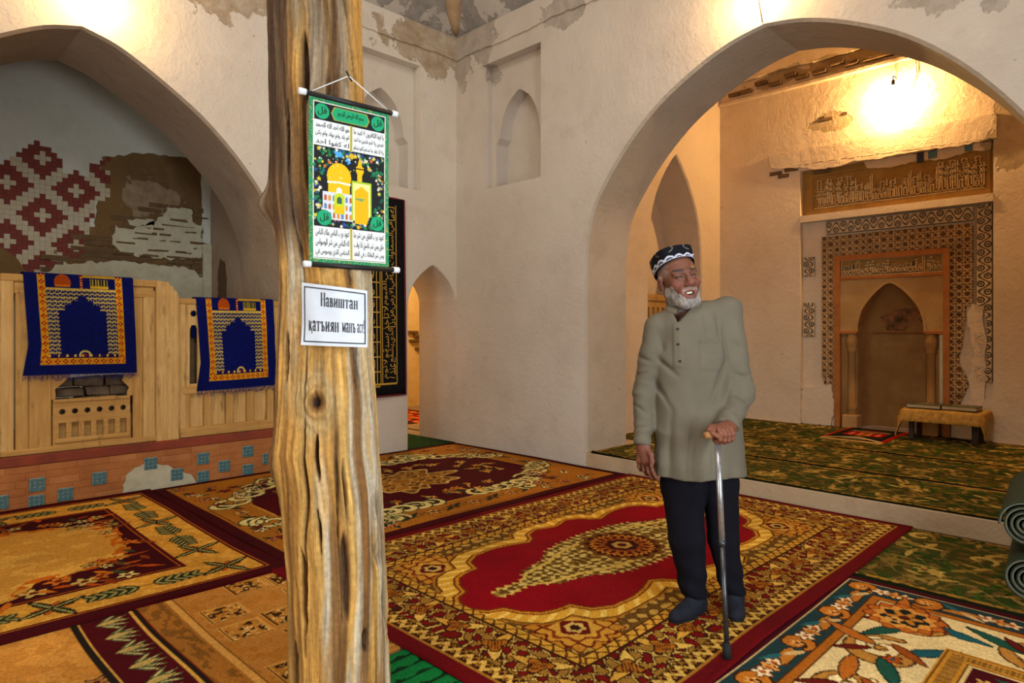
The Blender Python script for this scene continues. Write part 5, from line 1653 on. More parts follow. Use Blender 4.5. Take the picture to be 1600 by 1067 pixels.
# colour of the wood: honey heartwood, grey weathered skin, dark resin and bark left at the top
C = np.empty(R.shape + (3,)); C[:] = rgb('BE8C42')
def lay_c(m, col):
    global C
    C += np.clip(m, 0, 1)[..., None] * (np.array(rgb(col)) - C)
lay_c((grain - 0.45) * 3, 'C39A54'); lay_c((0.45 - grain) * 3, '8E5F24')
lay_c((pn2(7, 1.0, 41) - 0.52) * 7, 'A4906E'); lay_c((pn2(9, 1.3, 47) - 0.60) * 8, 'B5A68C')
lay_c((pn2(12, 0.8, 52) - 0.58) * 7 * 0.9, '7A5226')
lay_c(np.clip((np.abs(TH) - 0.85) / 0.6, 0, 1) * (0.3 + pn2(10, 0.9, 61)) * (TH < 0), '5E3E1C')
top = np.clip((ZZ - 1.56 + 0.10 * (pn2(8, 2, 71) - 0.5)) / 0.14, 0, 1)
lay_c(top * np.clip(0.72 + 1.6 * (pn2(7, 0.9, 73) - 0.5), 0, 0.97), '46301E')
lay_c(top * np.clip((pn2(8, 0.8, 77) - 0.60) * 8, 0, 0.9), '8E7A60'); lay_c(top * np.clip((0.42 - pn2(10, 0.9, 79)) * 8, 0, 0.9), '3A2414')
lay_c(top * np.clip((TH - 0.95) / 0.25, 0, 1) * 0.9, 'B8853C')
lay_c(slot * 0.85, '4A3422'); lay_c(crack * 0.8, '4E3620')
lay_c(np.exp(-((kd - 0.05) / 0.03) ** 2) * 0.7 * (rough_ + 0.2), 'A89878'); lay_c(np.exp(-(kd / 0.014) ** 2) * 1.2, '2A140C')
C *= (0.74 + 0.5 * fine)[..., None] * (0.85 + 0.3 * rough_)[..., None]
R[:, -1] = R[:, 0]; C[:, -1] = C[:, 0]
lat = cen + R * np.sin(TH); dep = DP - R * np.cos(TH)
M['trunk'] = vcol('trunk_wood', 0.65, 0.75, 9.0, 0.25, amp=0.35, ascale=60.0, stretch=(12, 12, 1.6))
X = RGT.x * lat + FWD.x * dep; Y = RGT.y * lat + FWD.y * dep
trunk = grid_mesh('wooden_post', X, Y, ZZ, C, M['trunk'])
tag(trunk, 'thick gnarled tree-trunk post with knots and long cracks', 'post')

# ---- hanging scroll
M['print'] = vcol('printed_cloth', 0.75, 0.25, 700.0, 0.2)
SL, SR = (-0.646, 2.10), (-0.427, 2.29)
sw = math.hypot(SR[0] - SL[0], SR[1] - SL[1]); shh = 0.535; z_b = 1.547
sdir = ((SR[0] - SL[0]) / sw, (SR[1] - SL[1]) / sw); snor = (sdir[1], -sdir[0])
def sc3(x, y, off=0.0):
    bow = 0.004 * math.sin(PI * y / shh) if not isinstance(y, np.ndarray) else 0.004 * np.sin(PI * y / shh)
    o = off - bow
    return cs(SL[0] + sdir[0] * x + snor[0] * o, SL[1] + sdir[1] * x + snor[1] * o, z_b + y)
p = Paint(sw, shh, 0.0016, '0F5A3C')
S, T, W, H, e = p.S, p.T, p.W, p.H, p.e
rr = random.Random(2)
p.put((e < 0.013) & (np.sin((S + T) * 900) > 0), '2C9A66'); p.put((e < 0.013) & (vn(S * 500, T * 500, 2) > 0.8), 'B9A548')
p.put((e > 0.013) & (e < 0.0165), 'D8D4C0')
inn = e > 0.0165
p.put(inn, '1A1C1C')
# flowery ground round the shrine
mid = inn & (T > 0.125) & (T < 0.375)
for k in range(520):
    x, y = rr.uniform(0.018, W - 0.018), rr.uniform(0.125, 0.375)
    d = math.hypot((x - W / 2) / 0.105, (y - 0.25) / 0.105)
    if d < 1.0 and rr.random() < 0.97: continue
    p.flower(x, y, rr.uniform(0.004, 0.008), rr.choice(['1E7A4A', '0E6A44', '1E7A4A', 'E4DCC8', 'C06A3A', 'D9C030', '2A4A8A', 'B9B49A', '155A3A']), 5, k)
# the shrine: golden dome, minaret and gate on black night sky
def poly(pts, col):
    mk = np.zeros(S.shape, bool)
    sl = p.win(min(a for a, b in pts), max(a for a, b in pts), min(b for a, b in pts), max(b for a, b in pts))
    if sl is None: return
    m2 = np.zeros(S[sl].shape, bool)
    xs, ys = S[sl], T[sl]
    j = len(pts) - 1
    for i in range(len(pts)):
        xi, yi = pts[i]; xj, yj = pts[j]
        if yi != yj:
            m2 ^= ((yi > ys) != (yj > ys)) & (xs < (xj - xi) * (ys - yi) / (yj - yi) + xi)
        j = i
    p.put(m2, col, sl)
YEL = 'E0B010'
dome = [(0.066, 0.265)] + [(0.105 + 0.043 * math.sin(a), 0.288 + 0.045 * math.cos(a)) for a in np.linspace(-1.75, 0, 9)] + [(0.105, 0.345)] + [(0.105 + 0.043 * math.sin(a), 0.288 + 0.045 * math.cos(a)) for a in np.linspace(0, 1.75, 9)] + [(0.144, 0.265), (0.144, 0.235), (0.066, 0.235)]
poly(dome, YEL)
p.put((np.abs(T - 0.266 - 0.35 * (0.043 - np.abs(S - 0.105)) * 0.25) < 0.003) & (np.abs(S - 0.105) < 0.042), 'EDE8C8')
poly([(0.095, 0.235), (0.095, 0.247), (0.105, 0.254), (0.115, 0.247), (0.115, 0.235)], 'F0ECD8')
poly([(0.171, 0.225), (0.171, 0.305), (0.165, 0.318), (0.165, 0.330), (0.172, 0.335), (0.175, 0.350), (0.180, 0.366), (0.185, 0.350), (0.188, 0.335), (0.195, 0.330), (0.195, 0.318), (0.189, 0.305), (0.189, 0.225)], YEL)
p.put((np.abs(T - 0.325) < 0.003) & (S > 0.166) & (S < 0.194), '4A3A10')
poly([(0.048, 0.145), (0.048, 0.235), (0.155, 0.235), (0.155, 0.145)], 'C9CCD0')
for k in range(7):
    for j in range(3):
        x, y = 0.052 + 0.015 * k, 0.150 + 0.028 * j
        poly([(x, y), (x, y + 0.015), (x + 0.0045, y + 0.020), (x + 0.009, y + 0.015), (x + 0.009, y)], ['C9862E', '5A7AA0', 'B05A28'][(k + j) % 3])
poly([(0.088, 0.165), (0.088, 0.228), (0.106, 0.236), (0.124, 0.228), (0.124, 0.165)], 'B8C820'); poly([(0.097, 0.200), (0.097, 0.217), (0.106, 0.224), (0.115, 0.217), (0.115, 0.200)], '3A5A4A'); poly([(0.090, 0.167), (0.090, 0.192), (0.122, 0.192), (0.122, 0.167)], YEL)
poly([(0.150, 0.150), (0.150, 0.282), (0.224, 0.282), (0.224, 0.172), (0.200, 0.150)], '9AB82A'); poly([(0.155, 0.150), (0.155, 0.276), (0.218, 0.276), (0.218, 0.170), (0.200, 0.150)], 'E8D888')
poly([(0.161, 0.140), (0.161, 0.250), (0.187, 0.268), (0.213, 0.250), (0.213, 0.165), (0.205, 0.140)], 'E6A80E'); poly([(0.163, 0.222), (0.187, 0.216), (0.200, 0.226), (0.163, 0.227)], '6A9A5A')
for x, y, r in ((0.098, 0.363, 0.013), (0.110, 0.360, 0.010), (0.134, 0.348, 0.009), (0.139, 0.340, 0.007)): p.flower(x, y, r, '4A9AE0', 3, x * 90)
for k in range(26): p.flower(0.06 + 0.16 * rr.random(), 0.28 + 0.08 * rr.random(), 0.0022, rr.choice(['F0F0E8', 'E0D060']), 4) if k % 1 == 0 else None
poly([(0.145, 0.372), (0.138, 0.362), (0.150, 0.352), (0.162, 0.362), (0.155, 0.372)], 'C9A820')
# white text panels, green cartouche and roundels
for x0, x1, y0, y1 in ((0.0175, 0.143, 0.380, 0.462), (0.152, W - 0.0175, 0.380, 0.462), (0.0175, 0.143, 0.018, 0.120), (0.152, W - 0.0175, 0.018, 0.120)):
    poly([(x0, y0), (x1, y0), (x1, y1), (x0, y1)], 'D9DAD6')
for y0, y1 in ((0.378, 0.464), (0.016, 0.122)): p.put((np.abs(S - 0.1475) < 0.0042) & (T > y0) & (T < y1), 'A8981E')
poly([(0.075, 0.492), (0.086, 0.514), (0.204, 0.514), (0.215, 0.492), (0.204, 0.470), (0.086, 0.470)], 'A8981E'); poly([(0.078, 0.492), (0.089, 0.512), (0.201, 0.512), (0.212, 0.492), (0.201, 0.472), (0.089, 0.472)], '1E9A66')
for x, y in ((0.044, 0.491), (W - 0.044, 0.491), (0.052, 0.148), (W - 0.045, 0.148)):
    p.put(np.hypot(S - x, T - y) < 0.026, '0A4A34'); p.put(np.hypot(S - x, T - y) < 0.0245, '1E9A66')
scr = thing('hanging_scroll', 'green printed hanging scroll with golden dome and black Arabic script, hung on the post', 'wall scroll', cs(SL[0], SL[1], z_b))
X3 = np.vectorize(lambda a, b: 0.0)
bowA = 0.004 * np.sin(PI * T / H)
LA = SL[0] + sdir[0] * S - snor[0] * bowA; DA = SL[1] + sdir[1] * S - snor[1] * bowA
g = grid_mesh('printed_cloth', RGT.x * LA + FWD.x * DA, RGT.y * LA + FWD.y * DA, z_b + T, p.C, M['print'], scr)
md = g.modifiers.new('thickness', 'SOLIDIFY'); md.thickness = 0.0015; md.offset = -1
M['ink'] = simple('black_ink', '16181A', rough=0.7)
items = [(T_TOP, 0.098, 0.480, 0.192, 0.505, False)]
for x, y in ((0.044, 0.491), (W - 0.044, 0.491), (0.052, 0.148), (W - 0.045, 0.148)): items.append((T_QUL, x - 0.015, y - 0.014, x + 0.015, y + 0.014, False))
for lines, x0, x1, y1, st in ((T_UL, 0.022, 0.139, 0.457, 0.0265), (T_UR, 0.156, W - 0.021, 0.457, 0.0265), (T_LL, 0.022, 0.139, 0.114, 0.032), (T_LR, 0.156, W - 0.021, 0.114, 0.032)):
    for k, s in enumerate(lines): items.append((s, x0, y1 - st * (k + 1) + 0.004, x1, y1 - st * k - 0.001, False))
for it in items: letter_mesh('script_line', [it], lambda x, y: sc3(x, y, 0.0022), M['ink'], scr)
M['whitecap'] = simple('white_plastic', 'D8DAD8', rough=0.4)
for nm, yy, x0, x1 in (('top_rod', shh + 0.004, -0.018, W + 0.016), ('bottom_rod', -0.006, -0.002, W + 0.022)):
    rod = tube(nm, [sc3(x0, yy), sc3(x1, yy)], 0.0085, M['black'], scr, n=12)
    for a, b in ((x0 - 0.016, x0 + 0.006), (x1 - 0.006, x1 + 0.016)): tube('end_cap', [sc3(a, yy), sc3(b, yy)], 0.0105, M['whitecap'], rod, n=12)
nail = cs(SL[0] + 0.11, DP - 0.135, 2.165)
tube('cord', [sc3(0.008, shh + 0.012), (nail[0], nail[1], nail[2])], 0.0018, M['whitecap'], scr, n=5)
tube('cord', [sc3(W - 0.008, shh + 0.012), (nail[0], nail[1], nail[2])], 0.0018, M['whitecap'], scr, n=5)
tube('nail', [cs(SL[0] + 0.11, DP - 0.165, 2.168), cs(SL[0] + 0.11, DP - 0.10, 2.162)], 0.003, M['black'], scr, n=6)

# ---- paper notice on the post
pap = thing('paper_notice', 'white paper notice with bordered black Cyrillic lettering, fixed to the post', 'notice', cs(-0.60, 2.09, 1.28))
M['paper'] = simple('paper', 'CFD4DA', 'C4CAD2', 10.0, 0.8, 0.15, 20.0)
PW, PH = 0.219, 0.192
def pap3(x, y, off=0.0):
    a = (x - PW / 2) / 0.24
    curl = 0.012 * max(0.0, 1 - x / 0.05) * max(0.0, 1 - y / 0.06)
    lat = -0.573 + 0.24 * math.sin(a) - off * 0
    dep = 2.105 + 0.24 * (1 - math.cos(a)) - off - curl + 0.0015 * math.sin(x * 60 + y * 25) - 0.02 * (x - PW / 2) * 0
    tilt = 0.022 * (x - PW / 2)
    return cs(lat, dep, 1.279 + y * (1.0 - 0.10 * (x / PW - 0.5) * 1.0) + 0.006 * (0.5 - x / PW) * 0 + 0.008 * (x / PW - 0.5) * -1)
n = 30
V = [pap3(PW * i / n, PH * j / n) for j in range(n + 1) for i in range(n + 1)]
F = [(j * (n + 1) + i, j * (n + 1) + i + 1, (j + 1) * (n + 1) + i + 1, (j + 1) * (n + 1) + i) for j in range(n) for i in range(n)]
meshobj('sheet', V, F, M['paper'], pap, smooth=True)
# lettering drawn as serif strokes in unit cells (width, strokes)
def arcp(cx, cy, rx, ry, a0, a1, n=9): return [(cx + rx * math.cos(a), cy + ry * math.sin(a)) for a in np.linspace(a0, a1, n)]
K, k_ = 0.15, 0.055
GL = {
 'Н': (0.72, [([(0.14, 0), (0.14, 1.5)], K), ([(0.58, 0), (0.58, 1.5)], K), ([(0.14, 0.78), (0.58, 0.78)], k_), ([(0.02, 0.03), (0.26, 0.03)], k_), ([(0.46, 0.03), (0.70, 0.03)], k_), ([(0.02, 1.47), (0.26, 1.47)], k_), ([(0.46, 1.47), (0.70, 1.47)], k_)]),
 'а': (0.52, [([(0.10, 0.74)] + arcp(0.24, 0.78, 0.13, 0.20, 2.6, 0.0) + [(0.37, 0.12), (0.40, 0.04), (0.49, 0.06)], 0.12), (arcp(0.22, 0.27, 0.14, 0.24, 1.2, 5.2), 0.10), ([(0.26, 0.50), (0.37, 0.58)], k_)]),
 'в': (0.50, [([(0.12, 0), (0.12, 1.0)], K * 0.9), (arcp(0.22, 0.76, 0.15, 0.21, 1.57, -1.57), 0.10), (arcp(0.23, 0.27, 0.18, 0.25, 1.57, -1.57), 0.11), ([(0.02, 0.03), (0.24, 0.03)], k_), ([(0.02, 0.97), (0.24, 0.97)], k_)]),
 'и': (0.58, [([(0.12, 0), (0.12, 1)], K * 0.9), ([(0.46, 0), (0.46, 1)], K * 0.9), ([(0.12, 0.12), (0.46, 0.88)], k_), ([(0.02, 0.03), (0.22, 0.03)], k_), ([(0.36, 0.03), (0.56, 0.03)], k_), ([(0.02, 0.97), (0.22, 0.97)], k_), ([(0.36, 0.97), (0.56, 0.97)], k_)]),
 'ш': (0.84, [([(0.12, 0), (0.12, 1)], K * 0.9), ([(0.42, 0), (0.42, 1)], K * 0.9), ([(0.72, 0), (0.72, 1)], K * 0.9), ([(0.02, 0.03), (0.82, 0.03)], k_), ([(0.02, 0.97), (0.22, 0.97)], k_), ([(0.32, 0.97), (0.52, 0.97)], k_), ([(0.62, 0.97), (0.82, 0.97)], k_)]),
 'т': (0.54, [([(0.27, 0), (0.27, 1)], K * 0.9), ([(0.03, 0.96), (0.51, 0.96)], k_ * 1.4), ([(0.04, 0.96), (0.04, 0.76)], k_), ([(0.50, 0.96), (0.50, 0.76)], k_), ([(0.16, 0.03), (0.38, 0.03)], k_)]),
 'н': (0.58, [([(0.12, 0), (0.12, 1)], K * 0.9), ([(0.46, 0), (0.46, 1)], K * 0.9), ([(0.12, 0.52), (0.46, 0.52)], k_), ([(0.02, 0.03), (0.22, 0.03)], k_), ([(0.36, 0.03), (0.56, 0.03)], k_), ([(0.02, 0.97), (0.22, 0.97)], k_), ([(0.36, 0.97), (0.56, 0.97)], k_)]),
 'қ': (0.56, [([(0.12, 0), (0.12, 1)], K * 0.9), ([(0.14, 0.50), (0.30, 0.58), (0.44, 0.94)], 0.08), ([(0.22, 0.56), (0.46, 0.03)], 0.12), ([(0.02, 0.03), (0.22, 0.03)], k_), ([(0.02, 0.97), (0.22, 0.97)], k_), ([(0.40, 0.04), (0.54, 0.04), (0.53, -0.16), (0.48, -0.24)], k_ * 1.2)]),
 'ъ': (0.58, [([(0.22, 0), (0.22, 1)], K * 0.9), ([(0.03, 0.96), (0.22, 0.96)], k_ * 1.2), ([(0.04, 0.96), (0.04, 0.76)], k_), (arcp(0.30, 0.29, 0.19, 0.26, 1.57, -1.57), 0.10), ([(0.12, 0.03), (0.32, 0.03)], k_)]),
 'ь': (0.50, [([(0.12, 0), (0.12, 1)], K * 0.9), (arcp(0.22, 0.29, 0.19, 0.26, 1.57, -1.57), 0.10), ([(0.02, 0.03), (0.24, 0.03)], k_), ([(0.02, 0.97), (0.22, 0.97)], k_)]),
 'я': (0.54, [([(0.42, 0), (0.42, 1)], K * 0.9), (arcp(0.32, 0.72, 0.19, 0.24, 1.57, 4.71), 0.10), ([(0.30, 0.46), (0.10, 0.03)], 0.10), ([(0.32, 0.03), (0.52, 0.03)], k_), ([(0.32, 0.97), (0.52, 0.97)], k_), ([(0.02, 0.03), (0.16, 0.03)], k_)]),
 'м': (0.72, [([(0.10, 0), (0.10, 1)], k_ * 1.3), ([(0.60, 0), (0.60, 1)], K * 0.9), ([(0.12, 0.96), (0.34, 0.10)], 0.13), ([(0.34, 0.10), (0.58, 0.96)], k_), ([(0.02, 0.03), (0.20, 0.03)], k_), ([(0.50, 0.03), (0.70, 0.03)], k_), ([(0.02, 0.97), (0.16, 0.97)], k_), ([(0.56, 0.97), (0.70, 0.97)], k_)]),
 'с': (0.46, [(arcp(0.26, 0.5, 0.18, 0.46, 0.8, 5.5, 13), 0.11)]),
 '!': (0.24, [([(0.12, 0.42), (0.12, 1.5)], 0.10), ([(0.12, 0.0), (0.12, 0.13)], 0.13)]),
}
def write(s, x0, x1, y0, h):
    tot = sum(GL[c][0] + 0.06 if c != ' ' else 0.3 for c in s)
    sx = (x1 - x0) / tot
    V, F = [], []
    x = x0
    for c in s:
        if c == ' ': x += 0.3 * sx; continue
        w, st = GL[c]
        for pts, wd in st:
            for (ax, ay), (bx, by) in zip(pts, pts[1:]):
                A = np.array((x + ax * sx, y0 + ay * h)); B = np.array((x + bx * sx, y0 + by * h))
                d = B - A; L = np.linalg.norm(d)
                if L < 1e-7: continue
                d /= L; nn = np.array((-d[1], d[0]))
                hw = abs(nn[0]) * wd * sx / 2 * 1.15 + abs(nn[1]) * wd * h * 0.42
                q = [A - nn * hw - d * hw * 0.2, B - nn * hw + d * hw * 0.2, B + nn * hw + d * hw * 0.2, A + nn * hw - d * hw * 0.2]
                b = len(V)
                V += [pap3(a, c_, 0.0012) for a, c_ in q]; F.append((b, b + 1, b + 2, b + 3))
        x += (w + 0.06) * sx
    return V, F
M['ink2'] = simple('printer_ink', '2E2E36', rough=0.7)
for s, x0, x1, y0, h in (('Навиштан', 0.070, 0.190, 0.125, 0.0285), ('қатъиян', 0.028, 0.131, 0.046, 0.031), ('манъ', 0.140, 0.183, 0.047, 0.031), ('аст!', 0.187, 0.210, 0.048, 0.029)):
    V, F = write(s, x0, x1, y0, h)
    meshobj('printed_word', V, F, M['ink2'], pap)
bm = bmesh.new()
def beadrow(x0, y0, x1, y1, nb):
    for i in range(nb):
        for dd, hw in ((0.0, 0.0019),):
            x = x0 + (x1 - x0) * i / nb; y = y0 + (y1 - y0) * i / nb
            q = [pap3(x + a, y + b_, 0.0012) for a, b_ in ((-hw, -hw), (hw, -hw), (hw, hw), (-hw, hw))]
            bm.faces.new([bm.verts.new(v) for v in q])
    dx, dy = (x1 - x0), (y1 - y0)
    for off in (0.0,):
        for i in range(20):
            a, b_ = i / 20, (i + 1) / 20
            nx_, ny_ = (0, 0.0006) if abs(dx) > abs(dy) else (0.0006, 0)
            q = [(x0 + dx * a - nx_, y0 + dy * a - ny_), (x0 + dx * b_ - nx_, y0 + dy * b_ - ny_), (x0 + dx * b_ + nx_, y0 + dy * b_ + ny_), (x0 + dx * a + nx_, y0 + dy * a + ny_)]
            bm.faces.new([bm.verts.new(pap3(u, v, 0.001)) for u, v in q])
x0, x1, y0, y1 = 0.012, PW - 0.007, 0.012, PH - 0.012
beadrow(x0, y0, x1, y0, 52); beadrow(x1, y0, x1, y1, 44); beadrow(x1, y1, x0, y1, 52); beadrow(x0, y1, x0, y0, 44)
bmobj('beaded_border', bm, M['ink2'], pap)

# ---- black embroidered cloth on the left wall
kc = thing('wall_hanging', 'black cloth hanging with gold embroidered Arabic script and dark red edge', 'wall hanging', (3.7, VW - 0.02, 0.62))
M['blackcloth'] = simple('black_velvet', '101012', '18181A', 30.0, 0.95, 0.4, 200.0, 0.1)
M['redhem'] = simple('dark_red_hem', '6A1A22', rough=0.9)
M['gilt'] = simple('gold_thread', 'B58A26', 'D2A53A', 120.0, 0.5, 0.5, 300.0, 0.4)
KX0, KX1, KZ0, KZ1 = 3.06, 4.275, 0.625, 2.755
n = 24
def k3(x, y, off=0.0):
    w = 0.010 * math.sin((x - KX0) * 9 + 1.0) * (1 - (y - KZ0) / 2.4)
    return (x + 0.03 * (1 - (y - KZ0) / (KZ1 - KZ0)) * (x - KX0) / (KX1 - KX0), VW - 0.022 - w - off, y)
V = [k3(KX0 + (KX1 - KX0) * i / n, KZ0 + (KZ1 - KZ0) * j / n) for j in range(n + 1) for i in range(n + 1)]
F = [(j * (n + 1) + i, j * (n + 1) + i + 1, (j + 1) * (n + 1) + i + 1, (j + 1) * (n + 1) + i) for j in range(n) for i in range(n)]
o = meshobj('cloth', V, F, M['blackcloth'], kc, smooth=True)
md = o.modifiers.new('thickness', 'SOLIDIFY'); md.thickness = 0.004
edge = [(KX0, KZ0), (KX1, KZ0), (KX1, KZ1), (KX0, KZ1), (KX0, KZ0)]
pts = []
for (ax, ay), (bx, by) in zip(edge, edge[1:]): pts += [k3(ax + (bx - ax) * t, ay + (by - ay) * t) for t in np.linspace(0, 1, 12)[:-1]]
tube('hem', pts + [pts[0]], 0.010, M['redhem'], kc, n=6)
items = []
zc = 2.30
for row in range(10):
    s = T_CL[row % len(T_CL)]
    for c in range(3):
        items.append((s, 3.14 + 0.26 * c, zc - 0.135, 3.34 + 0.26 * c + 0.02, zc - 0.02, False)) if c < 3 else None
    zc -= 0.158
for s, xa, xb in ((T_CB[0], 3.985, 4.06), (T_CB[1], 4.065, 4.145)):
    ws_ = s.split(' '); lens = [GLY[w][0].max(0)[0] + 0.25 for w in ws_]; zc = 2.66; tl = sum(lens)
    for w, l_ in zip(ws_, lens):                 # read downwards, first word on top
        ln_ = 1.86 * l_ / tl
        items.append((w, xa, zc - ln_ + 0.012, xb, zc, True)); zc -= ln_
for it in items: letter_mesh('gold_script', [it], lambda x, y: k3(x, y, 0.005), M['gilt'], kc)
bm = bmesh.new()
def kbar(x0, x1, y0, y1):
    m = max(1, int(max(x1 - x0, y1 - y0) / 0.15))
    for i in range(m):
        if x1 - x0 > y1 - y0: q = [(x0 + (x1 - x0) * i / m, y0), (x0 + (x1 - x0) * (i + 1) / m, y0), (x0 + (x1 - x0) * (i + 1) / m, y1), (x0 + (x1 - x0) * i / m, y1)]
        else: q = [(x0, y0 + (y1 - y0) * i / m), (x1, y0 + (y1 - y0) * i / m), (x1, y0 + (y1 - y0) * (i + 1) / m), (x0, y0 + (y1 - y0) * (i + 1) / m)]
        bm.faces.new([bm.verts.new(k3(a, b, 0.0055)) for a, b in q])
for row in range(11): kbar(3.12, 3.94, 2.305 - 0.158 * row, 2.318 - 0.158 * row)
for x in (3.115, 3.375, 3.635, 3.90, 3.945, 3.968, 4.155): kbar(x, x + 0.010, 0.76, 2.68)
kbar(3.12, 4.16, 0.745, 0.765); kbar(3.12, 3.93, 2.45, 2.58)
bmobj('gold_bands', bm, M['gilt'], kc)
# ================================================================== THE MAN WITH THE CANE
D0 = 3.03
X00 = (1100 - 800) / 1030.0 * D0
def ml(px, py, y=0.0):
    """pixel and depth offset -> figure coordinates (x right, y away, z up)"""
    d = D0 + y
    return np.array([(px - 800) / 1030.0 * d - X00, y, 1.33 + (516 - py) / 1030.0 * d])

def smin(a, b, k):
    h = np.clip(0.5 + 0.5 * (b - a) / k, 0, 1)
    return b + (a - b) * h - k * h * (1 - h)
def smax(a, b, k): return -smin(-a, -b, k)
def cone(P, a, b, r0, r1, sq=(1, 1, 1)):
    a = np.asarray(a, float); b = np.asarray(b, float)
    s = np.array(sq, float)
    d = (b - a) * s; L2 = max(float(d @ d), 1e-9)
    q = [(P[i] - a[i]) * s[i] for i in range(3)]
    t = np.clip((q[0] * d[0] + q[1] * d[1] + q[2] * d[2]) / L2, 0, 1)
    return np.sqrt((q[0] - t * d[0]) ** 2 + (q[1] - t * d[1]) ** 2 + (q[2] - t * d[2]) ** 2) - (r0 + (r1 - r0) * t)
def ell(P, c, r):
    q = [(P[i] - c[i]) / r[i] for i in range(3)]
    k = np.sqrt(q[0] ** 2 + q[1] ** 2 + q[2] ** 2)
    return (k - 1) * min(r)
def chain(P, pts, rads, k=0.02):
    d = None
    for i in range(len(pts) - 1):
        c = cone(P, pts[i], pts[i + 1], rads[i], rads[i + 1])
        d = c if d is None else smin(d, c, k)
    return d
def nets(fn, lo, hi, h):
    """surface nets of fn(P) = 0 on a regular grid"""
    ax = [np.arange(lo[i], hi[i] + h, h) for i in range(3)]
    P = np.meshgrid(*ax, indexing='ij')
    v = fn(P).astype(np.float32)
    nx, ny, nz = v.shape
    s = v < 0
    cnt = np.zeros((nx - 1, ny - 1, nz - 1), np.int8)
    for dx in (0, 1):
        for dy in (0, 1):
            for dz in (0, 1): cnt += s[dx:nx - 1 + dx, dy:ny - 1 + dy, dz:nz - 1 + dz]
    act = np.argwhere((cnt > 0) & (cnt < 8))
    idx = -np.ones(cnt.shape, np.int64)
    idx[act[:, 0], act[:, 1], act[:, 2]] = np.arange(len(act))
    acc = np.zeros((len(act), 3)); num = np.zeros(len(act))
    cor = [(a, b, c) for a in (0, 1) for b in (0, 1) for c in (0, 1)]
    for i, a in enumerate(cor):
        for b in cor[i + 1:]:
            if sum(abs(a[k] - b[k]) for k in range(3)) != 1: continue
            va = v[act[:, 0] + a[0], act[:, 1] + a[1], act[:, 2] + a[2]]; vb = v[act[:, 0] + b[0], act[:, 1] + b[1], act[:, 2] + b[2]]
            m = (va < 0) != (vb < 0)
            t = np.where(m, va / np.where(m, va - vb, 1), 0)[:, None]
            pt = np.array(a) + t * (np.array(b) - np.array(a))
            acc += np.where(m[:, None], pt, 0); num += m
    V = (act + acc / num[:, None]) * h + np.array(lo)
    Q = []
    for ax_ in range(3):
        o1, o2 = [(1, 2), (2, 0), (0, 1)][ax_]
        sl0 = [slice(None)] * 3; sl1 = [slice(None)] * 3
        sl0[ax_] = slice(0, -1); sl1[ax_] = slice(1, None)
        ch = np.argwhere(s[tuple(sl0)] != s[tuple(sl1)])
        lim = np.array([nx - 1, ny - 1, nz - 1])
        ok = (ch[:, o1] > 0) & (ch[:, o2] > 0) & (ch[:, o1] < lim[o1]) & (ch[:, o2] < lim[o2])
        ch = ch[ok]
        e1 = np.zeros(3, int); e1[o1] = 1; e2 = np.zeros(3, int); e2[o2] = 1
        g = lambda c: idx[c[:, 0], c[:, 1], c[:, 2]]
        q = np.stack([g(ch), g(ch - e1), g(ch - e1 - e2), g(ch - e2)], -1)
        inside_first = s[ch[:, 0], ch[:, 1], ch[:, 2]]
        q = np.where(inside_first[:, None], q[:, ::-1], q)
        q = q[(q >= 0).all(1)]
        Q.append(q)
    F = np.concatenate(Q)[:, ::-1]
    return V, F
def raw_mesh(name, V, F, C, mat, parent=None, local=True, smooth=True):
    me = bpy.data.meshes.new(name)
    me.vertices.add(len(V)); me.vertices.foreach_set('co', np.asarray(V, np.float32).ravel())
    me.loops.add(F.size); me.loops.foreach_set('vertex_index', F.ravel().astype(np.int32))
    me.polygons.add(len(F))
    me.polygons.foreach_set('loop_start', np.arange(0, F.size, 4, dtype=np.int32))
    me.polygons.foreach_set('loop_total', np.full(len(F), 4, dtype=np.int32))
    me.update(calc_edges=True)
    me.polygons.foreach_set('use_smooth', np.full(len(F), smooth, dtype=bool))
    if C is not None:
        at = me.color_attributes.new('Col', 'FLOAT_COLOR', 'POINT')
        ca = np.ones((len(V), 4), np.float32); ca[:, :3] = s2l(np.clip(C, 0, 1))
        at.data.foreach_set('color', ca.ravel())
    me.materials.append(mat)
    return place(bpy.data.objects.new(name, me), parent, local)
def n3(x, y, z, seed): return (vn(x + 0.7 * z, y + 0.3 * z, seed) + vn(y + 11, z + 0.4 * x, seed + 1) + vn(z + 23, x + 0.6 * y, seed + 2)) / 3

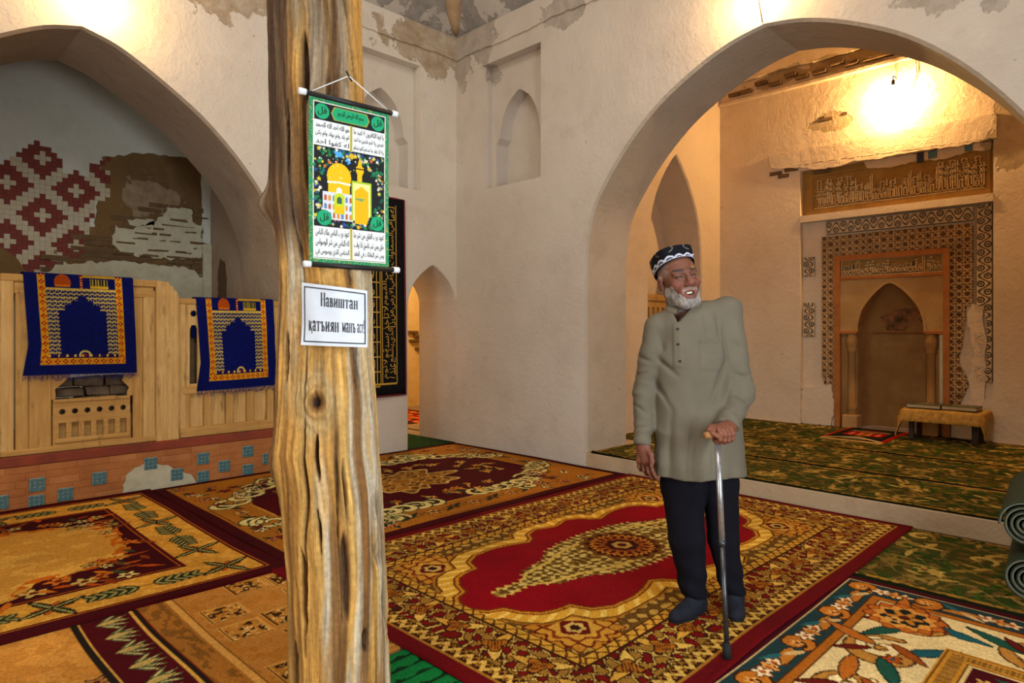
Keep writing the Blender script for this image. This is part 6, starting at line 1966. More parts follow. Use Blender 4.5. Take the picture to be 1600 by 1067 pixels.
# ---- head in its own frame: face towards -y, z up, origin between the ears at eye level
def head_sdf(P, beard=False):
    x, y, z = P
    ax = np.abs(x)
    A = [ax, y, z]
    d = ell(P, (0, 0.018, 0.038), (0.078, 0.098, 0.084))
    d = smin(d, ell(P, (0, -0.026, -0.040), (0.066, 0.072, 0.088)), 0.03)
    d = smin(d, cone(A, (0.050, 0.005, -0.062), (0.020, -0.062, -0.106), 0.024, 0.024), 0.025)
    d = smin(d, ell(P, (0, -0.076, -0.108), (0.028, 0.022, 0.022)), 0.025)
    d = smin(d, ell(A, (0.044, -0.068, -0.030), (0.024, 0.022, 0.020)), 0.02)
    d = smin(d, cone(A, (0.010, -0.088, 0.020), (0.048, -0.072, 0.020), 0.011, 0.010), 0.014)
    d = smin(d, cone(P, (0, -0.090, 0.012), (0, -0.116, -0.030), 0.0095, 0.0135), 0.010)
    d = smin(d, ell(P, (0, -0.115, -0.033), (0.016, 0.015, 0.013)), 0.008)
    d = smin(d, ell(A, (0.015, -0.104, -0.038), (0.0095, 0.012, 0.009)), 0.007)
    d = smax(d, -ell(A, (0.033, -0.102, 0.000), (0.018, 0.016, 0.011)), 0.010)
    d = smin(d, ell(A, (0.033, -0.076, -0.002), (0.0165, 0.0165, 0.0125)), 0.004)
    d = smin(d, cone(A, (0.0, -0.092, -0.062), (0.024, -0.083, -0.066), 0.0105, 0.007), 0.010)
    d = smin(d, cone(A, (0.0, -0.091, -0.087), (0.022, -0.082, -0.081), 0.0105, 0.007), 0.010)
    d = smax(d, -ell(P, (0, -0.103, -0.0745), (0.024, 0.022, 0.0085)), 0.004)
    d = smin(d, cone(A, (0.030, -0.092, -0.036), (0.036, -0.080, -0.072), 0.006, 0.006), 0.012)
    ear = ell(A, (0.083, 0.016, -0.012), (0.010, 0.021, 0.034))
    ear = smax(ear, -ell(A, (0.093, 0.012, -0.008), (0.008, 0.012, 0.022)), 0.005)
    d = smin(d, ear, 0.008)
    d = smin(d, cone(P, (0, 0.03, -0.07), (0, 0.045, -0.24), 0.057, 0.062), 0.03)
    d = d + 0.0012 * (n3(x * 60, y * 60, z * 60, 3) - 0.5)
    return d
yaw, roll_, pit = math.radians(10), math.radians(-9), math.radians(3)
Rh = np.array(Matrix.Rotation(yaw, 3, 'Z') @ Matrix.Rotation(roll_, 3, 'Y') @ Matrix.Rotation(-pit, 3, 'X'))
HC = ml(1060, 444, 0.02)
HS = 1.04
def to_man(V): return (V * HS) @ Rh.T + HC
Vh, Fh = nets(head_sdf, (-0.11, -0.15, -0.235), (0.11, 0.14, 0.15), 0.0032)
x, y, z = Vh.T
C = np.empty((len(Vh), 3)); C[:] = rgb('6E4230')
def hc(m, col):
    global C
    C += np.clip(m, 0, 1)[:, None] * (np.array(rgb(col)) - C)
nz_ = fbm(x * 40 + y * 17, z * 40, 5)
hc((nz_ - 0.45) * 2, '5E3426'); hc((0.45 - nz_) * 2, '7A4E3A')
ax = np.abs(x)
def sp(cx, cy, cz, r): return np.clip(1.4 - np.sqrt(((ax - cx)) ** 2 + (y - cy) ** 2 + (z - cz) ** 2) / r, 0, 1)
hc(sp(0.044, -0.08, -0.03, 0.022) * 0.55, '84463A'); hc(sp(0, -0.12, -0.033, 0.016) * 0.5, '864838')
hc((np.clip((z - 0.05) / 0.03, 0, 1)) * 0.35, '80543E')
hc(np.clip((y + 0.052 + 0.03 * (vn(x * 90, z * 90, 6) - 0.5)) / 0.02, 0, 1) * np.clip((z - 0.0) / 0.02, 0, 1) * (0.6 * np.clip((ax - 0.05) / 0.015, 0, 1)), '8A8078')          # cropped grey hair at the temples
hc((y < -0.06) * np.exp(-((z - 0.0275 - 0.06 * (ax - 0.03)) / 0.006) ** 2) * ((ax > 0.014) & (ax < 0.052)) * (0.5 + 0.6 * vn(x * 300, z * 200, 2)) * 1.5, '2E2622')   # eyebrows
hc((y < -0.07) * np.exp(-((z + 0.001 - 0.003 * np.cos((ax - 0.033) * 120)) / 0.0032) ** 2) * (np.abs(ax - 0.033) < 0.0165) * 1.3, '241612')                 # narrowed eyes
hc((y < -0.07) * np.exp(-((z + 0.016) / 0.005) ** 2) * (np.abs(ax - 0.033) < 0.018) * 0.5, '55301F')
hc((y < -0.075) * (np.hypot(x / 0.029, (z + 0.0745) / 0.020) < 1) * 0.75, '7C443A')
hc((y < -0.06) * (np.hypot(x / 0.021, (z + 0.0745) / 0.0068) < 1) * 1.0, '32140F')
hc((z < -0.125) * 0.4, '6A3C2C')
hc((y < -0.07) * np.exp(-((z + 0.055 + 0.2 * ax) / 0.007) ** 2) * (ax < 0.036) * (0.35 + 0.5 * vn(x * 400, z * 200, 8)), 'A09488')
headV = to_man(Vh)
# teeth ridge inside the mouth
M['tooth'] = simple('teeth', 'C9BCA0', rough=0.4)

# ---- joints of the body
shL, shR = ml(1026, 520, 0.03), ml(1136, 494, 0.03)
elL, elR = ml(1006, 622, 0.04), ml(1155, 622, -0.015)
wrL, wrR = ml(1004, 700, -0.01), ml(1137, 676, -0.165)
neck = ml(1071, 492, 0.035)
# ---- hands
def hand_chain(P, d, pts, r0, r1, k=0.006):
    n = len(pts)
    for i in range(n - 1):
        ra = r0 + (r1 - r0) * i / (n - 1); rb = r0 + (r1 - r0) * (i + 1) / (n - 1)
        c = cone(P, pts[i], pts[i + 1], ra, rb)
        d = c if d is None else smin(d, c, k)
    return d
def frame_pts(o, ex, ey, ez, pts): return [np.asarray(o) + p[0] * ex + p[1] * ey + p[2] * ez for p in pts]
# hanging right hand (left in the picture): ez down along the hand, ex across to the thumb side, ey out of the back
def hang_hand(P):
    o = ml(1005, 703, -0.02)
    ez = np.array([0.04, -0.10, -1.0]); ez /= np.linalg.norm(ez)
    ex = np.array([0.75, -0.65, 0.05]); ex -= ez * (ex @ ez); ex /= np.linalg.norm(ex)      # thumb side faces the viewer
    ey = np.cross(ez, ex)
    L = lambda *p: frame_pts(o, ex, ey, ez, p)
    a = L((0, 0, -0.03), (0, 0, 0.005))
    d = cone(P, a[0], a[1], 0.023, 0.025)
    pa = L((0.016, 0, 0.012), (0.026, 0, 0.075), (-0.018, 0, 0.012), (-0.028, 0, 0.072))
    d = smin(d, cone(P, pa[0], pa[1], 0.017, 0.0145), 0.02); d = smin(d, cone(P, pa[2], pa[3], 0.016, 0.013), 0.02)
    m = L((0, 0, 0.02), (0.002, 0, 0.076)); d = smin(d, cone(P, m[0], m[1], 0.019, 0.015), 0.02)
    sgn = -1.0
    for k, (xx, ln, cur) in enumerate([(0.030, 0.044, 0.55), (0.010, 0.048, 0.75), (-0.011, 0.045, 0.9), (-0.030, 0.036, 1.0)]):
        z0 = 0.078 - 0.004 * abs(k - 1)
        p = [(xx, 0, z0)]
        an = 0.35 * cur
        for s_ in (1.0, 0.72, 0.55):
            q = p[-1]
            p.append((q[0] + 0.003 * (1.5 - k), q[1] + sgn * ln * s_ * math.sin(an), q[2] + ln * s_ * math.cos(an)))
            an += 0.55 * cur
        d = hand_chain(P, d, L(*p), 0.0100, 0.0078, 0.004)
    d = hand_chain(P, d, L((0.022, 0.004, 0.020), (0.044, 0.012, 0.045), (0.050, 0.016, 0.074), (0.046, 0.020, 0.096)), 0.0135, 0.0085, 0.008)
    return d
V1, F1 = nets(hang_hand, ml(1005, 703, 0) + np.array([-0.09, -0.16, -0.19]), ml(1005, 703, 0) + np.array([0.10, 0.12, 0.07]), 0.0028)
# left hand closed over the cane handle; the handle runs across the palm
CT = ml(1121, 696, -0.265)                       # top of the shaft, under the fist
CB_ = ml(1136, 1038, -0.408); CB_[2] = 0.022
HA = ml(1101, 690, -0.30); HB = ml(1146, 688, -0.225)   # ends of the handle
def fist(P):
    wr = ml(1141, 675, -0.172)
    ea = (HB - HA) / np.linalg.norm(HB - HA)       # along the handle, towards the wrist side
    up = np.array([0, 0, 1.0])
    fw = np.cross(up, ea); fw /= np.linalg.norm(fw)
    if fw[1] > 0: fw = -fw                         # fw: towards the viewer
    c = HA + (HB - HA) * 0.52
    d = cone(P, wr + (wrR - wr) * 0.4 + (elR - wrR) * 0.25, wr, 0.022, 0.027)
    top = c + up * 0.026 - fw * 0.010
    d = smin(d, cone(P, wr, top + ea * 0.030, 0.027, 0.024), 0.02)
    d = smin(d, cone(P, top + ea * 0.034, top - ea * 0.036, 0.0205, 0.0185), 0.015)
    d = smin(d, cone(P, top + ea * 0.034 + fw * 0.02, top - ea * 0.034 + fw * 0.02, 0.0155, 0.0145), 0.012)
    for k in range(4):
        b = c + ea * (0.034 - 0.0225 * k) + up * 0.024 + fw * 0.026
        p = [b, b + fw * 0.014 - up * 0.018, b + fw * 0.010 - up * 0.042, b - fw * 0.012 - up * 0.054, b - fw * 0.026 - up * 0.048]
        if k in (0, 3): p = [q + up * 0.004 for q in p]
        d = hand_chain(P, d, p, 0.0112, 0.0085, 0.0035)
    t = top - ea * 0.030 - fw * 0.008
    d = hand_chain(P, d, [t, t - ea * 0.022 + fw * 0.012 - up * 0.006, t - ea * 0.026 + fw * 0.034 - up * 0.016, t - ea * 0.018 + fw * 0.050 - up * 0.026], 0.0135, 0.0095, 0.006)
    return d
V2, F2 = nets(fist, ml(1121, 690, -0.25) + np.array([-0.11, -0.11, -0.09]), ml(1121, 690, -0.25) + np.array([0.15, 0.20, 0.12]), 0.0028)
def skin_c(V, base='6E4030'):
    n = fbm(V[:, 0] * 60 + V[:, 1] * 30, V[:, 2] * 60, 4)
    c = np.empty((len(V), 3)); c[:] = rgb(base)
    c += np.clip((n - 0.5) * 2, 0, 1)[:, None] * (np.array(rgb('8A5540')) - c)
    return c
def body(P):
    d = cone(P, neck, ml(1078, 540, 0.03), 0.058, 0.085)
    d = smin(d, cone(P, ml(1078, 540, 0.02), ml(1090, 720, 0.03), 0.09, 0.11), 0.05)
    for s_, e_, w_ in ((shL, elL, wrL), (shR, elR, wrR)):
        d = smin(d, cone(P, ml(1078, 535, 0.03), s_, 0.04, 0.030), 0.03)
        d = smin(d, cone(P, s_, e_, 0.030, 0.022), 0.02); d = smin(d, cone(P, e_, w_, 0.021, 0.020), 0.015)
    for pts in ([ml(1072, 720, 0.03), ml(1074, 850, 0.0), ml(1090, 955, 0.035)], [ml(1116, 720, 0.03), ml(1128, 850, 0.02), ml(1149, 950, 0.045)]):
        d = smin(d, cone(P, pts[0], pts[1], 0.07, 0.05), 0.03); d = smin(d, cone(P, pts[1], pts[2], 0.045, 0.032), 0.02)
    return d
V3, F3 = nets(body, (-0.42, -0.25, 0.05), (0.32, 0.22, 1.46), 0.010)
PVs, PFs, PCs = [], [], []
off = 0
for V_, F_, C_ in ((headV, Fh, C), (V1, F1, skin_c(V1)), (V2, F2, skin_c(V2, '74442F')), (V3, F3, skin_c(V3, '7A4A36'))):
    PVs.append(V_); PFs.append(F_ + off); PCs.append(C_); off += len(V_)
M['skin'] = vcol('skin', 0.55, 0.25, 300.0, 0.35)
M['skin'].node_tree.nodes['Principled BSDF'].inputs['Subsurface Weight'].default_value = 0.08
M['skin'].node_tree.nodes['Principled BSDF'].inputs['Subsurface Radius'].default_value = (0.01, 0.004, 0.002)
man = raw_mesh('person', np.concatenate(PVs), np.concatenate(PFs), np.concatenate(PCs), M['skin'])
org = RGT * X00 + FWD * D0
man.location = (org.x, org.y, 0.0262)
man.rotation_euler = (0, 0, -PI / 4)
tag(man, 'bearded man in a grey-green tunic and embroidered black cap, leaning on a cane', 'person')
# teeth
tv = np.array([[0.019 * math.sin(a), -0.088 + 0.006 * (1 - math.cos(a * 1.2)), zz_] for zz_ in (-0.0775, -0.0695) for a in np.linspace(-1, 1, 12)])
tv = to_man(tv)
raw_mesh('teeth', tv, np.array([[i, i + 1, 13 + i, 12 + i] for i in range(11)]), None, M['tooth'], man)

# ---- beard
def beard(P):
    x, y, z = P
    jit = n3(x * 90, y * 90, z * 60, 7) - 0.5
    d = head_sdf(P) - 0.0028 - 0.008 * jit - 0.004 * np.clip((-z - 0.085) / 0.04, 0, 1)
    ax_ = np.abs(x)
    line = np.interp(ax_, [0, 0.02, 0.034, 0.05, 0.066, 0.085], [-0.100, -0.098, -0.082, -0.066, -0.038, 0.004])
    reg = (z - line + 0.006 * jit) * 0.7
    must = np.maximum(np.abs(z + 0.056 + 0.25 * ax_) - 0.0055, ax_ - 0.036)
    reg = np.maximum(reg, y - 0.000 + 0.25 * (z + 0.05) + 0.01 * jit)
    reg = np.maximum(reg, -z - 0.150)
    reg = np.maximum(reg, ell(P, (0, -0.10, -0.0745), (0.030, 0.08, 0.014)) * -1)
    return smax(d, reg, 0.006)
Vb, Fb = nets(beard, (-0.11, -0.15, -0.165), (0.11, 0.05, 0.02), 0.0032)
n = fbm(Vb[:, 0] * 160, Vb[:, 2] * 60, 3)
cb = np.array(rgb('8C847C'))[None] * (0.72 + 0.5 * n)[:, None]
M['hair'] = vcol('beard_hair', 0.9, 0.8, 260.0, 0.1)
raw_mesh('beard', to_man(Vb), Fb, cb, M['hair'], man)

# ---- four-cornered embroidered cap
nu, nv_ = 120, 34
Vc, Cc = [], []
for j in range(nv_ + 1):
    t = j / nv_
    for i in range(nu):
        a = 2 * PI * i / nu
        if t < 0.78:
            h_ = t / 0.78
            n_ = 2.0 + 2.2 * h_
            rx, ry = 0.0885 - 0.008 * h_ , 0.1090 - 0.014 * h_
            zz_ = 0.040 + 0.078 * h_
        else:
            h_ = (t - 0.78) / 0.22
            n_ = 4.2
            rx, ry = 0.0805 * (1 - h_), 0.0950 * (1 - h_)
            zz_ = 0.118 + 0.014 * math.sin(h_ * PI / 2) - 0.010 * h_
        ca, sa = math.cos(a), math.sin(a)
        r = (abs(ca) ** n_ + abs(sa) ** n_) ** (-1 / n_)
        px_, py_ = rx * r * ca, ry * r * sa
        fold_ = 0.006 * abs(math.cos(2 * a)) * max(0, t - 0.25) * (1 if t < 0.78 else 1 - h_)
        Vc.append((px_, py_ + 0.014, zz_ + 0.016 * (0 if t > 0.3 else 1 - t / 0.3) * max(0, -sa) - 0.012 * max(0, sa) * (1 - t) + fold_ * 1.5))
        c = np.array(rgb('0C0E14'))
        u = (a / (2 * PI) * 13) % 1.0 - 0.5
        tt = t / 0.78
        ring = math.hypot(u * 0.95, (tt - 0.16) * 1.7)
        if abs(ring - 0.42) < 0.10 and tt > 0.16 and tt < 0.55: c = np.array(rgb('C2C0CC'))
        elif ring < 0.14 and tt > 0.16: c = np.array(rgb('7A80A0'))
        if 0.11 < tt < 0.17: c = np.array(rgb('A8A8B8'))
        q = (2 * a / PI) % 1.0 - 0.5
        if tt > 0.66 and t < 0.80 and abs(abs(q) - 0.20 - 0.10 * math.sin(tt * 9)) < 0.022: c = np.array(rgb('6A6058'))
        Cc.append(c)
Fc = [[j * nu + i, j * nu + (i + 1) % nu, (j + 1) * nu + (i + 1) % nu, (j + 1) * nu + i] for j in range(nv_) for i in range(nu)]
tilt = np.array(Matrix.Rotation(math.radians(-15), 3, 'X'))
Vc = np.array(Vc) @ tilt.T + np.array([0, 0.002, 0.006])
M['capcloth'] = vcol('cap_cloth', 0.85, 0.4, 400.0, 0.15)
raw_mesh('cap', to_man(Vc), np.array(Fc), np.array(Cc), M['capcloth'], man)

# ---- tunic
cl = [(486, 1075, 26, 0.075), (500, 1077, 44, 0.10), (520, 1080, 56, 0.118), (560, 1084, 63, 0.128), (620, 1087, 65, 0.138), (680, 1091, 68, 0.142), (740, 1094, 71, 0.142), (790, 1096, 73, 0.142)]
zt = [ml(c, y_, 0.02)[2] for y_, c, w_, dp in cl]; ct = [ml(c, y_, 0.02)[0] for y_, c, w_, dp in cl]; wt = [w_ * 0.00296 for y_, c, w_, dp in cl]; dt = [dp for y_, c, w_, dp in cl]
def tunic(P):
    x, y, z = P
    cx = np.interp(z, zt[::-1], ct[::-1]); wx = np.interp(z, zt[::-1], wt[::-1]); dy = np.interp(z, zt[::-1], dt[::-1])
    cy = 0.03 - 0.02 * np.clip((1.2 - z) / 0.5, 0, 1)
    q = np.sqrt(((x - cx) / wx) ** 2 + ((y - cy) / dy) ** 2 + 1e-9)
    d = (q - 1) * np.minimum(wx, dy) * 0.9
    slope = z - (ml(1072, 484, 0)[2] + 0.004 - 0.42 * np.clip(ml(1072, 0, 0)[0] - x, 0, 1) - 0.02 * np.clip(x - ml(1072, 0, 0)[0], 0, 1))
    d = smax(d, slope, 0.03)
    d = smin(d, cone(P, ml(1080, 512, 0.03), shL, 0.062, 0.052), 0.05)
    d = smin(d, cone(P, ml(1080, 512, 0.03), shR, 0.066, 0.058), 0.05)
    aL = smin(cone(P, shL, elL, 0.055, 0.049), cone(P, elL, wrL, 0.048, 0.042), 0.02)
    aR = smin(cone(P, shR, elR, 0.062, 0.062), cone(P, elR, wrR, 0.060, 0.050), 0.035)
    # cut the sleeves square at the cuffs
    for k, (e_, w_) in enumerate(((elL, wrL), (elR, wrR))):
        v = (w_ - e_) / np.linalg.norm(w_ - e_)
        cut = (x - w_[0]) * v[0] + (y - w_[1]) * v[1] + (z - w_[2]) * v[2]
        if k == 0: aL = np.maximum(aL, cut - 0.012)
        else: aR = np.maximum(aR, cut - 0.006)
    # cloth folds
    f = 0.016 * (n3(x * 9, y * 7, z * 3.0, 5) - 0.5) + 0.010 * (n3(x * 22, y * 22, z * 9, 9) - 0.5) + 0.014 * (np.abs(n3(x * 11 + z * 5, y * 4, z * 7 - x * 4, 19) - 0.5) * 2 - 0.3)
    fs = 0.016 * (np.abs(n3(x * 16 + z * 14, y * 10, z * 26 - x * 10, 3) - 0.5) * 2 - 0.3) * np.clip((1.34 - z) / 0.15, 0, 1)
    aL = aL + 0.55 * fs + f * 0.6; aR = aR + 0.7 * fs + f * 0.6
    pull = 0.006 * np.sin((x * 0.8 + z * 0.55) * 42) * np.clip(1 - np.abs(z - 1.0) / 0.3, 0, 1) * np.clip((x + 0.02) / 0.1, 0, 1)
    # soft drape lines: from the armpits inward, down the skirt, across the chest
    def line_(a, b, w, dep):
        ax0, az0 = a[0], a[2]; bx0, bz0 = b[0], b[2]
        L2 = (bx0 - ax0) ** 2 + (bz0 - az0) ** 2
        t = np.clip(((x - ax0) * (bx0 - ax0) + (z - az0) * (bz0 - az0)) / L2, 0, 1)
        r = np.hypot(x - ax0 - t * (bx0 - ax0), z - az0 - t * (bz0 - az0))
        return dep * np.exp(-(r / w) ** 2) * np.sin(PI * np.clip(t * 0.9 + 0.05, 0, 1)) * (y < 0.03)
    for (pa, pb, w_, dp_) in (((1022, 560), (1062, 600), 0.010, 0.010), ((1020, 590), (1050, 650), 0.010, 0.009), ((1140, 560), (1105, 640), 0.012, 0.014), ((1146, 600), (1110, 700), 0.012, 0.012),
                              ((1128, 640), (1086, 740), 0.014, 0.010), ((1085, 640), (1072, 756), 0.013, 0.010), ((1050, 640), (1046, 756), 0.012, 0.008), ((1110, 700), (1112, 758), 0.012, 0.009),
                              ((1100, 500), (1108, 540), 0.010, 0.008), ((1122, 490), (1126, 545), 0.010, 0.008), ((1030, 520), (1040, 560), 0.010, 0.008), ((1132, 520), (1140, 590), 0.009, 0.010)):
        d = d + line_(ml(*pa, -0.08), ml(*pb, -0.08), w_, dp_)
    for (pa, pb, w_, dp_) in (((990, 560), (1018, 575), 0.008, 0.008), ((988, 600), (1016, 590), 0.008, 0.008), ((990, 640), (1016, 660), 0.008, 0.009), ((990, 680), (1014, 672), 0.008, 0.007)):
        aL = aL + line_(ml(*pa, -0.02), ml(*pb, -0.02), w_, dp_)
    for (pa, pb, w_, dp_) in (((1135, 590), (1172, 600), 0.009, 0.010), ((1140, 622), (1172, 640), 0.009, 0.010), ((1128, 640), (1160, 668), 0.009, 0.010), ((1140, 540), (1166, 556), 0.009, 0.008), ((1118, 655), (1146, 684), 0.008, 0.007)):
        aR = aR + line_(ml(*pa, -0.08), ml(*pb, -0.08), w_, dp_)
    d = d + f + pull * 0.6 + 0.004 * np.sin(x * 70 + 3 * n3(x * 5, y * 5, z * 3, 2)) * np.clip((0.95 - z) / 0.3, 0, 1)
    # placket and pocket stand proud of the front
    front = y < 0.0
    def fmask(x0, x1, z0, z1, s=0.004):
        return np.clip(np.minimum(np.minimum(x - x0, x1 - x), np.minimum(z - z0, z1 - z)) / s, 0, 1) * front
    a0, a1 = ml(1053, 584, -0.1), ml(1067, 512, -0.1)
    d = d - 0.004 * fmask(a0[0], a1[0], a0[2], a1[2])
    b0, b1 = ml(1092, 588, -0.1), ml(1132, 540, -0.1)
    pk = np.maximum(b0[2], b0[2] + 0.012 - 0.0 * x)
    d = d - 0.0045 * fmask(b0[0], b1[0], b0[2], b1[2]) - 0.0035 * fmask(b0[0], b1[0], b1[2] - 0.016, b1[2])
    d = smin(d, aL, 0.022); d = smin(d, aR, 0.028)
    # hem
    hem = ml(1094, 758, -0.1)[2]
    d = np.maximum(d, hem - z + 0.006 * np.sin(x * 18) - 0.05 * np.clip(np.abs(x - ml(1094, 0, 0)[0]) - 0.16, 0, 1) * 2.4)
    # opening at the neck: a hole for the neck and a V in front
    d = np.maximum(d, -cone(P, neck + np.array([-0.004, 0.0, -0.02]), neck + np.array([-0.02, 0.0, 0.2]), 0.060, 0.085))
    vz = ml(1061, 514, -0.08)
    vee = np.maximum(np.abs(x - vz[0] - 0.25 * (z - vz[2])) - 0.62 * (z - vz[2]), y - 0.02)
    d = np.maximum(d, -np.maximum(vee, vz[2] - z))
    return d
Vt, Ft = nets(tunic, (-0.46, -0.30, 0.60), (0.32, 0.24, 1.50), 0.0062)
n = fbm(Vt[:, 0] * 8, Vt[:, 2] * 8, 6)
ctn = np.array(rgb('686050'))[None] * (0.93 + 0.14 * n)[:, None]
M['linen'] = vcol('linen_cloth', 0.92, 0.5, 380.0, 0.12)
raw_mesh('tunic', Vt, Ft, ctn, M['linen'], man)
# collar: two turned flaps round the neck
nc = 40
Vv, Ff = [], []
ncx = neck + np.array([-0.012, 0.0, 0.0])
for i in range(nc + 1):
    a = -PI / 2 + math.radians(32) + (2 * PI - math.radians(64)) * i / nc       # gap in front
    front_ = max(0.0, -math.sin(a))
    for rr_, dz in ((0.064, 0.030 - 0.026 * front_), (0.071, 0.036 - 0.026 * front_), (0.088 + 0.012 * front_, 0.004 - 0.022 * front_), (0.086 + 0.012 * front_, -0.001 - 0.022 * front_), (0.066, 0.004 - 0.030 * front_)):
        lift = 0.020 * max(0, math.cos(a)) - 0.012 * max(0, -math.cos(a))
        Vv.append((ncx[0] + rr_ * math.cos(a) * 1.02, ncx[1] + rr_ * math.sin(a) * 1.0 - 0.01, ncx[2] + dz + lift * 0.8))
for i in range(nc):
    for k in range(5):
        Ff.append([i * 5 + k, i * 5 + (k + 1) % 5, (i + 1) * 5 + (k + 1) % 5, (i + 1) * 5 + k])
M['linen2'] = simple('linen_collar', '6E6654', '645C4C', 40.0, 0.92, 0.4, 300.0, 0.1)
raw_mesh('collar', np.array(Vv), np.array(Ff), None, M['linen2'], man)
M['button'] = simple('dark_button', '2E2A26', rough=0.5)
def ray_front(px, py):
    """front of the tunic at a pixel: nearest vertex towards the viewer"""
    q = ml(px, py, -0.12)
    dd = (Vt[:, 0] - q[0]) ** 2 + (Vt[:, 2] - q[2]) ** 2
    c = np.argsort(dd)[:30]
    return Vt[c[np.argmin(Vt[c, 1])]]
for px_, py_ in ((1060, 521), (1061, 548), (1061, 574)):
    b = ray_front(px_, py_)
    tube('button', [(b[0], b[1] + 0.002, b[2]), (b[0], b[1] - 0.004, b[2])], 0.0055, M['button'], man, n=10, local=True)

# ---- trousers and shoes
def trousers(P):
    x, y, z = P
    d = cone(P, ml(1070, 690, 0.03), ml(1066, 765, 0.02), 0.10, 0.098)
    d = smin(d, cone(P, ml(1066, 765, 0.02), ml(1073, 850, 0.0), 0.097, 0.080), 0.02)
    d = smin(d, cone(P, ml(1073, 850, 0.0), ml(1086, 946, 0.035), 0.078, 0.060), 0.02)
    e_ = cone(P, ml(1118, 690, 0.03), ml(1125, 765, 0.03), 0.10, 0.086)
    e_ = smin(e_, cone(P, ml(1125, 765, 0.03), ml(1130, 850, 0.025), 0.083, 0.068), 0.02)
    e_ = smin(e_, cone(P, ml(1130, 850, 0.025), ml(1147, 942, 0.05), 0.066, 0.050), 0.02)
    d = smin(d, e_, 0.012)
    f = 0.010 * (n3(x * 14, y * 14, z * 7, 15) - 0.5) + 0.006 * np.sin(z * 60 + x * 30) * np.clip((0.30 - z) / 0.2, 0, 1)
    d = d + f
    d = np.maximum(d, 0.078 - z)
    return np.maximum(d, z - 0.80)
Vp, Fp = nets(trousers, (-0.26, -0.16, 0.05), (0.26, 0.20, 0.84), 0.0075)
cp = np.array(rgb('131218'))[None] * (0.85 + 0.3 * fbm(Vp[:, 0] * 30, Vp[:, 2] * 30, 3))[:, None]
M['trouser'] = vcol('trouser_wool', 0.95, 0.5, 350.0, 0.1)
raw_mesh('trousers', Vp, Fp, cp, M['trouser'], man)
M['shoe'] = simple('dark_suede', '14161E', '1C1E28', 30.0, 0.8, 0.3, 150.0, 0.2)
M['sole'] = simple('shoe_sole', '0E0E10', rough=0.8)
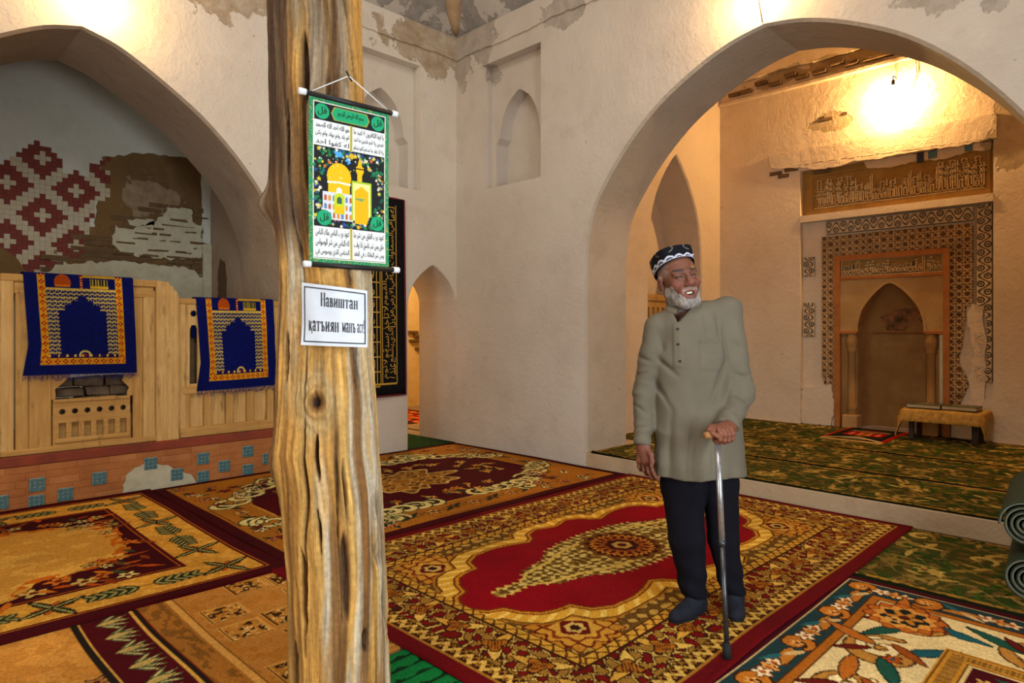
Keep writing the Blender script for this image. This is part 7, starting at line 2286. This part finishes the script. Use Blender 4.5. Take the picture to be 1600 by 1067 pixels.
def shoe(heel, toe, lift):
    hx, tx = np.asarray(heel, float), np.asarray(toe, float)
    v = (tx - hx); v[2] = 0; L = np.linalg.norm(v); v /= L; w = np.array([-v[1], v[0], 0])
    def fn(P):
        x, y, z = P
        a = (x - hx[0]) * v[0] + (y - hx[1]) * v[1]; b = (x - hx[0]) * w[0] + (y - hx[1]) * w[1]
        t = np.clip(a / L, 0, 1)
        wd = np.interp(t, [0, 0.3, 0.7, 1.0], [0.034, 0.034, 0.046, 0.034]); ht = np.interp(t, [0, 0.25, 0.5, 0.8, 1.0], [0.085, 0.085, 0.068, 0.050, 0.042])
        da = np.maximum(np.maximum(-a, a - L), 0)
        q = np.sqrt((b / wd) ** 2 + (np.maximum(z - 0.012, 0) / ht) ** 2 + (da / 0.034) ** 2 + 1e-9)
        d = (q - 1) * 0.034
        d = smin(d, cone(P, hx + v * 0.035 + np.array([0, 0, 0.05]), hx + v * 0.03 + np.array([0, 0, 0.13]), 0.042, 0.040), 0.03)
        return np.maximum(d, -(z - 0.010))
    lo = np.minimum(hx, tx) - 0.075; hi = np.maximum(hx, tx) + 0.075
    lo[2] = -0.01; hi[2] = 0.2
    V_, F_ = nets(fn, lo, hi, 0.005)
    s = raw_mesh('shoe', V_, F_, None, M['shoe'], man)
    pts = [tuple(hx + v * (L * 0.5 + (L * 0.5 + 0.032) * math.cos(a)) + w * 0.045 * (1 - 0.15 * (math.cos(a) < 0)) * math.sin(a)) for a in np.linspace(0, 2 * PI, 25)[:-1]]
    n_ = len(pts)
    V_ = [(p[0], p[1], 0.0) for p in pts] + [(p[0], p[1], 0.014) for p in pts]
    V_ = np.array(V_)
    me = bpy.data.meshes.new('sole'); me.from_pydata([tuple(q) for q in V_], [], [tuple(range(n_))[::-1], tuple(range(n_, 2 * n_))] + [(i, (i + 1) % n_, n_ + (i + 1) % n_, n_ + i) for i in range(n_)])
    me.materials.append(M['sole'])
    place(bpy.data.objects.new('sole', me), s, True)
h1 = ml(1094, 958, 0.04); h1[2] = 0; t1 = ml(1056, 970, -0.075); t1[2] = 0
shoe(h1, t1, 0)
h2 = ml(1147, 950, 0.075); h2[2] = 0; t2 = ml(1150, 962, -0.055); t2[2] = 0
shoe(h2, t2, 0)

# ---- cane: a thing of its own, held in the fist
def w3(p): v = org + RGT * float(p[0]) + FWD * float(p[1]); return (v.x, v.y, float(p[2]) + 0.0262)
cane = thing('walking_cane', 'silver walking cane with wooden handle, black lower end, held by the man', 'cane', w3(CB_ * np.array([1, 1, 0])))
M['steel'] = simple('cane_steel', 'B8BABC', '9A9C9E', 60.0, 0.3, spec=0.6, metal=0.8)
M['steel_dark'] = simple('cane_dark_steel', '55575A', '3E4042', 60.0, 0.35, spec=0.6, metal=0.8)
M['rubber'] = simple('rubber', '151515', rough=0.8)
M['handle'] = simple('cane_wood', '9A6A3C', '86582E', 30.0, 0.5, stretch=(1, 1, 6))
md_ = CT + (CB_ - CT) * 0.50
tube('shaft', [w3(CT + (CT - CB_) * 0.02), w3(md_)], 0.0125, M['steel'], cane, n=14)
tube('lower_shaft', [w3(md_), w3(CB_)], 0.0105, M['steel_dark'], cane, n=14)
tube('collar_ring', [w3(md_ + (CT - CB_) * 0.012), w3(md_ - (CT - CB_) * 0.012)], 0.0145, M['steel_dark'], cane, n=14)
tube('ferrule', [w3(CB_ + (CT - CB_) * 0.045), w3(CB_ + (CT - CB_) * 0.01), w3(CB_ * np.array([1, 1, 0]) + np.array([0, 0, 0.002]))], [0.014, 0.017, 0.019], M['rubber'], cane, n=14)
HM = (HA + HB) / 2
tube('handle', [w3(HA), w3(HA + (HB - HA) * 0.1), w3(HM + np.array([0, 0, 0.004])), w3(HB)], [0.013, 0.0155, 0.0135, 0.013], M['handle'], cane, n=14)
tube('handle_neck', [w3(HM + np.array([0, 0, 0.0])), w3(CT)], [0.013, 0.0135], M['steel'], cane, n=12)
